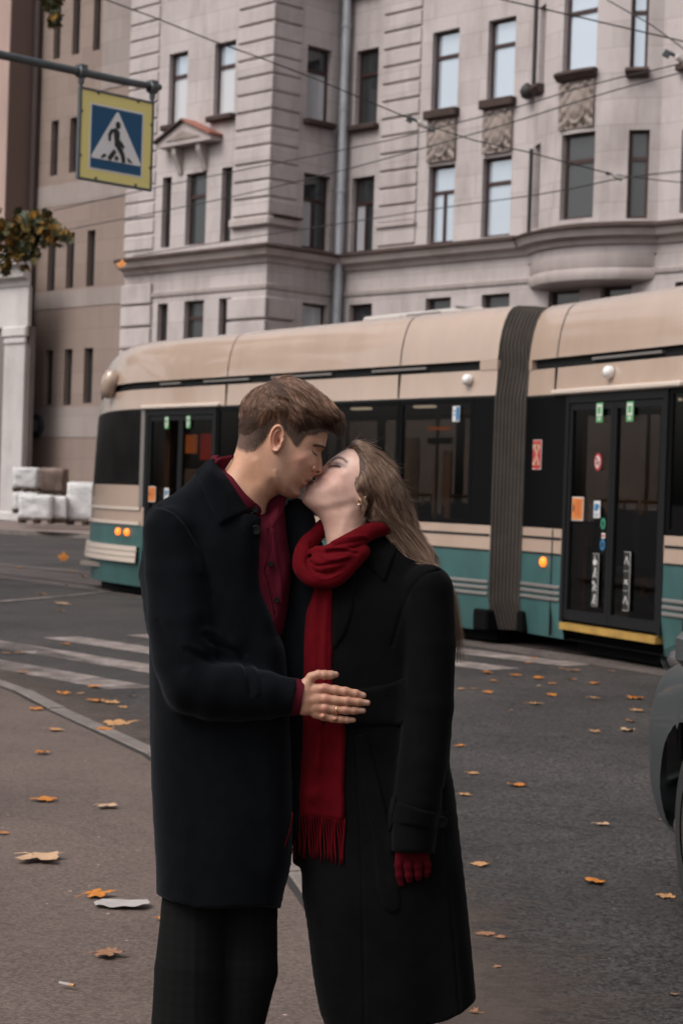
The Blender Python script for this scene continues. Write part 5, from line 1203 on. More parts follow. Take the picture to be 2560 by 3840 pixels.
for i in range(len(ss)-1):
    for j in range(NP-1):
        sm = (ss[i]+ss[i+1])/2; zm = (rows[i][j][1]+rows[i][j+1][1])/2; ym = rows[i][j][0]
        if zm < 0.78 and ym < 0.30 and any(math.hypot(sm-w, zm-WR) < ARCH for w in WHX): continue
        glass = 1.25 < sm < 3.9 and 8*4 <= j < 9*4+2
        for mir in (0, 1):
            q2 = [Vector(VG[i][j]), Vector(VG[i+1][j]), Vector(VG[i+1][j+1]), Vector(VG[i][j+1])]
            if mir: q2 = [Vector((p.x, CW-p.y, p.z)) for p in q2][::-1]
            mb.add(q2, [(0,1,2,3)], 1 if glass else 0)
obj('body', weld(mb), [CARP, CARB], car, CF.M, smooth=True, auto=60)
obj('underbody', MB().box((0.15,0.28,0.17),(4.1,CW-0.28,0.44)), CARB, car, CF.M)
obj('bumper_lip', MB().cbox((-0.02,0.42,0.16),(0.3,CW-0.42,0.24),0.02), CARB, car, CF.M)
for w in WHX:
    for sd_, yy in ((-1, 0.15), (1, CW-0.15)):
        Mw = Matrix.Translation((w, yy, WR)) @ Matrix.Rotation(math.pi/2*(1 if sd_ < 0 else -1),4,'X')
        wh = obj('wheel', MB().lathe([(0.20,-0.1),(0.25,-0.105),(0.30,-0.095),(WR,-0.07),(WR,0.07),(0.30,0.095),(0.25,0.105),(0.20,0.1)], 40, Mw), TYRE, car, CF.M, smooth=True)
        obj('rim', MB().lathe([(0.215,-0.08),(0.21,0.06),(0.20,0.095),(0.185,0.085),(0.18,0.03)], 40, Mw), RIMM, wh, CF.M, smooth=True)
        obj('hub', MB().lathe([(0,0.07),(0.05,0.075),(0.06,0.05),(0.06,-0.02),(0,-0.02)], 16, Mw), RIMM, wh, CF.M)
        for q2 in range(10): obj('spoke', MB().cbox((0.04,-0.018,0.03),(0.195,0.018,0.07),0.008,0,Mw @ Matrix.Rotation(2*math.pi*q2/10,4,'Z')), RIMM, wh, CF.M)
        al = MB(); y_in = 0.45 if sd_ < 0 else CW-0.45; y_out = 0.13 if sd_ < 0 else CW-0.13
        al.grid([[Vector((w+(ARCH-0.003)*math.cos(a), y2, WR+(ARCH-0.003)*math.sin(a))) for a in [math.pi*(-0.12+1.24*k2/24) for k2 in range(25)]] for y2 in (y_out, y_in)]); obj('wheel_arch', al, CARB, car, CF.M, smooth=True)
        obj('arch_back', MB().lathe([(0,0),(ARCH,0)], 30, Matrix.Translation((w, y_in, WR)) @ Matrix.Rotation(math.pi/2,4,'X')), CARB, car, CF.M)
for mir in (0, 1):
    f = lambda x, y, z: Vector((x, CW-y if mir else y, z))
    Mh = Matrix.Translation(f(0.02,0.26,0.845))
    hl = obj('headlight', MB().lathe([(0.001,-1),(0.5,-0.87),(0.87,-0.5),(1,0),(0.87,0.5),(0.5,0.87),(0.001,1)], 20, Mh @ Matrix.Rotation(0.5*(1-2*mir),4,'Z') @ Matrix.Diagonal((0.19,0.10,0.085,1))), LENS, car, CF.M, smooth=True)
    obj('lamp_bowl', MB().lathe([(0.001,-1),(0.5,-0.87),(0.87,-0.5),(1,0),(0.87,0.5),(0.5,0.87),(0.001,1)], 16, Mh @ Matrix.Rotation(0.5*(1-2*mir),4,'Z') @ Matrix.Diagonal((0.16,0.075,0.065,1))), LAMPIN, hl, CF.M, smooth=True)
    obj('door_mirror', MB().cbox(f(1.45,-0.16,0.95), f(1.57,0.05,1.08), 0.03), CARP, car, CF.M)
    obj('door_handle', MB().cbox(f(2.3,-0.02,0.80), f(2.48,0.03,0.83), 0.01), CARP, car, CF.M)
# ------------------------------------------------------------------ people: tools
YC = 4.15; KP = YC/F_PX                        # depth of the couple, metres per photograph pixel there
_R, _U, _Fw = np.array(CAM_R), np.array(CAM_U), np.array(_fwd)
def pw(A):                                     # (px, py, depth offset in px) -> world
    A = np.asarray(A, float); d = _Fw + np.outer((A[:,0]-CX)/F_PX, _R) - np.outer((A[:,1]-CY)/F_PX, _U)
    t = (YC + A[:,2]*KP)/d[:,1]; return np.array(CAM_P) + d*t[:,None]
def pw1(x, y, d): return Vector(pw([(x, y, d)])[0])
def cr(P, n=8, closed=True):                   # catmull-rom resample
    P = np.asarray(P, float); m = len(P); out = []
    for i in range(m if closed else m-1):
        a, b_, c, d = [P[j % m] if closed else P[min(max(j,0),m-1)] for j in (i-1,i,i+1,i+2)]
        for k in range(n):
            t = k/n; out.append(0.5*((2*b_)+(c-a)*t+(2*a-5*b_+4*c-d)*t*t+(3*b_-a-3*c+d)*t**3))
    if not closed: out.append(P[-1])
    return np.array(out)
def conv(P, ox, oy, s): return [(ox+p[0]/s, oy+p[1]/s) + tuple(p[2:]) for p in P]
def seg_dist(X, Y, P, closed=True):            # unsigned distance to polyline and inside test
    P = np.asarray(P, float); best = np.full(X.shape, 1e9); inside = np.zeros(X.shape, bool); n = len(P)
    for i in range(n if closed else n-1):
        ax, ay = P[i][:2]; bx, by = P[(i+1) % n][:2]; dx, dy = bx-ax, by-ay; L = dx*dx+dy*dy+1e-12
        t = np.clip(((X-ax)*dx+(Y-ay)*dy)/L, 0, 1); best = np.minimum(best, (X-ax-t*dx)**2+(Y-ay-t*dy)**2)
        if closed:
            c = ((ay > Y) != (by > Y)) & (X < dx*(Y-ay)/(by-ay if by != ay else 1e-9)+ax); inside ^= c
    best = np.sqrt(best); return (np.where(inside, best, -best) if closed else best)
def idw(X, Y, C, cols, p=3.0):
    num = [np.zeros(X.shape) for _ in cols]; den = np.zeros(X.shape)
    for c in C:
        w = 1.0/(((X-c[0])**2+(Y-c[1])**2+60.0)**(p/2)); den += w
        for i, k in enumerate(cols): num[i] += w*c[k]
    return [q/den for q in num]
def tps(X, Y, C, col, lam=40.0):              # smooth interpolation through control points
    P = np.array([c[:2] for c in C], float)/100.0; v = np.array([c[col] for c in C], float); n = len(P)
    r2 = ((P[:,None,:]-P[None,:,:])**2).sum(2); K = r2*np.log(r2+1e-9)*0.5
    A = np.zeros((n+3,n+3)); A[:n,:n] = K+np.eye(n)*lam/1000.0; A[:n,n] = 1; A[:n,n+1:] = P; A[n,:n] = 1; A[n+1:,:n] = P.T
    s = np.linalg.solve(A, np.concatenate([v,[0,0,0]])); out = s[n]+s[n+1]*X/100.0+s[n+2]*Y/100.0
    for i in range(n):
        q = (X/100.0-P[i,0])**2+(Y/100.0-P[i,1])**2; out = out+s[i]*0.5*q*np.log(q+1e-9)
    return np.clip(out, v.min()*0.9, v.max()*1.05)
def surfnets(F, org, h):
    s = F < 0; nx, ny, nz = F.shape
    c = np.zeros((nx-1,ny-1,nz-1), np.uint8)
    for a in (0,1):
        for b_ in (0,1):
            for e in (0,1): c += s[a:nx-1+a, b_:ny-1+b_, e:nz-1+e]
    I, J, K = np.nonzero((c > 0) & (c < 8)); idx = -np.ones(c.shape, np.int64); idx[I,J,K] = np.arange(len(I))
    pos = np.zeros((len(I),3)); cnt = np.zeros(len(I))
    cor = [(a,b_,e) for a in (0,1) for b_ in (0,1) for e in (0,1)]
    for p in range(8):
        for q in range(p+1, 8):
            A, B = cor[p], cor[q]
            if sum(abs(A[i]-B[i]) for i in range(3)) != 1: continue
            fa = F[I+A[0],J+A[1],K+A[2]]; fb = F[I+B[0],J+B[1],K+B[2]]; m = (fa < 0) != (fb < 0)
            t = np.where(m, fa/np.where(m, fa-fb, 1), 0)
            for i in range(3): pos[:,i] += np.where(m, A[i]+t*(B[i]-A[i]), 0)
            cnt += m
    V = (np.stack([I,J,K],1) + pos/cnt[:,None])*h + np.array(org)
    faces = []
    def quads(i, j, k, cells, flip):
        q = np.stack([idx[i+a, j+b_, k+e] for a, b_, e in cells], 1); ok = (q >= 0).all(1)
        q = q[ok]; f = flip[ok]; q[f] = q[f][:, ::-1]; faces.append(q)
    i, j, k = np.nonzero(s[:-1,1:-1,1:-1] != s[1:,1:-1,1:-1]); j += 1; k += 1
    quads(i, j, k, [(0,-1,-1),(0,0,-1),(0,0,0),(0,-1,0)], ~s[i,j,k])
    i, j, k = np.nonzero(s[1:-1,:-1,1:-1] != s[1:-1,1:,1:-1]); i += 1; k += 1
    quads(i, j, k, [(-1,0,-1),(-1,0,0),(0,0,0),(0,0,-1)], ~s[i,j,k])
    i, j, k = np.nonzero(s[1:-1,1:-1,:-1] != s[1:-1,1:-1,1:]); i += 1; j += 1
    quads(i, j, k, [(-1,-1,0),(0,-1,0),(0,0,0),(-1,0,0)], ~s[i,j,k])
    return V, np.concatenate(faces)
def relax(V, Fc, it=2, lam=0.5):
    E = np.concatenate([Fc[:,[0,1]],Fc[:,[1,2]],Fc[:,[2,3]],Fc[:,[3,0]]]); V = V.copy(); n = len(V)
    deg = np.bincount(E.ravel(), minlength=n).astype(float)[:,None]
    for _ in range(it):
        S = np.zeros_like(V)
        for c in range(3): S[:,c] = np.bincount(E[:,0], V[E[:,1],c], n) + np.bincount(E[:,1], V[E[:,0],c], n)
        V += lam*(S/np.maximum(deg,1)-V)
    return V
def normals(V, Fc):
    nf = np.cross(V[Fc[:,2]]-V[Fc[:,0]], V[Fc[:,3]]-V[Fc[:,1]]); nv = np.zeros_like(V)
    for k in range(4):
        for c in range(3): nv[:,c] += np.bincount(Fc[:,k], nf[:,c], len(V))
    return nv/np.maximum(np.linalg.norm(nv,axis=1,keepdims=True),1e-9)
def np_mesh(name, V, Fc, col=None, world=True):
    me = bpy.data.meshes.new(name); W = pw(V) if world else V
    me.from_pydata(W.tolist(), [], Fc.tolist()); 
    if col is not None:
        at_ = me.color_attributes.new('Col', 'FLOAT_COLOR', 'POINT'); buf = np.ones((len(V),4), np.float32); buf[:,:3] = col; at_.data.foreach_set('color', buf.ravel())
    me.polygons.foreach_set('use_smooth', [True]*len(me.polygons)); me.update(); return me
def tvec(me, o): me.vertices.foreach_get  # noqa
def place(name, me, mt, parent, origin):
    """world-space mesh -> object whose origin is the parent's frame"""
    M = MW[parent.name] if parent is not None else Matrix.Translation(origin)
    me.transform(M.inverted()); me.update()
    return obj(name, me, mt, parent, M)
def smin(a, b_, k): h = np.clip(0.5+0.5*(b_-a)/k, 0, 1); return b_*(1-h)+a*h-k*h*(1-h)
def capsule(X, Y, Z, pts):                      # tapered capsule chain; pts: (x, y, d, r)
    out = None
    for (a, b_) in zip(pts[:-1], pts[1:]):
        A = np.array(a[:3], float); B = np.array(b_[:3], float); D = B-A; L = (D*D).sum()+1e-9
        t = np.clip(((X-A[0])*D[0]+(Y-A[1])*D[1]+(Z-A[2])*D[2])/L, 0, 1)
        q = np.sqrt((X-A[0]-t*D[0])**2+(Y-A[1]-t*D[1])**2+(Z-A[2]-t*D[2])**2) - (a[3]+(b_[3]-a[3])*t)
        out = q if out is None else smin(out, q, 8.0)
    return out
class Relief:
    """a form inflated from its outline: half-thickness field over the picture plane, mid-plane depth"""
    def __init__(s, outline, ctrl, mid=0.0, h=3.0, pad=12, smooth=6, nose=None):
        s.poly = cr(outline, smooth); s.ctrl = ctrl; s.h = h; s.mid = mid
        lo = s.poly.min(0)-pad; hi = s.poly.max(0)+pad; s.xs = np.arange(lo[0], hi[0]+h, h); s.ys = np.arange(lo[1], hi[1]+h, h)
        s.X, s.Y = np.meshgrid(s.xs, s.ys, indexing='ij')
        s.D = seg_dist(s.X, s.Y, s.poly); Wc, Dc = tps(s.X, s.Y, ctrl, 2), tps(s.X, s.Y, ctrl, 3)
        if nose is not None:
            line, r0, r1, wn, dn = nose; t = np.clip((seg_dist(s.X, s.Y, cr(line,5,False), False)-r0)/(r1-r0), 0, 1); t = t*t*(3-2*t)
            Wc = wn*(1-t)+Wc*t; Dc = dn*(1-t)+Dc*t
        u = np.clip(s.D/Dc, None, 1); s.W2 = np.where(u > 0, Wc**2*(1-(1-u)**2), Wc**2*2*u)
        s.midf = np.full(s.X.shape, mid) if np.isscalar(mid) else mid(s.X, s.Y)
    def sample(s, X, Y):                         # half thickness of this form at other grid points
        i = np.clip((X-s.xs[0])/s.h, 0, len(s.xs)-1.001); j = np.clip((Y-s.ys[0])/s.h, 0, len(s.ys)-1.001); i0 = i.astype(int); j0 = j.astype(int); a = i-i0; b_ = j-j0
        W = np.where(s.W2 > 0, np.sqrt(np.maximum(s.W2,0)), -30.0); ins = (X >= s.xs[0])&(X <= s.xs[-1])&(Y >= s.ys[0])&(Y <= s.ys[-1])
        return np.where(ins, W[i0,j0]*(1-a)*(1-b_)+W[i0+1,j0]*a*(1-b_)+W[i0,j0+1]*(1-a)*b_+W[i0+1,j0+1]*a*b_, -30.0)
    def drape(s, head, edge, tmax, run):         # lay hair on a head: thickness grows away from the hairline
        d = seg_dist(s.X, s.Y, cr(edge,4,False), False); t = np.clip(d/run, 0, 1); t = t*t*(3-2*t); over = head.sample(s.X, s.Y) + (-3.0+(tmax+3.0)*t)
        Wi = np.where(s.W2 > 0, np.sqrt(np.maximum(s.W2,0)), -1.0); W = np.maximum(Wi*(0.35+0.65*t), over); s.W2 = np.where(s.D > 0, np.maximum(W,0.5)**2, s.W2)
    def bump(s, x, y, rx, ry, amp, ang=0.0, only=None):
        c, q = math.cos(ang), math.sin(ang); dx, dy = s.X-x, s.Y-y; a, b_ = (dx*c+dy*q)/rx, (-dx*q+dy*c)/ry
        s.add(amp*np.exp(-(a*a+b_*b_)))
    def line(s, P, r, amp): s.add(amp*np.exp(-(seg_dist(s.X, s.Y, cr(P,4,False), False)/r)**2))
    def add(s, dW):
        W = np.sqrt(np.maximum(s.W2, 0)); fade = np.clip(s.D/8.0, 0, 1)
        s.W2 = np.where(s.W2 > 0, np.maximum(W + dW*fade, 0.5)**2, s.W2)
    def field(s, zs):                            # implicit values on the grid x depth, approx distance
        Z = zs[None,None,:]-s.midf[:,:,None]; W2 = s.W2[:,:,None]
        return (Z*Z-W2)/(np.abs(Z)+np.sqrt(np.maximum(W2,0))+6.0)
    def zrange(s): m = math.sqrt(max(s.W2.max(),1)); return np.arange(s.midf.min()-m-12, s.midf.max()+m+12, s.h)
    def mesh(s, extra=None, it=2):
        zs = s.zrange()
        F = s.field(zs)
        if extra is not None: F = extra(F, s.X[:,:,None], s.Y[:,:,None], zs[None,None,:])
        V, Fc = surfnets(F, (s.xs[0], s.ys[0], zs[0]), s.h)
        return relax(V, Fc, it), Fc
def grid3(lo, hi, h): return [np.arange(lo[i], hi[i]+h, h) for i in range(3)]
def sdf_mesh(fn, lo, hi, h, it=2):
    xs, ys, zs = grid3(lo, hi, h); F = fn(xs[:,None,None], ys[None,:,None], zs[None,None,:])
    V, Fc = surfnets(F, (xs[0],ys[0],zs[0]), h); return relax(V, Fc, it), Fc
from mathutils.bvhtree import BVHTree
def bvh_of(V, Fc): return BVHTree.FromPolygons([tuple(p) for p in V], [tuple(f) for f in Fc.tolist()])
def near_d(bv, x, y, default=None):              # nearest depth (px) of a form at a pixel, in px space
    hit = bv.ray_cast(Vector((x, y, -2000)), Vector((0,0,1)), 6000)
    return hit[0].z if hit[0] is not None else default
from mathutils.geometry import delaunay_2d_cdt
def patch(poly, bv, thick, spacing=9.0, edge=5.0, smooth=6, base=None, relief=None, default=0.0, sink=1.0, rs=6):
    """a piece of cloth lying on a form: polygon in pixels, thickness in px"""
    P = cr(poly, rs) if rs else np.asarray(poly, float); n = len(P)
    lo, hi = P.min(0), P.max(0); xs = np.arange(lo[0]+spacing/2, hi[0], spacing); ys = np.arange(lo[1]+spacing/2, hi[1], spacing)
    X, Y = np.meshgrid(xs, ys, indexing='ij'); D = seg_dist(X, Y, P); ok = D > spacing*0.4
    pts = [Vector(p) for p in P] + [Vector((a,b_)) for a, b_ in zip(X[ok], Y[ok])]
    r = delaunay_2d_cdt(pts, [(i,(i+1)%n) for i in range(n)], [], 1, 1e-5)
    vv = np.array([tuple(v) for v in r[0]]); ff = [tuple(f) for f in r[2]]
    dd = seg_dist(vv[:,0], vv[:,1], P); dd = np.maximum(dd, 0)
    z = np.array([(near_d(bv, a, b_) if base is None else base(a,b_)) if True else 0 for a, b_ in vv], dtype=object)
    known = np.array([q is not None for q in z]); zf = np.array([float(q) if q is not None else default for q in z])
    nb = [[] for _ in vv]
    for f in ff:
        for i in range(len(f)): nb[f[i]].append(f[(i+1)%len(f)]); nb[f[(i+1)%len(f)]].append(f[i])
    if (~known).any():
        kz = zf[known].mean() if known.any() else default; zf[~known] = kz
        for _ in range(40):
            for i in np.nonzero(~known)[0]: zf[i] = np.mean(zf[nb[i]]) if nb[i] else kz
    for _ in range(smooth): 
        z2 = np.array([np.mean(zf[q]) if q else zf[i] for i, q in enumerate(nb)]); zf = np.minimum(0.5*zf+0.5*z2, zf+0.0) if False else 0.5*zf+0.5*z2
    off = -sink*0 - thick*(1-np.exp(-dd/edge)) + sink*np.exp(-dd/edge)
    if relief is not None: off = off - relief(vv[:,0], vv[:,1])*(1-np.exp(-dd/(edge*1.5)))
    V = np.column_stack([vv, zf+off])
    return V, ff
def patch_mesh(name, V, ff, col=None):
    me = bpy.data.meshes.new(name); me.from_pydata(pw(V).tolist(), [], [f[::-1] for f in ff]); me.polygons.foreach_set('use_smooth', [True]*len(me.polygons)); me.update()
    # make the faces look at the camera
    if len(me.polygons) and sum(p.normal.y*p.area for p in me.polygons) > 0: me.flip_normals()
    return me
def wool(name, col, sheen=0.35, rough=0.92, bump=0.8, tint=(0.6,0.65,0.75)):
    m, nt, b = _nodes(name); b.inputs['Roughness'].default_value = rough; b.inputs['Specular IOR Level'].default_value = 0.05
    b.inputs['Sheen Weight'].default_value = sheen; b.inputs['Sheen Roughness'].default_value = 0.35; b.inputs['Sheen Tint'].default_value = tint+(1,)
    tc = N(nt,'ShaderNodeTexCoord'); n = N(nt,'ShaderNodeTexNoise', Scale=420.0, Detail=4.0, Roughness=0.7); nt.links.new(tc.outputs['Object'], n.inputs['Vector'])
    n2 = N(nt,'ShaderNodeTexNoise', Scale=26.0, Detail=5.0); nt.links.new(tc.outputs['Object'], n2.inputs['Vector'])
    ad = N(nt,'ShaderNodeMath', operation='ADD'); nt.links.new(n.outputs['Fac'], ad.inputs[0]); nt.links.new(n2.outputs['Fac'], ad.inputs[1])
    mr = N(nt,'ShaderNodeMapRange'); mr.inputs['From Min'].default_value = 0.7; mr.inputs['From Max'].default_value = 1.3; mr.inputs['To Min'].default_value = 0.72; mr.inputs['To Max'].default_value = 1.3
    nt.links.new(ad.outputs[0], mr.inputs['Value']); mx = N(nt,'ShaderNodeVectorMath', operation='MULTIPLY'); mx.inputs[0].default_value = col; nt.links.new(mr.outputs[0], mx.inputs[1]); nt.links.new(mx.outputs[0], b.inputs['Base Color'])
    bp = N(nt,'ShaderNodeBump', Strength=bump, Distance=0.0012); nt.links.new(ad.outputs[0], bp.inputs['Height']); nt.links.new(bp.outputs[0], b.inputs['Normal']); MATS[name] = m; return m
def skin(name):
    m, nt, b = _nodes(name); b.inputs['Roughness'].default_value = 0.48; b.inputs['Specular IOR Level'].default_value = 0.4
    b.inputs['Subsurface Weight'].default_value = 0.18; b.inputs['Subsurface Radius'].default_value = (1.0,0.35,0.2); b.inputs['Subsurface Scale'].default_value = 0.008
    vc = N(nt,'ShaderNodeVertexColor', layer_name='Col'); tc = N(nt,'ShaderNodeTexCoord')
    n = N(nt,'ShaderNodeTexNoise', Scale=60.0, Detail=8.0, Roughness=0.7); nt.links.new(tc.outputs['Object'], n.inputs['Vector'])
    mr = N(nt,'ShaderNodeMapRange'); mr.inputs['From Min'].default_value = 0.3; mr.inputs['From Max'].default_value = 0.7; mr.inputs['To Min'].default_value = 0.9; mr.inputs['To Max'].default_value = 1.1; nt.links.new(n.outputs['Fac'], mr.inputs['Value'])
    mx = N(nt,'ShaderNodeVectorMath', operation='MULTIPLY'); nt.links.new(vc.outputs[0], mx.inputs[0]); nt.links.new(mr.outputs[0], mx.inputs[1]); nt.links.new(mx.outputs[0], b.inputs['Base Color'])
    n3 = N(nt,'ShaderNodeTexNoise', Scale=500.0, Detail=3.0); nt.links.new(tc.outputs['Object'], n3.inputs['Vector'])
    bp = N(nt,'ShaderNodeBump', Strength=0.25, Distance=0.0006); nt.links.new(n3.outputs['Fac'], bp.inputs['Height']); nt.links.new(bp.outputs[0], b.inputs['Normal']); MATS[name] = m; return m
def hair_mat(name, c0, c1):
    m, nt, b = _nodes(name); b.inputs['Roughness'].default_value = 0.42; b.inputs['Specular IOR Level'].default_value = 0.35
    hi = N(nt,'ShaderNodeHairInfo'); rp = N(nt,'ShaderNodeMix', data_type='RGBA'); rp.inputs[6].default_value = c0+(1,); rp.inputs[7].default_value = c1+(1,)
    nt.links.new(hi.outputs['Random'], rp.inputs[0]); nt.links.new(rp.outputs[2], b.inputs['Base Color']); MATS[name] = m; return m
def hair_obj(name, strands, radius, mt, parent):
    """strands: list of arrays in px space"""
    hc = bpy.data.hair_curves.new(name); sizes = [len(s) for s in strands]; hc.add_curves(sizes)
    Mi = np.array(MW[parent.name].inverted()); P = pw(np.concatenate(strands)); P = P@Mi[:3,:3].T + Mi[:3,3]
    hc.attributes['position'].data.foreach_set('vector', P.astype(np.float32).ravel())
    ra = hc.attributes.get('radius') or hc.attributes.new('radius', 'FLOAT', 'POINT')
    rr = np.concatenate([radius*np.linspace(1.0, 0.35, n) for n in sizes]).astype(np.float32); ra.data.foreach_set('value', rr)
    hc.materials.append(mt); o = bpy.data.objects.new(name, hc); return _link(o, parent, MW[parent.name])
def mix_col(col, w, c): w = np.clip(w,0,1)[:,None]; return col*(1-w)+np.array(c)*w
def gauss(V, x, y, rx, ry=None, ang=0.0):
    ry = ry or rx; c, q = math.cos(ang), math.sin(ang); dx, dy = V[:,0]-x, V[:,1]-y; return np.exp(-(((dx*c+dy*q)/rx)**2+((-dx*q+dy*c)/ry)**2))
def gline(V, P, r): return np.exp(-(seg_dist(V[:,0], V[:,1], cr(P,4,False), False)/r)**2)

# ------------------------------------------------------------------ the man: head, neck and hand
HM = lambda P: conv(P, 860, 1360, 3.484)
man_out = HM([(1268,740),(1288,850),(1297,905),(1286,965),(1273,1020),(1262,1058),(1257,1095),(1243,1130),(1209,1152),(1198,1178),(1201,1225),(1211,1300),(1221,1365),(1227,1402),(1221,1438),(1203,1464),(1165,1478),(1122,1482),(1098,1490),(1088,1510),(1086,1530),(1066,1550),(1040,1562),(1026,1584),(1004,1610),(962,1630),(930,1650),(922,1674),(930,1704),(922,1742),(890,1764),(840,1770),(760,1763),(690,1742),(640,1716),(590,1745),(525,1805),(488,1880),(470,1990),(455,2150),(300,2330),(-120,2300),(-330,2000),(-280,1700),(-140,1490),(-60,1400),(0,1310),(50,1225),(85,1130),(112,1010),(135,860),(150,710),(185,570),(260,455),(380,368),(520,318),(700,295),(880,320),(1020,398),(1140,505),(1220,625)])
man_ctrl = HM([(600,600,131,95),(250,650,124,95),(700,380,122,90),(1050,700,112,80),(1190,900,98,60),(1195,1085,86,42),(620,1000,124,95),(1000,1230,107,72),(1110,1180,84,48),(1200,1290,74,40),(1060,1495,66,36),(1050,1550,56,30),(965,1635,58,32),(885,1715,52,32),(760,1640,86,50),(560,1480,108,72),(850,1400,105,72),(1020,1370,92,54),(350,1550,92,80),(150,1850,100,92),(480,1770,84,66),(60,1320,92,82),(-100,1800,110,90),(640,1640,90,60)])
mr_ = Relief(man_out, man_ctrl, mid=-8.0, h=2.5, nose=(HM([(1215,1160),(1210,1230),(1200,1320),(1195,1400),(1160,1462)]), 8.0, 26.0, 21.0, 13.0))
H1 = lambda x, y: (860+x/3.484, 1360+y/3.484)
def B(rel, H, sc, x, y, rx, ry, amp, ang=0.0): X, Y = H(x, y); rel.bump(X, Y, rx/sc, ry/sc, amp, ang)
def Lw(rel, H, sc, P, r, amp): rel.line([H(*p) for p in P], r/sc, amp)
b_ = lambda *a: B(mr_, H1, 3.484, *a); l_ = lambda *a: Lw(mr_, H1, 3.484, *a)
b_(1195,1100,70,30,8,-0.35); b_(1178,1158,34,30,-12); b_(1110,1140,60,26,-5); b_(1112,1176,52,34,6,0.35); l_([(1078,1150),(1105,1185),(1140,1205)],9,-5)
b_(1118,1402,38,42,9); l_([(1098,1345),(1068,1395),(1078,1440)],13,-7); b_(1148,1428,28,13,-11,0.1); b_(1195,1418,30,28,4)
l_([(1070,1420),(1020,1480),(985,1550)],22,-4); l_([(995,1552),(1030,1560),(1068,1553)],8,-7); l_([(1010,1530),(1045,1530),(1080,1520)],14,4); l_([(965,1618),(1000,1590),(1025,1578)],16,5); b_(960,1640,50,14,-5,-0.4); b_(900,1720,50,40,4)
b_(980,1240,120,60,5,-0.3); b_(800,1330,90,130,-4); l_([(600,1420),(625,1560),(700,1700),(800,1755)],30,3); l_([(560,1560),(600,1680),(660,1740)],46,-5); l_([(350,1290),(430,1500),(520,1720)],60,5); b_(200,1500,110,160,-4)
# ear relief
ec = H1(622,992); ang = 0.13; ca, sa = math.cos(ang), math.sin(ang)
def ear(rel, ec, ax, ay, ang, amp, flip=1):
    ca, sa = math.cos(ang), math.sin(ang); dx, dy = (rel.X-ec[0])*flip, rel.Y-ec[1]; u = (dx*ca+dy*sa)/ax; v = (-dx*sa+dy*ca)/ay
    u = u*(1+0.22*v*(v > 0)) ; e = np.sqrt(u*u+v*v)
    body = amp*0.62*np.clip((1.02-e)/0.10, 0, 1); rim = amp*0.40*np.exp(-((e-0.86)/0.12)**2)*((u < 0.45)|(v < -0.2))
    anti = amp*0.22*np.exp(-((np.sqrt(((u-0.08)/0.62)**2+((v-0.05)/0.68)**2)-0.88)/0.14)**2)*(u < 0.25)
    concha = -amp*0.75*np.exp(-(((u-0.12)/0.30)**2+((v-0.18)/0.34)**2)); fossa = -amp*0.35*np.exp(-(((u-0.22)/0.22)**2+((v+0.42)/0.22)**2))
    trag = amp*0.32*np.exp(-(((u-0.62)/0.18)**2+((v-0.22)/0.2)**2)); lobe = amp*0.22*np.exp(-(((u-0.05)/0.4)**2+((v-0.80)/0.2)**2))
    hole = -amp*0.5*np.exp(-(((u-0.34)/0.13)**2+((v-0.20)/0.15)**2))
    rel.add(np.where(e < 1.15, body+rim+anti+concha+fossa+trag+lobe+hole, 0)); return u, v, e
b_(470,1000,60,150,-4); ear(mr_, ec, 103/3.484, 190/3.484, ang, 25.0)
MV, MF = mr_.mesh()
def man_cols(V):
    X = (V[:,0]-860)*3.484; Y = (V[:,1]-1360)*3.484; Q = np.column_stack([X,Y]); c = np.tile(np.array([0.53,0.295,0.198]), (len(V),1))
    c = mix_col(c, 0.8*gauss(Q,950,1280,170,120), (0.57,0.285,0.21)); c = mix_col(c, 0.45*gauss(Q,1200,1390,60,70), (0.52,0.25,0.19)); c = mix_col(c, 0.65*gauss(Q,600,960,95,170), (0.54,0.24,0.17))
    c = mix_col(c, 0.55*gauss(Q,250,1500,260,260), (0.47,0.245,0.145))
    beard = np.maximum.reduce([gauss(Q,730,1180,75,120), gauss(Q,680,1400,130,190), gauss(Q,820,1640,170,110), 0.7*gauss(Q,1020,1500,70,50), gauss(Q,900,1700,80,70)]); c = mix_col(c, 0.42*beard, (0.27,0.175,0.14))
    c = mix_col(c, 0.85*gline(Q,[(1010,1543),(1045,1540),(1078,1530)],13), (0.36,0.145,0.12)); c = mix_col(c, 0.8*gline(Q,[(975,1612),(1005,1590),(1026,1574)],14), (0.37,0.15,0.125)); c = mix_col(c, 0.85*gline(Q,[(992,1553),(1030,1561),(1066,1555)],6), (0.07,0.025,0.02))
    c = mix_col(c, 0.97*gline(Q,[(1105,1082),(1160,1086),(1215,1100),(1246,1112)],19), (0.05,0.03,0.022)); c = mix_col(c, 0.9*gline(Q,[(1082,1150),(1104,1186),(1135,1208)],10), (0.02,0.012,0.010)); c = mix_col(c, 0.35*gauss(Q,1130,1170,60,50), (0.36,0.17,0.13))
    c = mix_col(c, 0.9*gauss(Q,1150,1430,22,10), (0.05,0.02,0.015))
    # closely cut sides and nape: dark roots on the scalp
    sp_ = [(1300,870),(1250,915),(1180,915),(1110,950),(1010,955),(965,990),(928,1062),(885,1090),(850,1072),(800,985),(745,885),(650,795),(560,825),(510,930),(455,1010),(400,1085),(320,1150),(220,1170),(110,1140),(60,1080),(80,300),(1300,300)]
    sd = seg_dist(X, Y, np.array(sp_, float)); fade = np.where(X < 480, 60.0, 26.0); c = mix_col(c, 0.9*np.clip(sd/fade+0.35,0,1), (0.062,0.036,0.027))
    return c
man = empty('person', Matrix.Translation((pw1(760,3300,0).x, YC, 0.1)), 'man in a navy wool coat and burgundy shirt bending to kiss the woman', 'person')
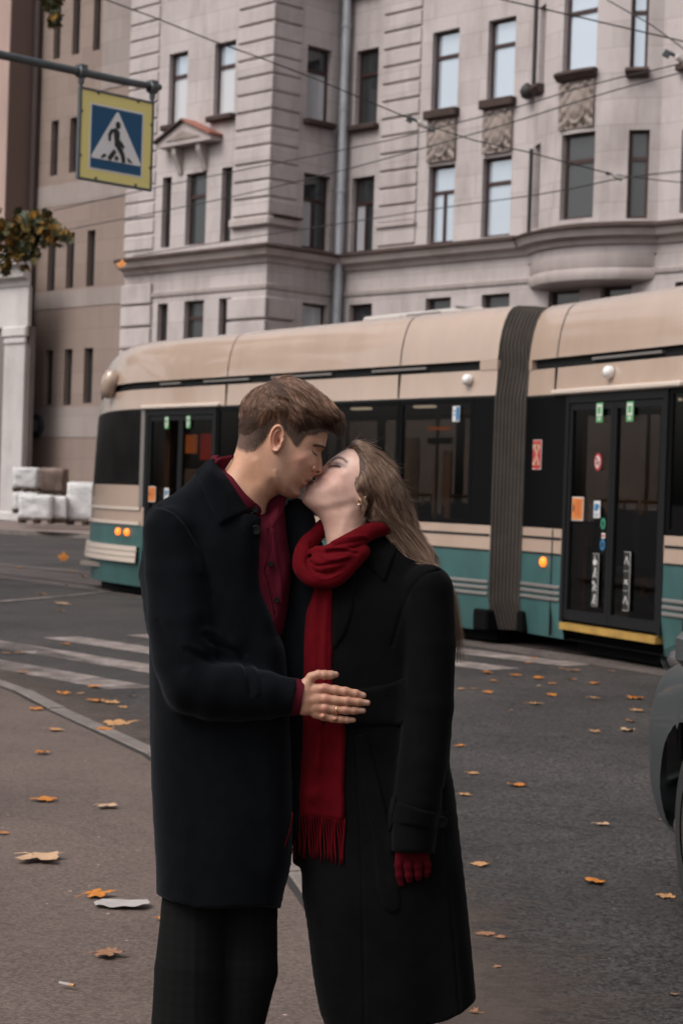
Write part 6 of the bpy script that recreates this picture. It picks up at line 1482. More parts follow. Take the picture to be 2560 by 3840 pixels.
# hand: fingers resting on the woman's waist, seen from the back
HH = lambda x, y: (1040+x/3.92, 2450+y/3.92)
def fing(pts): return [HH(p[0],p[1]) + (p[2], p[3]) for p in pts]
HD = -232.0                                     # depth of the back of the hand, px
fingers = [fing([(560,520,HD+6,19),(690,520,HD+2,19),(850,540,HD+2,17.5),(1000,563,HD-1,16.5),(1150,592,HD+3,14.5),(1262,618,HD+9,11.5)]),
           fing([(560,660,HD+2,19),(700,668,HD-3,19),(860,690,HD-2,17),(1030,700,HD-4,16.5),(1190,715,HD+1,14.5),(1322,728,HD+9,11.5)]),
           fing([(560,790,HD+4,19),(700,800,HD+0,18),(840,822,HD+2,16.5),(1000,836,HD-1,15.5),(1130,842,HD+3,13.8),(1258,842,HD+11,11)]),
           fing([(560,890,HD+12,18),(690,925,HD+10,16.5),(810,955,HD+10,14.5),(920,970,HD+8,13.6),(1020,978,HD+11,12.2),(1115,980,HD+17,9.8)])]
thumb = fing([(420,470,HD+10,24),(500,350,HD+6,18),(600,310,HD+2,15.5),(690,316,HD+0,17),(780,318,HD+3,15.5),(858,312,HD+9,12)])
palm = [fing([(250,600,HD+14,33),(400,560,HD+10,29),(580,560,HD+8,23)]), fing([(250,680,HD+14,34),(400,690,HD+8,30),(590,690,HD+4,23)]), fing([(250,760,HD+18,32),(400,800,HD+12,28),(580,830,HD+10,21)]), fing([(330,640,HD+10,30),(420,470,HD+12,25)])]
arm_in = [(1000,2600,HD+60,40),(1110,2615,HD+25,36)]
def hand_fn(X, Y, Z):
    f = capsule(X, Y, Z, palm[0])
    for p in palm[1:]: f = smin(f, capsule(X, Y, Z, p), 14.0)
    f = smin(f, capsule(X, Y, Z, arm_in), 20.0); f = smin(f, capsule(X, Y, Z, thumb), 9.0)
    g = None
    for p in fingers: q = capsule(X, Y, Z, p); g = q if g is None else smin(g, q, 1.6)
    f = smin(f, g, 9.0)
    for (x, y) in ((660,515),(690,672),(690,805),(670,925)):   # knuckles
        a, b2 = HH(x, y); f = smin(f, np.sqrt((X-a)**2+(Y-b2)**2+(Z-(HD-10))**2)-8.5, 9.0)
    for (x, y) in ((1000,563),(1030,700),(985,836),(850,962),(690,316)):
        a, b2 = HH(x, y); f = smin(f, np.sqrt(((X-a)/1.1)**2+(Y-b2)**2+(Z-(HD-8))**2)-8.5, 5.0)
    return f
HV, HF = sdf_mesh(hand_fn, (1005,2490,HD-45), (1405,2735,HD+110), 1.7, 1)
def hand_cols(V):
    X = (V[:,0]-1040)*3.92; Y = (V[:,1]-2450)*3.92; Q = np.column_stack([X,Y]); c = np.tile(np.array([0.43,0.225,0.150]), (len(V),1))
    for x, y, r in ((680,520,70),(690,672,70),(680,805,60),(670,925,55)): c = mix_col(c, 0.55*gauss(Q,x,y,r), (0.46,0.19,0.145))
    for x, y, r in ((1010,565,45),(1035,702,45),(985,838,42),(840,965,40),(640,300,40)): c = mix_col(c, 0.5*gauss(Q,x,y,r), (0.40,0.165,0.12))
    for P in ([(985,520),(995,600)],[(1010,520),(1020,605)],[(1020,655),(1025,745)],[(1045,655),(1050,745)],[(960,795),(965,880)],[(985,795),(990,880)],[(825,930),(835,1000)],[(850,930),(860,1000)],[(1180,560),(1175,640)],[(1200,680),(1200,760)],[(1145,805),(1145,880)],[(985,950),(985,1010)],[(620,270),(640,310)],[(680,250),(690,300)]): c = mix_col(c, 0.45*gline(Q,P,8), (0.20,0.08,0.06))
    for x, y, a in ((1255,612,0.15),(1310,725,0.05),(1245,842,0.0),(1100,978,-0.05),(825,290,0.0)):
        w = (((Q[:,0]-x)/44)**4+((Q[:,1]-y)/34)**4 < 1)&(V[:,2] < HD+6); c = np.where(w[:,None], np.array([0.47,0.275,0.215]), c)
    return c
# coarse hidden body joined into the same mesh so the figure is whole under its clothes
def man_body(X, Y, Z):
    f = capsule(X, Y, Z, [(820,1900,0,80),(830,2150,10,130),(840,2500,10,135),(810,2900,0,130)])
    f = smin(f, capsule(X, Y, Z, [(640,2010,-60,70),(690,2500,-150,60),(1040,2606,HD+50,42)]), 25)
    f = smin(f, capsule(X, Y, Z, [(735,2950,5,90),(722,3500,2,75),(692,4130,0,50),(730,4180,-10,34)]), 25)
    return smin(f, capsule(X, Y, Z, [(900,2950,60,100),(930,3500,70,80),(890,4130,80,52),(930,4170,60,38)]), 25)
BV, BFc = sdf_mesh(man_body, (480,1800,-340), (1120,4230,260), 13.0, 1)
def join(parts):
    V = np.concatenate([p[0] for p in parts]); C = np.concatenate([p[2] for p in parts]); o = 0; Fs = []
    for p in parts: Fs.append(p[1]+o); o += len(p[0])
    return V, np.concatenate(Fs), C
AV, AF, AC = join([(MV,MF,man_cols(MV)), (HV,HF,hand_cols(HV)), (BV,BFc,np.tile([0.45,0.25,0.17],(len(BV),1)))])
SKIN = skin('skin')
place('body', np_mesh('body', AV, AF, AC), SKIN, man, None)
# wedding ring
rc = HH(868,838); ringm = MB(); RP = []
ax = Vector((0.995,0.06,0.05))
ringP = []
for k in range(25):
    a = 2*math.pi*k/24; ringP.append(pw1(rc[0]+1.2*math.sin(a), rc[1]+17.6*math.cos(a), HD+1.0+17.4*math.sin(a)))
GOLDM = mat('gold', (0.85,0.50,0.25), 0.22, metal=1.0)
rg = MB().tube(ringP, 2.6*KP, 8, caps=False); obj('ring', wmb(rg, MW[man.name]), GOLDM, man, MW[man.name], smooth=True)

# ------------------------------------------------------------------ the man's hair
hair_out = HM([(1440,610),(1475,665),(1486,715),(1468,775),(1395,815),(1315,866),(1255,885),(1180,884),(1110,915),(1020,922),(960,960),(920,1020),(880,1040),(850,1010),(810,930),(770,860),(725,805),(650,770),(560,800),(500,860),(430,900),(370,940),(300,990),(220,1010),(150,1000),(112,960),(120,860),(128,720),(132,600),(150,510),(215,415),(330,325),(450,275),(545,232),(600,195),(660,175),(740,175),(860,190),(980,235),(1090,295),(1190,375),(1290,455),(1380,540)])
hair_ctrl = HM([(600,600,128,80),(250,650,122,80),(700,300,118,85),(1050,600,120,80),(1250,650,104,60),(1400,700,84,46),(620,800,112,60),(900,950,104,60),(250,980,100,60),(130,940,100,50),(1100,850,104,50),(1250,880,98,40),(860,1020,104,60),(450,870,110,60)])
hr = Relief(hair_out, hair_ctrl, mid=-8.0, h=3.0)
hr.drape(mr_, HM([(1290,900),(1180,884),(1110,915),(1020,930),(960,960),(920,1020),(880,1040),(850,1010),(810,930),(770,860),(725,805),(650,770),(560,800),(500,860),(430,900),(370,940),(300,990),(220,1010),(150,1000),(80,960)]), 13.0, 62.0)
rs_ = np.random.RandomState(4)
for k in range(80):      # locks: gentle ridges in the combing direction
    x, y = rs_.uniform(500,1400), rs_.uniform(180,820); a = 0.5+0.5*(x-500)/900+rs_.uniform(-.2,.2); hr.bump(*H1(x,y), 30, 6.5, rs_.uniform(3,8)*(1 if y < 700 else .4), a)
HCV, HCF = hr.mesh()
HAIRC = mat('hair_scalp', (0.050,0.027,0.019), 0.7, 0.2, var=0.3, vscale=90)
hcap = place('hair', np_mesh('hair', HCV, HCF), HAIRC, man, None)
HAIR1 = hair_mat('brown_hair_strands', (0.026,0.0130,0.0082), (0.095,0.049,0.031))
HAIR1L = hair_mat('brown_hair_highlights', (0.18,0.094,0.060), (0.48,0.27,0.175))
def surf_sampler(V, Fc, n, rs, keep):
    c = V[Fc].mean(1); a = np.linalg.norm(np.cross(V[Fc[:,1]]-V[Fc[:,0]], V[Fc[:,3]]-V[Fc[:,0]]), axis=1)
    w = a*keep(c); i = rs.choice(len(Fc), n, p=w/w.sum()); u = rs.rand(n,1); v = rs.rand(n,1); q = V[Fc[i]]
    return (q[:,0]*(1-u)+q[:,1]*u)*(1-v)+(q[:,3]*(1-u)+q[:,2]*u)*v, i
def comb(rel, roots, nrm, dirf, lenf, steps, rs, lift, wob=0.2, clump=None):
    out = []; n = len(roots); P = roots.copy(); side = np.sign(P[:,2]-rel.midf[np.clip(((P[:,0]-rel.xs[0])/rel.h).round().astype(int),0,len(rel.xs)-1), np.clip(((P[:,1]-rel.ys[0])/rel.h).round().astype(int),0,len(rel.ys)-1)]); side[side == 0] = -1
    L = lenf(P)*rs.uniform(.65,1.15,n); path = [P.copy()]; jit = rs.normal(0, wob*0.6, n)+wob*1.1*(np.sin(P[:,0]/13+1.7*np.sin(P[:,1]/17))+np.sin(P[:,1]/9+P[:,0]/21))*0.5; lf = rs.uniform(0.2,1.0,n)
    W = np.sqrt(np.maximum(rel.W2,0)); hx, hy, h = rel.xs[0], rel.ys[0], rel.h
    off = 0
    for s in range(steps):
        d = dirf(P); a = np.arctan2(d[:,1], d[:,0])+jit*(0.3+0.9*s/steps); st = L/steps
        Q = P.copy(); Q[:,0] += np.cos(a)*st; Q[:,1] += np.sin(a)*st
        i = np.clip(((Q[:,0]-hx)/h).round().astype(int), 0, W.shape[0]-1); j = np.clip(((Q[:,1]-hy)/h).round().astype(int), 0, W.shape[1]-1)
        wz = W[i,j]; tgt = rel.midf[i,j]+side*(wz+lift(P)*lf*((s+1)/steps)); Q[:,2] = P[:,2]+0.75*(tgt-P[:,2]) if True else tgt
        out_ = rel.D[i,j] < 2; Q[out_,2] = P[out_,2]
        P = Q; path.append(P.copy())
    A = np.stack(path, 1); return [A[k] for k in range(n)]
dirs = HM([(620,200,0.9,-0.2),(500,300,-0.7,0.8),(560,260,0.2,0.9),(300,420,-0.65,0.9),(180,600,-0.08,1.0),(140,520,-0.15,1.0),(135,750,0.03,1.0),(160,900,0.05,1.0),(250,1050,0.0,1.0),(480,600,-0.6,0.8),(400,800,-0.3,1),(640,720,0.1,1.0),(850,900,0.15,1.0),(700,420,0.5,0.9),(800,300,0.9,0.55),(1000,330,0.9,0.8),(1150,480,0.75,0.95),(950,550,0.6,0.9),(1250,600,0.75,0.9),(1380,650,0.75,0.9),(1430,760,0.2,1),(1250,800,0.8,0.5),(1080,720,0.7,0.7),(1000,880,0.3,1),(620,560,0.0,1.0)])
def man_dir(P): a, b2 = idw(P[:,0], P[:,1], dirs, (2,3), 4.0); return np.column_stack([a,b2])
def man_len(P):
    Y = (P[:,1]-1360)*3.484; X = (P[:,0]-860)*3.484; return np.where(Y > 850, 9, np.where(Y > 650, 22+26*np.clip((X-800)/300,0,1), np.where(X > 1200, 34.0, 72.0)))*np.where(X < 480, np.where(Y > 480, 0.32, 0.6), 1)
rs = np.random.RandomState(8)
rts, _ = surf_sampler(HCV, HCF, 22000, rs, lambda c: np.where(c[:,2] < 30, 1.0, 0.12))
st = comb(hr, rts, None, man_dir, man_len, 6, rs, lambda P: np.where(P[:,1] < 1360+620/3.484, 5.0, 2.0), 0.15)
# stray tuft on the crown and a few flyaways
for k in range(70):
    x, y = H1(rs.uniform(560,720), rs.uniform(200,260)); z = -8+rs.uniform(-60,40); a = rs.uniform(-2.3,-1.0); L = rs.uniform(6,20); st.append(np.array([(x+math.cos(a+q*.35)*L*q, y+math.sin(a+q*.5)*L*q, z) for q in np.linspace(0,1,6)]))
for k in range(60):
    x, y = H1(rs.uniform(1380,1480), rs.uniform(760,850)); z = -8+rs.uniform(-60,40); a = rs.uniform(0.2,1.3); L = rs.uniform(8,24); st.append(np.array([(x+math.cos(a)*L*q, y+math.sin(a)*L*q, z) for q in np.linspace(0,1,6)]))
SHP = np.array([(1110,950),(1010,955),(965,990),(928,1062),(885,1090),(850,1072),(800,985),(745,885),(650,795),(560,825),(510,930),(455,1010),(400,1085),(320,1150),(220,1170),(110,1140),(60,1080),(80,600),(1110,600)], float)
# short nape and side fringe growing onto the skin
NPX = np.where(np.arange(9000) % 2 > 0, rs.uniform(95,1010,9000), rs.uniform(95,760,9000)); NPY = rs.uniform(660,1190,9000); NPD = seg_dist(NPX, NPY, SHP)
for k in range(9000):
    x = NPX[k]; y = NPY[k] ; X, Y = H1(x,y); i, j = int((X-mr_.xs[0])/mr_.h), int((Y-mr_.ys[0])/mr_.h)
    if mr_.D[i,j] < 3 or (NPD[k] < rs.uniform(-14,26 if x < 520 else 4)): continue
    z = -8-math.sqrt(max(mr_.W2[i,j],0)); L = rs.uniform(3,8); st.append(np.array([(X+rs.uniform(-1,1)*q, Y+L*q, z-2.2*q-0.2) for q in np.linspace(0,1,4)]))
def split_strands(st, dirf, period, rs, thr=0.35, ylim=None):
    a = np.array([q[0] for q in st]); d = dirf(a); an = np.arctan2(d[:,1], d[:,0]); u = -a[:,0]*np.sin(an)+a[:,1]*np.cos(an)
    v = np.sin(u*6.28/period+1.5*vnoise(a[:,0]/26,a[:,1]/26,77))+0.6*np.sin(u*6.28/(period*2.7)+2)+rs.normal(0,0.45,len(a)); hi = v > (thr if ylim is None else np.where(a[:,1] > ylim, 2.2, thr))
    return [q for q, k in zip(st,hi) if not k], [q for q, k in zip(st,hi) if k]
def vnoise(x, y, seed):                          # cheap smooth noise
    r = np.random.RandomState(seed); s = np.zeros_like(x)
    for k in range(7): a = r.uniform(0,6.28); f = r.uniform(.6,1.6); s += np.sin((x*math.cos(a)+y*math.sin(a))*f+r.uniform(0,6.28))
    return s/3.5
for k in range(150):     # fine flyaways along the crown
    base_ = cr(HM([(300,345),(450,272),(600,195),(740,172),(860,186),(980,230),(1090,290),(1190,370),(1290,450),(1380,535),(1450,620),(1485,720)]),6,False); i_ = rs.randint(len(base_)-2); p_ = base_[i_]; d_ = base_[i_+1]-p_; a_ = math.atan2(d_[1],d_[0])-rs.uniform(0.05,0.5); L_ = rs.uniform(7,20)
    st.append(np.array([(p_[0]+math.cos(a_+.5*q)*L_*q, p_[1]+2+math.sin(a_+.5*q)*L_*q, -8+(k%9-4)*14) for q in np.linspace(0,1,6)]))
sa_, sb_ = split_strands(st, man_dir, 21.0, rs, 0.25, 1360+690/3.484)
hair_obj('hair_strands', sa_, 0.00027, HAIR1, hcap); hair_obj('hair_highlights', sb_, 0.00027, HAIR1L, hcap)
# eyebrow and lashes
bs = []
for k in range(150):
    t = rs.rand(); x = 1100+150*t; y = 1078+30*t*t+rs.uniform(-12,12); X, Y = H1(x,y); i, j = int((X-mr_.xs[0])/mr_.h), int((Y-mr_.ys[0])/mr_.h); z = -8-math.sqrt(max(mr_.W2[i,j],0)); bs.append(np.array([(X-1.0+6*q*0.8, Y+2*q, z-1.6*math.sin(q*2.2)) for q in np.linspace(0,1,4)]))
for k in range(50):
    t = rs.rand(); x = 1085+52*t; y = 1155+55*t; X, Y = H1(x,y); i, j = int((X-mr_.xs[0])/mr_.h), int((Y-mr_.ys[0])/mr_.h); z = -8-math.sqrt(max(mr_.W2[i,j],0)); bs.append(np.array([(X+5*q, Y+5*q-2*q*q, z-4*q) for q in np.linspace(0,1,4)]))
hair_obj('eyebrow', bs, 0.00022, hair_mat('brow_hair', (0.03,0.018,0.013), (0.07,0.04,0.03)), hcap)

# ------------------------------------------------------------------ the man's clothes
NAVY = wool('navy_wool', (0.0036,0.0042,0.0054), 0.09); BURG = wool('burgundy_cotton', (0.070,0.0065,0.014), 0.04, 0.75, 0.15, (0.8,0.4,0.4))
BTN = mat('dark_button', (0.005,0.0045,0.0045), 0.55, 0.12)
C3 = lambda P: conv(P, 500, 1680, 2.24)
coat_out = [(984,1957),(987,2082),(992,2193),(1013,2260),(1036,2323),(1049,2376),(1075,2460),(1090,2700),(1098,2950),(1094,3214),(1066,3345),(1056,3420),(1050,3560),(960,3600),(735,3600),(600,3560),(588,3400),(583,3249),(571,3020),(562,2776),(558,2416),(553,2380),(540,2305),(529,2216),(520,2171),(519,2144),(527,2104),(536,2037),(542,1966),(554,1921),(580,1892),(647,1852),(696,1814),(734,1774),(777,1735),(830,1760),(880,1830),(930,1895),(970,1925)]
coat_ctrl = [(760,1850,150,70),(650,1950,160,90),(800,2050,200,130),(960,2050,170,60),(700,2400,205,140),(900,2400,200,120),(1010,2320,175,50),(800,2800,210,140),(1040,2700,190,90),(620,2800,180,110),(800,3200,215,140),(1040,3200,180,80),(620,3200,180,110),(800,3450,212,130),(600,3400,170,80),(1050,3420,170,70),(560,2100,140,70)]
cm_ = Relief(coat_out, coat_ctrl, mid=15.0, h=6.0, pad=24)
arm = [(640,2000,-120,106),(655,2150,-135,118),(672,2330,-160,122),(690,2470,-182,120),(720,2560,-200,118),(800,2588,-212,112),(900,2600,-214,102),(1000,2608,-214,88),(1096,2613,-214,72)]
def coat_extra(F, X, Y, Z):
    f = capsule(X, Y, Z, arm); cut = X-1106-0.16*(2600-Y)*1.0          # cuff end
    f = np.maximum(f, cut*0.95); hem = np.interp(X, [580,600,640,735,882,960,1050,1060], [3350,3360,3380,3406,3400,3402,3408,3395]); F = np.maximum(F, (Y-hem)*0.95); return smin(F, f, 34.0)
# enlarge the grid so the cuff fits
class Relief2(Relief): pass
cm_ = Relief(coat_out+[], coat_ctrl, mid=15.0, h=6.0, pad=34)
zs = np.arange(-345, 260, 6.0); F = cm_.field(zs); F = coat_extra(F, cm_.X[:,:,None], cm_.Y[:,:,None], zs[None,None,:])
CV, CFc = surfnets(F, (cm_.xs[0], cm_.ys[0], zs[0]), 6.0); CV = relax(CV, CFc, 3)
def folds(V, Fc, fn):
    n = normals(V, Fc); return V + n*fn(V)[:,None]
def vnoise(x, y, seed):                          # cheap smooth noise
    r = np.random.RandomState(seed); s = np.zeros_like(x)
    for k in range(7): a = r.uniform(0,6.28); f = r.uniform(.6,1.6); s += np.sin((x*math.cos(a)+y*math.sin(a))*f+r.uniform(0,6.28))
    return s/3.5
def man_folds(V):
    x, y, z = V.T; near = np.clip((20-z)/60,0,1)
    skirt = np.clip((y-2750)/400,0,1)*(5.0*np.sin(x/58+0.4*np.sin(y/300))+3*vnoise(x/60,y/260,3))
    e = np.exp(-(((x-790)/150)**2+((y-2480)/120)**2)); q = np.hypot(x-850, (y-2390)*1.0); elbow = e*(6*np.sin(q/21.0)*np.clip((2520-y)/120+0.5,0,1)+3*vnoise(x/40,y/22,5))
    upper = np.exp(-(((x-700)/150)**2+((y-2150)/260)**2))*13*vnoise(x/70+y/150,y/210,8)
    fore = np.exp(-(((x-980)/150)**2+((y-2600)/100)**2))*8*vnoise(x/26,y/48,12)
    chest = np.exp(-(((x-880)/120)**2+((y-2250)/300)**2))*11*vnoise(x/48,y/240,17)
    armhole = -6*np.exp(-(seg_dist(x,y,cr([(575,1893),(647,1912),(696,1957),(732,2015),(759,2070),(775,2140),(800,2240)],4,False),False)/7)**2)+5*np.exp(-(seg_dist(x,y,cr([(560,1905),(640,1925),(684,1967),(718,2022),(745,2075),(760,2145)],4,False),False)/12)**2)
    back = np.exp(-(((x-600)/80)**2+((y-2800)/350)**2))*5*vnoise(x/50,y/150,21)
    cre = lambda P, r: np.exp(-(seg_dist(x,y,cr(P,4,False),False)/r)**2)
    elbow = elbow - 6*cre([(770,2385),(795,2412),(830,2425),(868,2440)],11)+5*cre([(775,2362),(812,2375),(852,2398),(885,2428)],13)-4*cre([(700,2440),(770,2470),(860,2490)],14)+4*cre([(690,2415),(770,2445)],12)-7*cre([(905,2470),(930,2530),(940,2600)],9)+6*cre([(930,2465),(958,2530),(966,2600)],11)-6*cre([(590,2330),(640,2420),(690,2500)],12)
    return near*(skirt+elbow+upper+fore+chest+armhole+back)+ (1-near)*1.0*vnoise(x/60,y/120,2)
CV = folds(CV, CFc, man_folds)
coat = place('coat', np_mesh('coat', CV, CFc), NAVY, man, None); cbv = bvh_of(CV, CFc)
# far side of the coat and far shoulder, reaching round the woman
far_out = [(1040,1925),(1078,1885),(1110,1865),(1140,1880),(1172,1925),(1192,1990),(1230,2100),(1270,2300),(1270,2600),(1230,3000),(1150,3150),(1040,3100),(1000,2700),(1030,2400),(1049,2336),(1064,2238),(1076,2126),(1064,2059),(1050,1965)]
far_ctrl = [(1100,1950,45,45),(1160,1960,60,50),(1100,2200,60,45),(1100,2600,90,70),(1150,3000,80,70),(1060,2200,45,30)]
fm = Relief(far_out, far_ctrl, mid=40.0, h=6.0); FV, FFc = fm.mesh()
FV = folds(FV, FFc, lambda V: np.where(V[:,2] < 40, 3.0*np.sin((V[:,0]*0.85-V[:,1]*0.45)/9.0)*np.exp(-(((V[:,0]-1160)/40)**2+((V[:,1]-1940)/70)**2))+1.5*vnoise(V[:,0]/25,V[:,1]/90,31), 0))
obj_far = place('coat_front', np_mesh('coat_front', FV, FFc), NAVY, coat, None)
# collar, lapel stand, pockets
def cpatch(name, poly, th, mt, parent, bv=cbv, **kw):
    V, ff = patch(poly, bv, th, **kw); return place(name, patch_mesh(name, V, ff), mt, parent, None), V, ff
mixbv = bvh_of(np.concatenate([CV, MV]), np.concatenate([CFc, MF+len(CV)]))
cp, colV, colF = cpatch('collar', C3([(525,212),(560,160),(625,103),(695,84),(722,130),(770,205),(835,300),(905,410),(975,515),(990,540),(930,556),(870,580),(760,640),(722,652),(690,600),(640,490),(590,370)]), 19, NAVY, coat, bv=mixbv, smooth=5, default=-110, spacing=8)
cpatch('button_stand', C3([(880,590),(985,556),(1082,612),(1090,780),(1092,900),(1100,1120),(1150,1290),(1215,1480),(1226,1545),(1180,1500),(1100,1300),(1030,1080),(960,860)]), 6, NAVY, coat, smooth=6)
for x, y in ((1030,690),):
    X, Y = C3([(x,y)])[0]; z = near_d(cbv, X, Y, -130)-9; M_ = Matrix.Translation(pw1(X,Y,z)) @ Matrix.Rotation(math.pi/2,4,'X')
    Ml = MW[man.name]; obj('button', MB().lathe([(0.0,0.003),(0.007,0.003),(0.010,0.0045),(0.0115,0.003),(0.0115,-0.004)], 20, Ml.inverted() @ M_), BTN, coat, Ml, smooth=True)
cpatch('far_collar', C3([(1290,455),(1320,440),(1345,470),(1400,470),(1402,512),(1385,522),(1345,498),(1330,480)]), 9, NAVY, coat, bv=bvh_of(FV,FFc), default=10, smooth=8, spacing=6)
# shirt
sh_out = [(795,1712),(840,1708),(900,1760),(950,1830),(985,1885),(1000,1925),(1040,1880),(1062,1895),(1070,1960),(1085,2060),(1095,2130),(1085,2250),(1060,2380),(1000,2420),(900,2300),(860,2100),(800,1950),(760,1850),(780,1760)]
sh_ctrl = [(900,2050,120,70),(1020,2100,112,60),(1060,2100,95,40),(1030,1950,90,50),(900,1850,100,60),(1050,2300,110,50),(820,1780,85,50)]
shm = Relief(sh_out, sh_ctrl, mid=18.0, h=4.0)
# open neck: carve the shirt away in front of the throat
SV, SF = shm.mesh(extra=lambda F,X,Y,Z: np.maximum(F, -(np.sqrt(((X-925)/110)**2+((Y-1760)/175)**2+((Z+30)/260)**2)-1)*90))
SV = folds(SV, SF, lambda V: np.where(V[:,2] < 20, 4.5*vnoise(V[:,0]/16+V[:,1]/70, V[:,1]/80, 41)-9*np.exp(-(seg_dist(V[:,0],V[:,1],cr(C3([(1138,690),(1148,800),(1140,930),(1110,1030),(1140,1130),(1172,1260),(1196,1400)]),4,False),False)/3.5)**2)+5*np.exp(-(seg_dist(V[:,0],V[:,1],cr(C3([(1165,700),(1190,900),(1230,1100),(1240,1300)]),4,False),False)/9)**2), 0))
shirt = place('shirt', np_mesh('shirt', SV, SF), BURG, man, None); sbv = bvh_of(SV, SF)
cpatch('shirt_collar', C3([(685,130),(700,90),(745,72),(846,68),(770,172),(840,250),(930,370),(1020,455),(1040,475),(965,520),(895,430),(820,310),(745,205)]), 14, BURG, shirt, bv=mixbv, smooth=6, default=-60, spacing=6, edge=3)
cpatch('collar_point', C3([(968,512),(1030,472),(1062,490),(1078,525),(1070,560),(1055,580),(1000,545)]), 10, wool('burgundy_dark', (0.06,0.008,0.015), 0.05, 0.8, 0.1, (0.8,0.4,0.4)), shirt, bv=mixbv, default=-110, smooth=10, spacing=5, edge=3)
cpatch('collar_leaf', C3([(1115,470),(1170,420),(1240,390),(1285,430),(1240,560),(1195,640),(1165,690),(1140,640),(1122,560)]), 5, BURG, shirt, bv=sbv, default=-70, smooth=8, spacing=6)
cpatch('placket', C3([(1140,690),(1160,690),(1150,900),(1128,1020),(1150,1130),(1180,1250),(1205,1400),(1190,1400),(1160,1250),(1128,1120),(1105,1020),(1125,900)]), 4, BURG, shirt, bv=sbv, smooth=4, spacing=6, edge=2)
for x, y in ((1155,975),(1203,1278)):
    X, Y = C3([(x,y)])[0]; z = near_d(sbv, X, Y, -90)-5; M_ = Matrix.Translation(pw1(X,Y,z)) @ Matrix.Rotation(math.pi/2,4,'X'); Ml = MW[man.name]
    obj('button', MB().lathe([(0.0,0.003),(0.004,0.003),(0.0058,0.004),(0.006,0.0)], 14, Ml.inverted() @ M_), BTN, shirt, Ml, smooth=True)
X, Y = C3([(1022,518)])[0]; M_ = Matrix.Translation(pw1(X,Y,near_d(mixbv,X,Y,-120)-14)) @ Matrix.Rotation(math.pi/2,4,'X'); obj('button', MB().lathe([(0.0,0.003),(0.005,0.003),(0.0066,0.004),(0.007,0.0)], 14, MW[man.name].inverted() @ M_), BTN, shirt, MW[man.name], smooth=True)
# shirt cuff
cuP = []
for t in np.linspace(0,1,7):
    cx_, cy_ = 1092+42*t, 2613+3*t; r = 70-6*t
    cuP.append([pw1(cx_+0.16*r*-math.cos(a)*1.0, cy_+r*math.cos(a)*1.02, -214+r*0.82*math.sin(a)) for a in np.linspace(0,2*math.pi,33)[:-1]])
mbq = MB().grid(cuP, closed_v=True); mbq.grid([cuP[-1], [p.lerp(sum(cuP[-1],Vector())/32, 0.06) for p in cuP[-1]], [p.lerp(sum(cuP[-2],Vector())/32, 0.10) for p in cuP[-2]]], closed_v=True)
cuf = obj('shirt_cuff', wmb(mbq, MW[man.name]), BURG, shirt, MW[man.name], smooth=True)
# trousers
m, nt, b = _nodes('grey_check_trousers'); b.inputs['Roughness'].default_value = 0.9; b.inputs['Specular IOR Level'].default_value = 0.04; b.inputs['Sheen Weight'].default_value = 0.01
tc = N(nt,'ShaderNodeTexCoord'); acc = None
for ax_, sc_, am in (('X',75,0.5),('Z',75,0.5),('X',13,0.22),('Z',13,0.22)):
    w = N(nt,'ShaderNodeTexWave', bands_direction=ax_, Scale=sc_, Distortion=0.4); nt.links.new(tc.outputs['Object'], w.inputs['Vector'])
    mm = N(nt,'ShaderNodeMath', operation='MULTIPLY'); mm.inputs[1].default_value = am; nt.links.new(w.outputs['Fac'], mm.inputs[0])
    if acc is None: acc = mm
    else: a2 = N(nt,'ShaderNodeMath', operation='ADD'); nt.links.new(acc.outputs[0], a2.inputs[0]); nt.links.new(mm.outputs[0], a2.inputs[1]); acc = a2
mr2 = N(nt,'ShaderNodeMapRange'); mr2.inputs['From Min'].default_value = 0.2; mr2.inputs['From Max'].default_value = 1.5; mr2.inputs['To Min'].default_value = 0.0055; mr2.inputs['To Max'].default_value = 0.0115; nt.links.new(acc.outputs[0], mr2.inputs['Value']); nt.links.new(mr2.outputs[0], b.inputs['Base Color']); TROU = m
def trou_fn(X, Y, Z):
    f = capsule(X, Y, Z, [(740,3050,10,120),(728,3420,5,124),(716,3640,0,134),(706,3840,0,134),(690,4080,0,95),(685,4150,0,92)])
    g = capsule(X, Y, Z, [(900,3050,50,130),(920,3420,70,118),(915,3640,70,126),(880,3840,80,112),(850,4080,90,90),(850,4150,90,88)])
    return np.maximum(smin(f, g, 12.0), Y-4165)
TV, TF = sdf_mesh(trou_fn, (540,2900,-220), (1060,4180,220), 7.0, 2)
TV = folds(TV, TF, lambda V: 4*vnoise(V[:,0]/50+V[:,1]/170, V[:,1]/130, 51)+2*np.exp(-((V[:,0]-730)/9)**2))
trou = place('trousers', np_mesh('trousers', TV, TF), TROU, man, None)
SHOE = mat('black_leather', (0.012,0.011,0.011), 0.35)
for cx_, dz in ((690,-40),(870,90)):
    V_, F_ = sdf_mesh(lambda X,Y,Z: np.maximum(smin(capsule(X,Y,Z,[(cx_-30,4165,dz,48),(cx_+60,4180,dz-20,46),(cx_+160,4190,dz-40,40)]), capsule(X,Y,Z,[(cx_-10,4100,dz,56),(cx_,4165,dz,56)]), 20), Y-4212), (cx_-120,4040,dz-120), (cx_+230,4225,dz+90), 7.0, 2); place('shoe', np_mesh('shoe', V_, F_), SHOE, man, None)
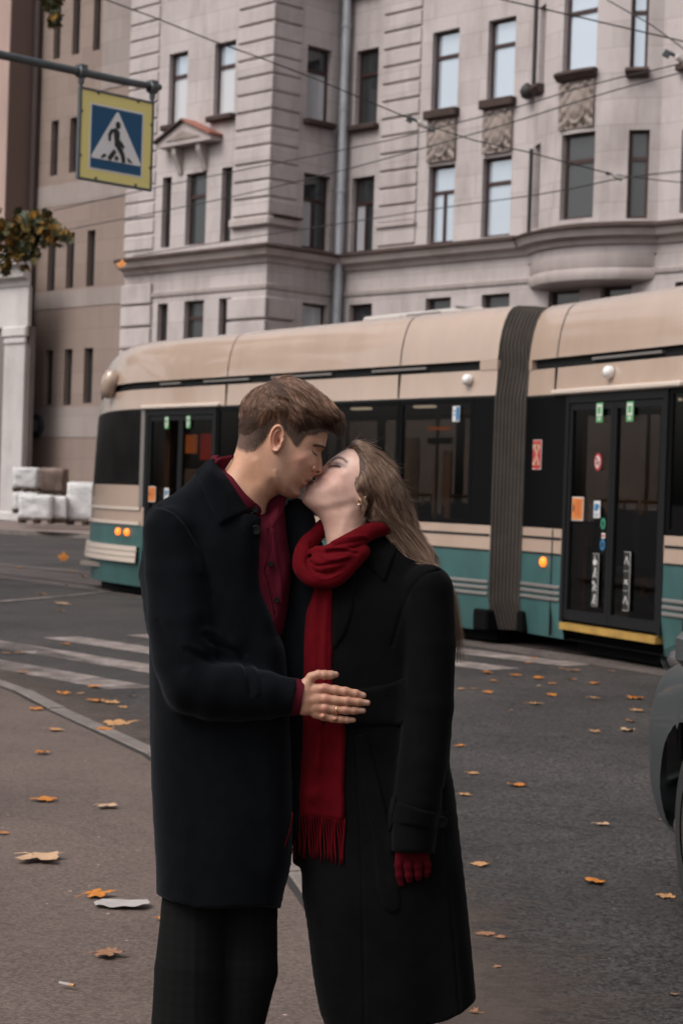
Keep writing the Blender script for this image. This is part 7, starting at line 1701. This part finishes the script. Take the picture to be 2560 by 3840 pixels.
# ------------------------------------------------------------------ the woman: head and neck
H2 = lambda x, y: (1110+x/3.136, 1620+y/3.136)
HW_ = lambda P: conv(P, 1110, 1620, 3.136)
wom_out = HW_([(760,195),(690,185),(630,188),(560,216),(500,250),(450,285),(405,318),(368,350),(340,382),(318,408),(290,436),(255,466),(226,492),(208,514),(206,530),(222,546),(236,556),(222,562),(202,566),(186,576),(176,590),(160,606),(138,624),(118,642),(108,664),(102,690),(92,714),(75,742),(64,770),(63,796),(76,830),(106,863),(150,900),(205,942),(255,990),(290,1040),(312,1090),(328,1160),(340,1240),(350,1330),(352,1450),(340,1650),(420,1800),(900,1800),(1000,1500),(900,1300),(850,1150),(862,1000),(960,890),(1080,760),(1135,620),(1120,470),(1040,350),(940,260),(850,215)])
wom_ctrl = HW_([(850,520,118,90),(620,290,94,60),(720,420,110,78),(490,315,84,42),(465,390,78,46),(560,500,106,74),(400,600,96,66),(250,575,60,36),(180,598,44,25),(115,770,46,32),(330,800,84,54),(640,800,98,74),(520,1100,86,76),(520,1350,92,80),(350,1100,80,66),(800,1000,86,70),(350,470,60,36),(220,690,70,42),(600,1650,110,90),(200,900,64,44)])
wmid = lambda X, Y: 22.0+0*X
wr_l = Relief(wom_out, wom_ctrl, mid=22.0, h=2.5, nose=(HW_([(345,390),(300,440),(255,480),(225,520)]), 8.0, 26.0, 20.0, 13.0))
b_ = lambda *a: B(wr_l, H2, 3.136, *a); l_ = lambda *a: Lw(wr_l, H2, 3.136, *a)
b_(480,315,80,26,6,-0.15); b_(370,400,30,30,-12); b_(520,380,80,40,3,0.15); b_(455,372,52,34,7,0.1); l_([(398,408),(440,402),(480,404),(515,412)],8,-5); b_(455,425,70,20,-4); l_([(390,430),(450,440),(530,432)],12,2.0)
l_([(300,500),(270,570),(215,650)],18,-3); l_([(182,592),(200,590),(225,588)],7,-6); l_([(190,578),(215,570),(240,566)],12,4); l_([(140,628),(165,612),(200,605)],13,4); b_(130,665,40,16,-5,-0.5); b_(105,780,40,36,4)
b_(560,480,110,60,4,-0.4); b_(420,640,120,90,3); l_([(180,890),(330,860),(500,830),(640,800),(720,720)],60,3); l_([(230,940),(380,915),(540,880),(680,850)],64,-4); l_([(640,900),(560,1100),(470,1320)],60,4); b_(420,1150,70,140,-3)
b_(800,770,62,48,15); b_(760,805,34,26,6); b_(790,745,26,16,-12); b_(850,800,20,30,-6)
WV, WF = wr_l.mesh()
def wom_cols(V):
    X = (V[:,0]-1110)*3.136; Y = (V[:,1]-1620)*3.136; Q = np.column_stack([X,Y]); c = np.tile(np.array([0.65,0.415,0.340]), (len(V),1))
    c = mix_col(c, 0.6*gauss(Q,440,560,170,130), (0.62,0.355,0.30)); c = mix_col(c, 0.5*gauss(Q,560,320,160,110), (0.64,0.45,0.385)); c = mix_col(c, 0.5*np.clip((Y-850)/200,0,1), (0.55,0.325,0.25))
    c = mix_col(c, 0.97*gauss(Q,485,372,80,27,0.10), (0.070,0.055,0.058)); c = mix_col(c, 0.5*gauss(Q,560,400,45,26,0.3), (0.15,0.11,0.11)); c = mix_col(c, 0.95*gline(Q,[(395,412),(430,402),(470,402),(512,412)],12), (0.008,0.006,0.006)); c = mix_col(c, 0.5*gline(Q,[(400,426),(450,426),(505,422)],7), (0.25,0.13,0.11))
    c = mix_col(c, 1.0*gline(Q,[(418,335),(455,312),(500,302),(550,316),(592,352)],18), (0.095,0.052,0.040)); c = mix_col(c, 0.35*gauss(Q,400,360,40,30), (0.36,0.20,0.165))
    c = mix_col(c, 0.75*gline(Q,[(186,580),(215,572),(238,568)],11), (0.45,0.19,0.17)); c = mix_col(c, 0.75*gline(Q,[(135,632),(165,612),(195,603)],13), (0.45,0.19,0.17)); c = mix_col(c, 0.7*gline(Q,[(180,592),(205,590)],6), (0.12,0.04,0.035))
    c = mix_col(c, 0.6*gauss(Q,790,780,60,50), (0.60,0.28,0.20)); c = mix_col(c, 0.9*gauss(Q,735,918,7,6), (0.16,0.07,0.05))
    return c
woman = empty('person', Matrix.Translation((pw1(1500,3300,0).x, YC+0.05, 0.1)), 'long haired woman in a black coat and red scarf with her head tilted back', 'person')
def wom_body(X, Y, Z):
    f = capsule(X, Y, Z, [(1400,2100,30,90),(1400,2250,30,120),(1400,2600,30,110),(1400,2950,40,125)])
    f = smin(f, capsule(X, Y, Z, [(1560,2200,-60,60),(1590,2650,-120,50),(1548,3150,-160,36)]), 22)
    f = smin(f, capsule(X, Y, Z, [(1330,2980,0,95),(1340,3500,-10,75),(1350,4130,0,46),(1320,4180,-20,34)]), 22)
    return smin(f, capsule(X, Y, Z, [(1470,2980,70,95),(1480,3500,70,75),(1490,4130,80,46),(1460,4180,60,34)]), 22)
V_, F_ = sdf_mesh(wom_body, (1220,1980,-230), (1720,4240,210), 13.0, 1)
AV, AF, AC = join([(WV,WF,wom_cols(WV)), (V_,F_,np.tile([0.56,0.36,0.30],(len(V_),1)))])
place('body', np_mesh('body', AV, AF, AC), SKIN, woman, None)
# earring
ex_, ey_ = H2(742,820); ez = 22-math.sqrt(max(wr_l.W2[int((ex_-wr_l.xs[0])/2.5), int((ey_-wr_l.ys[0])/2.5)],0))-8
ep = [pw1(ex_+6*math.sin(a)*0.7+1.5, ey_+9*math.cos(a), ez-3*math.sin(a)) for a in np.linspace(0,2*math.pi,17)]
er = obj('earring', wmb(MB().tube(ep, 0.0008, 6, caps=False).tube([p+Vector((0.001,0,-0.003)) for p in ep[:9]], 0.0007, 6), MW[woman.name]), GOLDM, woman, MW[woman.name], smooth=True)
obj('earring_stone', wmb(MB().lathe([(0,-0.003),(0.003,0),(0.002,0.0015),(0,0.002)], 8, Matrix.Translation(pw1(ex_-2, ey_+11, ez-3))), MW[woman.name]), mat('clear_stone', (0.8,0.78,0.78), 0.05), er, MW[woman.name])
# ------------------------------------------------------------------ her hair
wh_out = HW_([(606,186),(626,158),(650,115),(700,88),(790,112),(890,183),(1000,283),(1100,373),(1182,468),(1238,583),(1284,700),(1316,830),(1346,950),(1392,1080),(1436,1240),(1490,1345),(1575,1460),(1680,1585),(1758,1725),(1808,1890),(1835,2060),(1815,2060),(1775,1915),(1718,1775),(1635,1650),(1550,1548),(1440,1455),(1330,1405),(1240,1338),(1130,1238),(1030,1140),(930,1085),(850,1050),(795,1000),(825,905),(835,830),(790,752),(735,725),(680,670),(672,590),(715,520),(738,440),(728,350),(705,285),(665,225),(630,205)])
wh_ctrl = HW_([(850,520,130,40),(700,150,106,40),(1000,420,126,78),(1100,700,118,76),(950,700,124,40),(1150,950,94,66),(1000,1000,92,30),(1250,1150,64,50),(1400,1350,38,34),(1550,1490,24,20),(1700,1670,18,14),(1810,1950,12,10),(740,600,120,9),(730,400,116,9),(620,210,102,10),(840,900,100,12),(800,760,117,9),(1200,480,118,75)])
wh = Relief(wh_out, wh_ctrl, mid=lambda X, Y: 24.0-95.0*np.clip((Y-2040)/110,0,1), h=3.0)
wh.drape(wr_l, HW_([(600,190),(630,205),(665,225),(705,285),(728,350),(738,440),(715,520),(672,590),(680,670),(735,725),(790,752),(835,830),(825,905),(795,1000)]), 15.0, 34.0)
rs_ = np.random.RandomState(14)
wdirs = HW_([(640,150,0.8,0.5),(700,100,1,0.35),(750,300,0.75,0.8),(900,230,1,0.75),(900,400,0.7,0.95),(1050,350,0.85,0.9),(800,500,0.35,1),(730,560,0.1,1),(760,660,0.55,0.9),(950,600,0.55,1),(1150,500,0.5,1),(1200,700,0.35,1),(1050,800,0.35,1),(900,800,0.25,1),(860,900,0.1,1),(1000,1000,0.7,0.85),(1250,950,0.35,1),(1330,1150,0.45,1),(1150,1150,0.85,0.8),(1300,1300,0.9,0.75),(1450,1400,0.85,0.8),(1560,1490,0.8,0.85),(880,1040,0.8,0.5),(1650,1610,0.55,1),(1720,1720,0.38,1),(1780,1850,0.22,1),(1830,2050,0.1,1),(1900,2250,0.0,1)])
def wom_dir(P): a, b2 = idw(P[:,0], P[:,1], wdirs, (2,3), 4.0); return np.column_stack([a,b2])
for k in range(95):
    x, y = rs_.uniform(700,1400), rs_.uniform(150,1350); X, Y = H2(x,y); d = wom_dir(np.array([[X,Y]]))[0]; wh.bump(X, Y, 50, 7.0, rs_.uniform(3,8), math.atan2(d[1],d[0]))
WHV, WHF = wh.mesh()
HAIR2C = mat('hair_mass', (0.085,0.057,0.045), 0.65, 0.2, var=0.35, vscale=80)
whair = place('hair', np_mesh('hair', WHV, WHF), HAIR2C, woman, None)
HAIR2 = hair_mat('ash_brown_strands', (0.05,0.030,0.0215), (0.15,0.092,0.064))
HAIR2L = hair_mat('ash_blond_highlights', (0.23,0.143,0.098), (0.54,0.35,0.24))
rts, _ = surf_sampler(WHV, WHF, 19000, rs, lambda c: np.where(c[:,2] < 45, 1.0, 0.1))
st2 = comb(wh, rts, None, wom_dir, lambda P: np.where(P[:,1] < 1760, 150.0, np.where(P[:,1] < 2040, 110.0, 55.0)), 12, rs, lambda P: 4.0+0*P[:,0], 0.09)
# long ends spilling over the shoulder and down the sleeve
for k in range(1100):
    t0 = rs.rand(); x0, y0 = 1490+rs.uniform(-40,60), 2000+rs.uniform(-40,70); z0 = rs.uniform(-60,60); L = rs.uniform(0.35,1.0); sp = rs.normal(0,10)
    pts = np.array([(x0,y0,z0),(x0+70,y0+85,z0*.9-12),(1628+sp*.6,2128+sp*.4,-62+z0*.3),(1680+sp,2215,-70+z0*.3),(1704+sp,2320,-70+z0*.3),(1714+sp*1.3,2420,-60+z0*.3),(1716+sp*1.8,2500,-60+z0*.3)])
    c = cr(pts, 4, False); n = max(6, int(len(c)*L)); st2.append(c[:n])
# flyaways
for k in range(130):
    t = rs.rand(); base = cr(HW_([(620,160),(700,88),(800,118),(900,190),(1000,288),(1100,378),(1180,470),(1235,585),(1285,710),(1320,850),(1350,970),(1395,1090),(1440,1250),(1490,1350)]),6,False); p = base[int(t*(len(base)-2))]; d = base[min(int(t*(len(base)-2))+1,len(base)-1)]-p; a = math.atan2(d[1],d[0])+rs.normal(-0.15,0.25); L = rs.uniform(25,85); cv = rs.normal(0,0.5)
    st2.append(np.array([(p[0]-4*math.cos(a)+math.cos(a+cv*q)*L*q, p[1]-4*math.sin(a)+math.sin(a+cv*q)*L*q, 24+rs.uniform(-60,60)*0+ (k%11-5)*10) for q in np.linspace(0,1,9)]))
for k in range(90):   # fine baby hair along the forehead
    t = rs.rand(); x, y = H2(630-130*t+rs.uniform(-8,8), 178+70*t); L = rs.uniform(8,22); a = rs.uniform(-0.9,-0.2); st2.append(np.array([(x+math.cos(a)*L*q, y+math.sin(a)*L*q-1, 22+rs.uniform(-1,1)) for q in np.linspace(0,1,5)]))
for k in range(70):   # wisps before the ear and on the neck
    x, y = H2(rs.uniform(690,770), rs.uniform(520,600)); L = rs.uniform(20,55); a = rs.uniform(1.1,2.0); st2.append(np.array([(x+math.cos(a-1.3*q)*L*q, y+math.sin(a-0.9*q)*L*q, -92-q*6) for q in np.linspace(0,1,8)]))
for k in range(26):
    x, y = H2(rs.uniform(770,830), rs.uniform(940,1010)); L = rs.uniform(20,50); a = rs.uniform(1.4,2.6); st2.append(np.array([(x+math.cos(a+1.0*q)*L*q, y+math.sin(a-0.4*q)*L*q, -72-q*4) for q in np.linspace(0,1,8)]))
sa_, sb_ = split_strands(st2, wom_dir, 23.0, rs, 0.3)
hair_obj('hair_strands', sa_, 0.00025, HAIR2, whair); hair_obj('hair_highlights', sb_, 0.00025, HAIR2L, whair)
bs = []
for k in range(40):
    t = rs.rand(); X, Y = H2(398+112*t, 410-8*math.sin(t*3.1)); i, j = int((X-wr_l.xs[0])/2.5), int((Y-wr_l.ys[0])/2.5); z = 22-math.sqrt(max(wr_l.W2[i,j],0)); bs.append(np.array([(X-3.5*q*(1-t), Y+4*q-2*q*q, z-3*q) for q in np.linspace(0,1,4)]))
hair_obj('eyelashes', bs, 0.00025, MATS['brow_hair'], whair)

# ------------------------------------------------------------------ her coat
BLACKW = wool('black_wool', (0.0036,0.0034,0.0036), 0.055, tint=(0.7,0.7,0.72))
wc_out = [(1215,2060),(1300,2040),(1400,2010),(1470,2015),(1540,2060),(1600,2105),(1648,2137),(1675,2186),(1693,2248),(1704,2315),(1706,2369),(1700,2600),(1690,2800),(1686,2863),(1704,2961),(1725,3149),(1745,3337),(1762,3516),(1780,3720),(1792,3830),(1796,3960),(1560,4020),(1400,4030),(1250,4020),(1216,3840),(1200,3794),(1175,3663),(1151,3475),(1131,3353),(1126,3260),(1100,3240),(1096,3200),(1105,3000),(1120,2700),(1128,2400),(1150,2200),(1180,2110)]
wc_ctrl = [(1400,2100,130,80),(1600,2200,140,80),(1300,2300,170,120),(1500,2300,180,130),(1200,2400,140,90),(1400,2650,175,130),(1600,2650,150,90),(1200,2700,150,90),(1400,3000,190,140),(1300,3400,200,150),(1600,3400,190,120),(1500,3750,210,150),(1720,3700,160,70),(1200,3600,150,80),(1120,3220,60,30)]
wcr = Relief(wc_out, wc_ctrl, mid=45.0, h=6.0, pad=40)
warm = [(1600,2215,-70,100),(1610,2420,-95,97),(1606,2650,-115,95),(1583,2860,-135,92),(1562,3020,-148,90),(1545,3235,-155,80)]
zs = np.arange(-290, 310, 6.0); F = wcr.field(zs); X3, Y3, Z3 = wcr.X[:,:,None], wcr.Y[:,:,None], zs[None,None,:]
fa = np.maximum(capsule(X3,Y3,Z3,warm), (Y3-3196-0.10*(X3-1545))*0.98); F = smin(F, fa, 16.0)
hem = np.interp(X3, [1200,1400,1560,1680,1725,1770,1800], [3890,3880,3858,3826,3800,3755,3700]); F = np.maximum(F, (Y3-hem)*0.95)
GV, GF = surfnets(F, (wcr.xs[0], wcr.ys[0], zs[0]), 6.0); GV = relax(GV, GF, 3)
def wom_folds(V):
    x, y, z = V.T; near = np.clip((40-z)/60,0,1)
    skirt = np.clip((y-2800)/500,0,1)*(6*np.sin(x/46+0.5*np.sin(y/420))+3*vnoise(x/50,y/300,61)); seam = -5*np.exp(-(seg_dist(x,y,[(1660,2960),(1672,3200),(1700,3500),(1722,3790)],False)/5)**2)-4*np.exp(-(seg_dist(x,y,[(1330,2750),(1352,3200),(1362,3600),(1366,3880)],False)/5)**2)
    armhole = -5*np.exp(-(seg_dist(x,y,cr([(1640,2138),(1590,2155),(1550,2195),(1520,2250),(1495,2330),(1470,2420)],4,False),False)/6)**2)
    sl = np.exp(-((x-1600)/110)**2)*np.clip((y-2300)/100,0,1)*np.clip((3100-y)/100,0,1)*(3.5*vnoise(x/40+y/120,y/110,66)); ch = np.exp(-(((x-1400)/130)**2+((y-2400)/250)**2))*4*vnoise(x/55,y/190,68)
    return near*(skirt+seam+armhole+sl+ch)
GV = folds(GV, GF, wom_folds)
wcoat = place('coat', np_mesh('coat', GV, GF), BLACKW, woman, None); gbv = bvh_of(GV, GF)
C4 = lambda P: conv(P, 1050, 1900, 2.24); C10 = lambda P: conv(P, 1280, 2700, 1.225)
cpatch('collar', C4([(640,380),(735,268),(850,250),(950,262),(985,345),(940,480),(885,628),(868,636),(845,615),(760,530),(690,465),(635,442),(590,452),(570,480)]), 12, BLACKW, wcoat, bv=gbv, smooth=8, spacing=8, edge=4)
cpatch('lapel', C4([(560,500),(600,460),(640,600),(650,745),(632,752),(610,900),(560,1060),(500,1150),(440,1200),(440,900),(480,650)]), 9, BLACKW, wcoat, bv=gbv, smooth=8, spacing=9, edge=4)
cpatch('shoulder_strap', C4([(985,390),(1015,362),(1130,420),(1240,470),(1345,525),(1300,545),(1228,560),(1190,500),(1110,440)]), 7, BLACKW, wcoat, bv=gbv, smooth=6, spacing=7, edge=3)
belt, _, _ = cpatch('belt', [(1128,2575),(1250,2585),(1360,2580),(1460,2562),(1530,2550),(1530,2700),(1440,2722),(1350,2728),(1240,2728),(1120,2712)], 7, BLACKW, wcoat, bv=gbv, smooth=6, spacing=10, edge=4, rs=3)
cpatch('belt_tail', C10([(60,95),(120,90),(190,330),(240,560),(272,860),(180,850),(140,560),(90,300)]), 8, BLACKW, belt, bv=gbv, smooth=6, spacing=8, edge=4)
strap, sV, _ = cpatch('cuff_strap', C10([(240,372),(260,370),(340,400),(420,422),(478,420),(490,430),(486,490),(476,512),(440,518),(340,495),(232,470),(225,440)]), 10, BLACKW, wcoat, bv=gbv, smooth=5, spacing=6, edge=4)
cpatch('strap_loop', C10([(232,350),(256,352),(248,420),(236,490),(216,520),(212,460)]), 15, BLACKW, strap, bv=gbv, smooth=4, spacing=5, edge=3)
X, Y = C10([(456,469)])[0]; M_ = Matrix.Translation(pw1(X,Y,near_d(gbv,X,Y,-230)-13)) @ Matrix.Rotation(0.55,4,'Z') @ Matrix.Rotation(math.pi/2,4,'X'); Ml = MW[woman.name]
obj('button', MB().lathe([(0.0,0.004),(0.008,0.004),(0.0115,0.0065),(0.014,0.0045),(0.0145,-0.004)], 22, Ml.inverted() @ M_), BTN, strap, Ml, smooth=True)
# ------------------------------------------------------------------ red scarf
REDW = wool('red_wool', (0.088,0.0027,0.0056), 0.05, 0.9, 0.9, (0.9,0.35,0.35))
def tube_f(X, Y, Z, P, sq=1.0):
    P = cr(np.array(P)[:,:3], 3, False).tolist(); return P
def roll(X, Y, Z, pts): 
    c = cr(np.array(pts), 3, False); return capsule(X, Y, Z, [tuple(p) for p in c])
def scarf_fn(X, Y, Z):
    t = [[(1330,1935,95,28),(1240,1960,75,30),(1180,2008,12,32),(1140,2066,-40,34),(1134,2122,-88,34),(1164,2164,-122,32),(1215,2176,-140,30),(1268,2160,-142,32),(1316,2112,-132,32),(1360,2066,-112,26)],
         [(1478,1990,30,14),(1440,1986,-40,24),(1385,1996,-84,32),(1325,2026,-114,34),(1272,2052,-126,30),(1222,2068,-122,22),(1178,2066,-85,20)],
         [(1350,2072,-112,28),(1282,2102,-138,38),(1222,2118,-142,38),(1182,2108,-112,30)],
         [(1470,1975,60,18),(1440,1960,95,24),(1380,1940,110,28),(1300,1935,105,28)]]
    f = None
    for k, p in enumerate(t):
        q = roll(X, Y, Z, p); f = q if f is None else smin(f, q, 5.0)
    return f
V_, F_ = sdf_mesh(scarf_fn, (1085,1895,-190), (1510,2225,150), 3.6, 2)
C4_ = lambda P: [(1050+x/2.24, 1900+y/2.24) for x, y in P]
def scarf_folds(V):
    d = lambda P, r: np.exp(-(seg_dist(V[:,0], V[:,1], cr(C4_(P),5,False), False)/r)**2); nr = (V[:,2] < -40)
    f = 4*d([(380,352),(500,345),(635,376)],5)-6*d([(400,385),(520,372),(640,392)],6)+5*d([(245,400),(310,395),(400,440),(480,442),(570,420)],7)-8*d([(250,470),(300,500),(420,485),(560,455)],8)+4*d([(215,520),(260,560),(330,590)],7)-7*d([(228,440),(236,500),(290,560)],7)+4*d([(440,300),(560,262),(700,245),(735,270)],6)-5*d([(470,325),(600,300),(720,285)],7)-5*d([(260,310),(270,360),(250,410)],9)+3*d([(330,610),(420,600),(500,560)],6)
    return nr*f+2.0*vnoise(V[:,0]/45+V[:,1]/40, V[:,1]/26-V[:,0]/60, 71)
V_ = folds(V_, F_, scarf_folds)
scarf = place('scarf', np_mesh('scarf', V_, F_), REDW, woman, None); scbv = bvh_of(np.concatenate([GV,V_]), np.concatenate([GF,F_+len(GV)]))
def tail_rel1(x, y): return 7*np.exp(-(((x-(1180-0.10*(y-2200)))/14)**2))+9*np.exp(-(((x-(1222-0.03*(y-2200)))/11)**2))-6*np.exp(-(((x-(1203-0.03*(y-2200)))/6)**2))+3*np.exp(-(((x-1240)/8)**2))
cpatch('scarf_tail', [(1184,2190),(1215,2196),(1244,2192),(1248,2300),(1250,2413),(1246,2520),(1262,2640),(1296,2720),(1294,2838),(1292,2950),(1289,3074),(1240,3072),(1190,3066),(1140,3058),(1096,3049),(1099,2987),(1113,2838),(1129,2704),(1138,2600),(1137,2525),(1135,2391),(1147,2302),(1170,2240)], 12, REDW, scarf, bv=gbv, smooth=10, spacing=8, edge=5, default=-90, rs=4,
       relief=lambda x, y: np.where(y < 2620, 1.5*tail_rel1(x, y), 16*np.exp(-(((x-(1185-0.12*(y-2850)))/22)**2+((y-2850)/120)**2))+15*np.exp(-(((x-1165)/30)**2+((y-2985)/30)**2))-12*np.exp(-(((x-(1212+0.02*(y-2700)))/12)**2+((y-2760)/110)**2))+11*np.exp(-(((x-1285)/22)**2))))
hem = [(1097+7.4*k, 3048+0.95*k) for k in range(27)]
for k, (x, y) in enumerate(hem):
    z0 = near_d(gbv, x, y, -100)-11; r = random.Random(k); L = 168+r.uniform(-14,10); dx = r.uniform(-7,7) + (-46 if k == 0 else -14 if k < 3 else 0); P = []
    for q in range(7):
        t = q/6; xx = x+dx*t**1.3+3*math.sin(t*5+k); yy = y-4+L*t; zz = near_d(gbv, xx, yy, None); zz = (zz-7 if zz is not None else z0); zz = min(zz, z0+10+30*t) if k > 0 else z0-8*t
        P.append(pw1(xx, yy, zz))
    obj('fringe_strand', wmb(MB().tube(P, [2.5*KP]*6+[2.0*KP], 6), MW[woman.name]), REDW, scarf, MW[woman.name], smooth=True)
# ------------------------------------------------------------------ red glove on her hanging hand
G = lambda P: [conv([(p[0],p[1])], 1350, 2900, 3.136)[0] + (p[2], p[3]) for p in P]
GD = -165.0
gf = [G([(470,960,GD-6,19),(455,1080,GD-12,16.5),(462,1200,GD-12,15),(480,1300,GD-6,11.5)]), G([(560,960,GD-8,19),(565,1100,GD-16,17),(572,1200,GD-14,15),(575,1255,GD-8,12.5)]), G([(660,960,GD-4,19),(678,1100,GD-12,16.5),(682,1190,GD-9,14.5),(680,1230,GD-4,12)]), G([(755,960,GD+4,18),(785,1080,GD+0,14.5),(785,1160,GD+3,13),(778,1200,GD+6,11)])]
gp = [G([(520,700,GD,30),(520,980,GD-4,26)]), G([(620,700,GD,32),(620,980,GD-4,26)]), G([(720,700,GD+2,28),(730,980,GD+2,23)])]
gt = G([(440,860,GD+14,20),(400,980,GD+22,17),(410,1090,GD+26,14),(430,1170,GD+26,11)])
def glove_fn(X, Y, Z):
    f = capsule(X,Y,Z,gp[0])
    for p in gp[1:]: f = smin(f, capsule(X,Y,Z,p), 12)
    f = smin(f, capsule(X,Y,Z,gt), 8); g = None
    for p in gf: q = capsule(X,Y,Z,p); g = q if g is None else smin(g, q, 1.5)
    return smin(f, g, 8)
V_, F_ = sdf_mesh(glove_fn, (1455,3090,GD-60), (1645,3350,GD+60), 2.0, 1)
place('glove', np_mesh('glove', V_, F_), wool('dark_red_knit', (0.055,0.0028,0.0055), 0.04, 0.92, 0.9, (0.9,0.4,0.4)), woman, None)
for cx_, dz in ((1345,0),(1485,75)):
    V_, F_ = sdf_mesh(lambda X,Y,Z: np.maximum(smin(capsule(X,Y,Z,[(cx_+20,4170,dz,40),(cx_-50,4182,dz-15,40),(cx_-120,4192,dz-30,32)]), capsule(X,Y,Z,[(cx_,3850,dz,66),(cx_,4165,dz,46)]), 20), Y-4212), (cx_-180,3760,dz-120), (cx_+90,4225,dz+80), 7.0, 2); place('boot', np_mesh('boot', V_, F_), SHOE, woman, None)
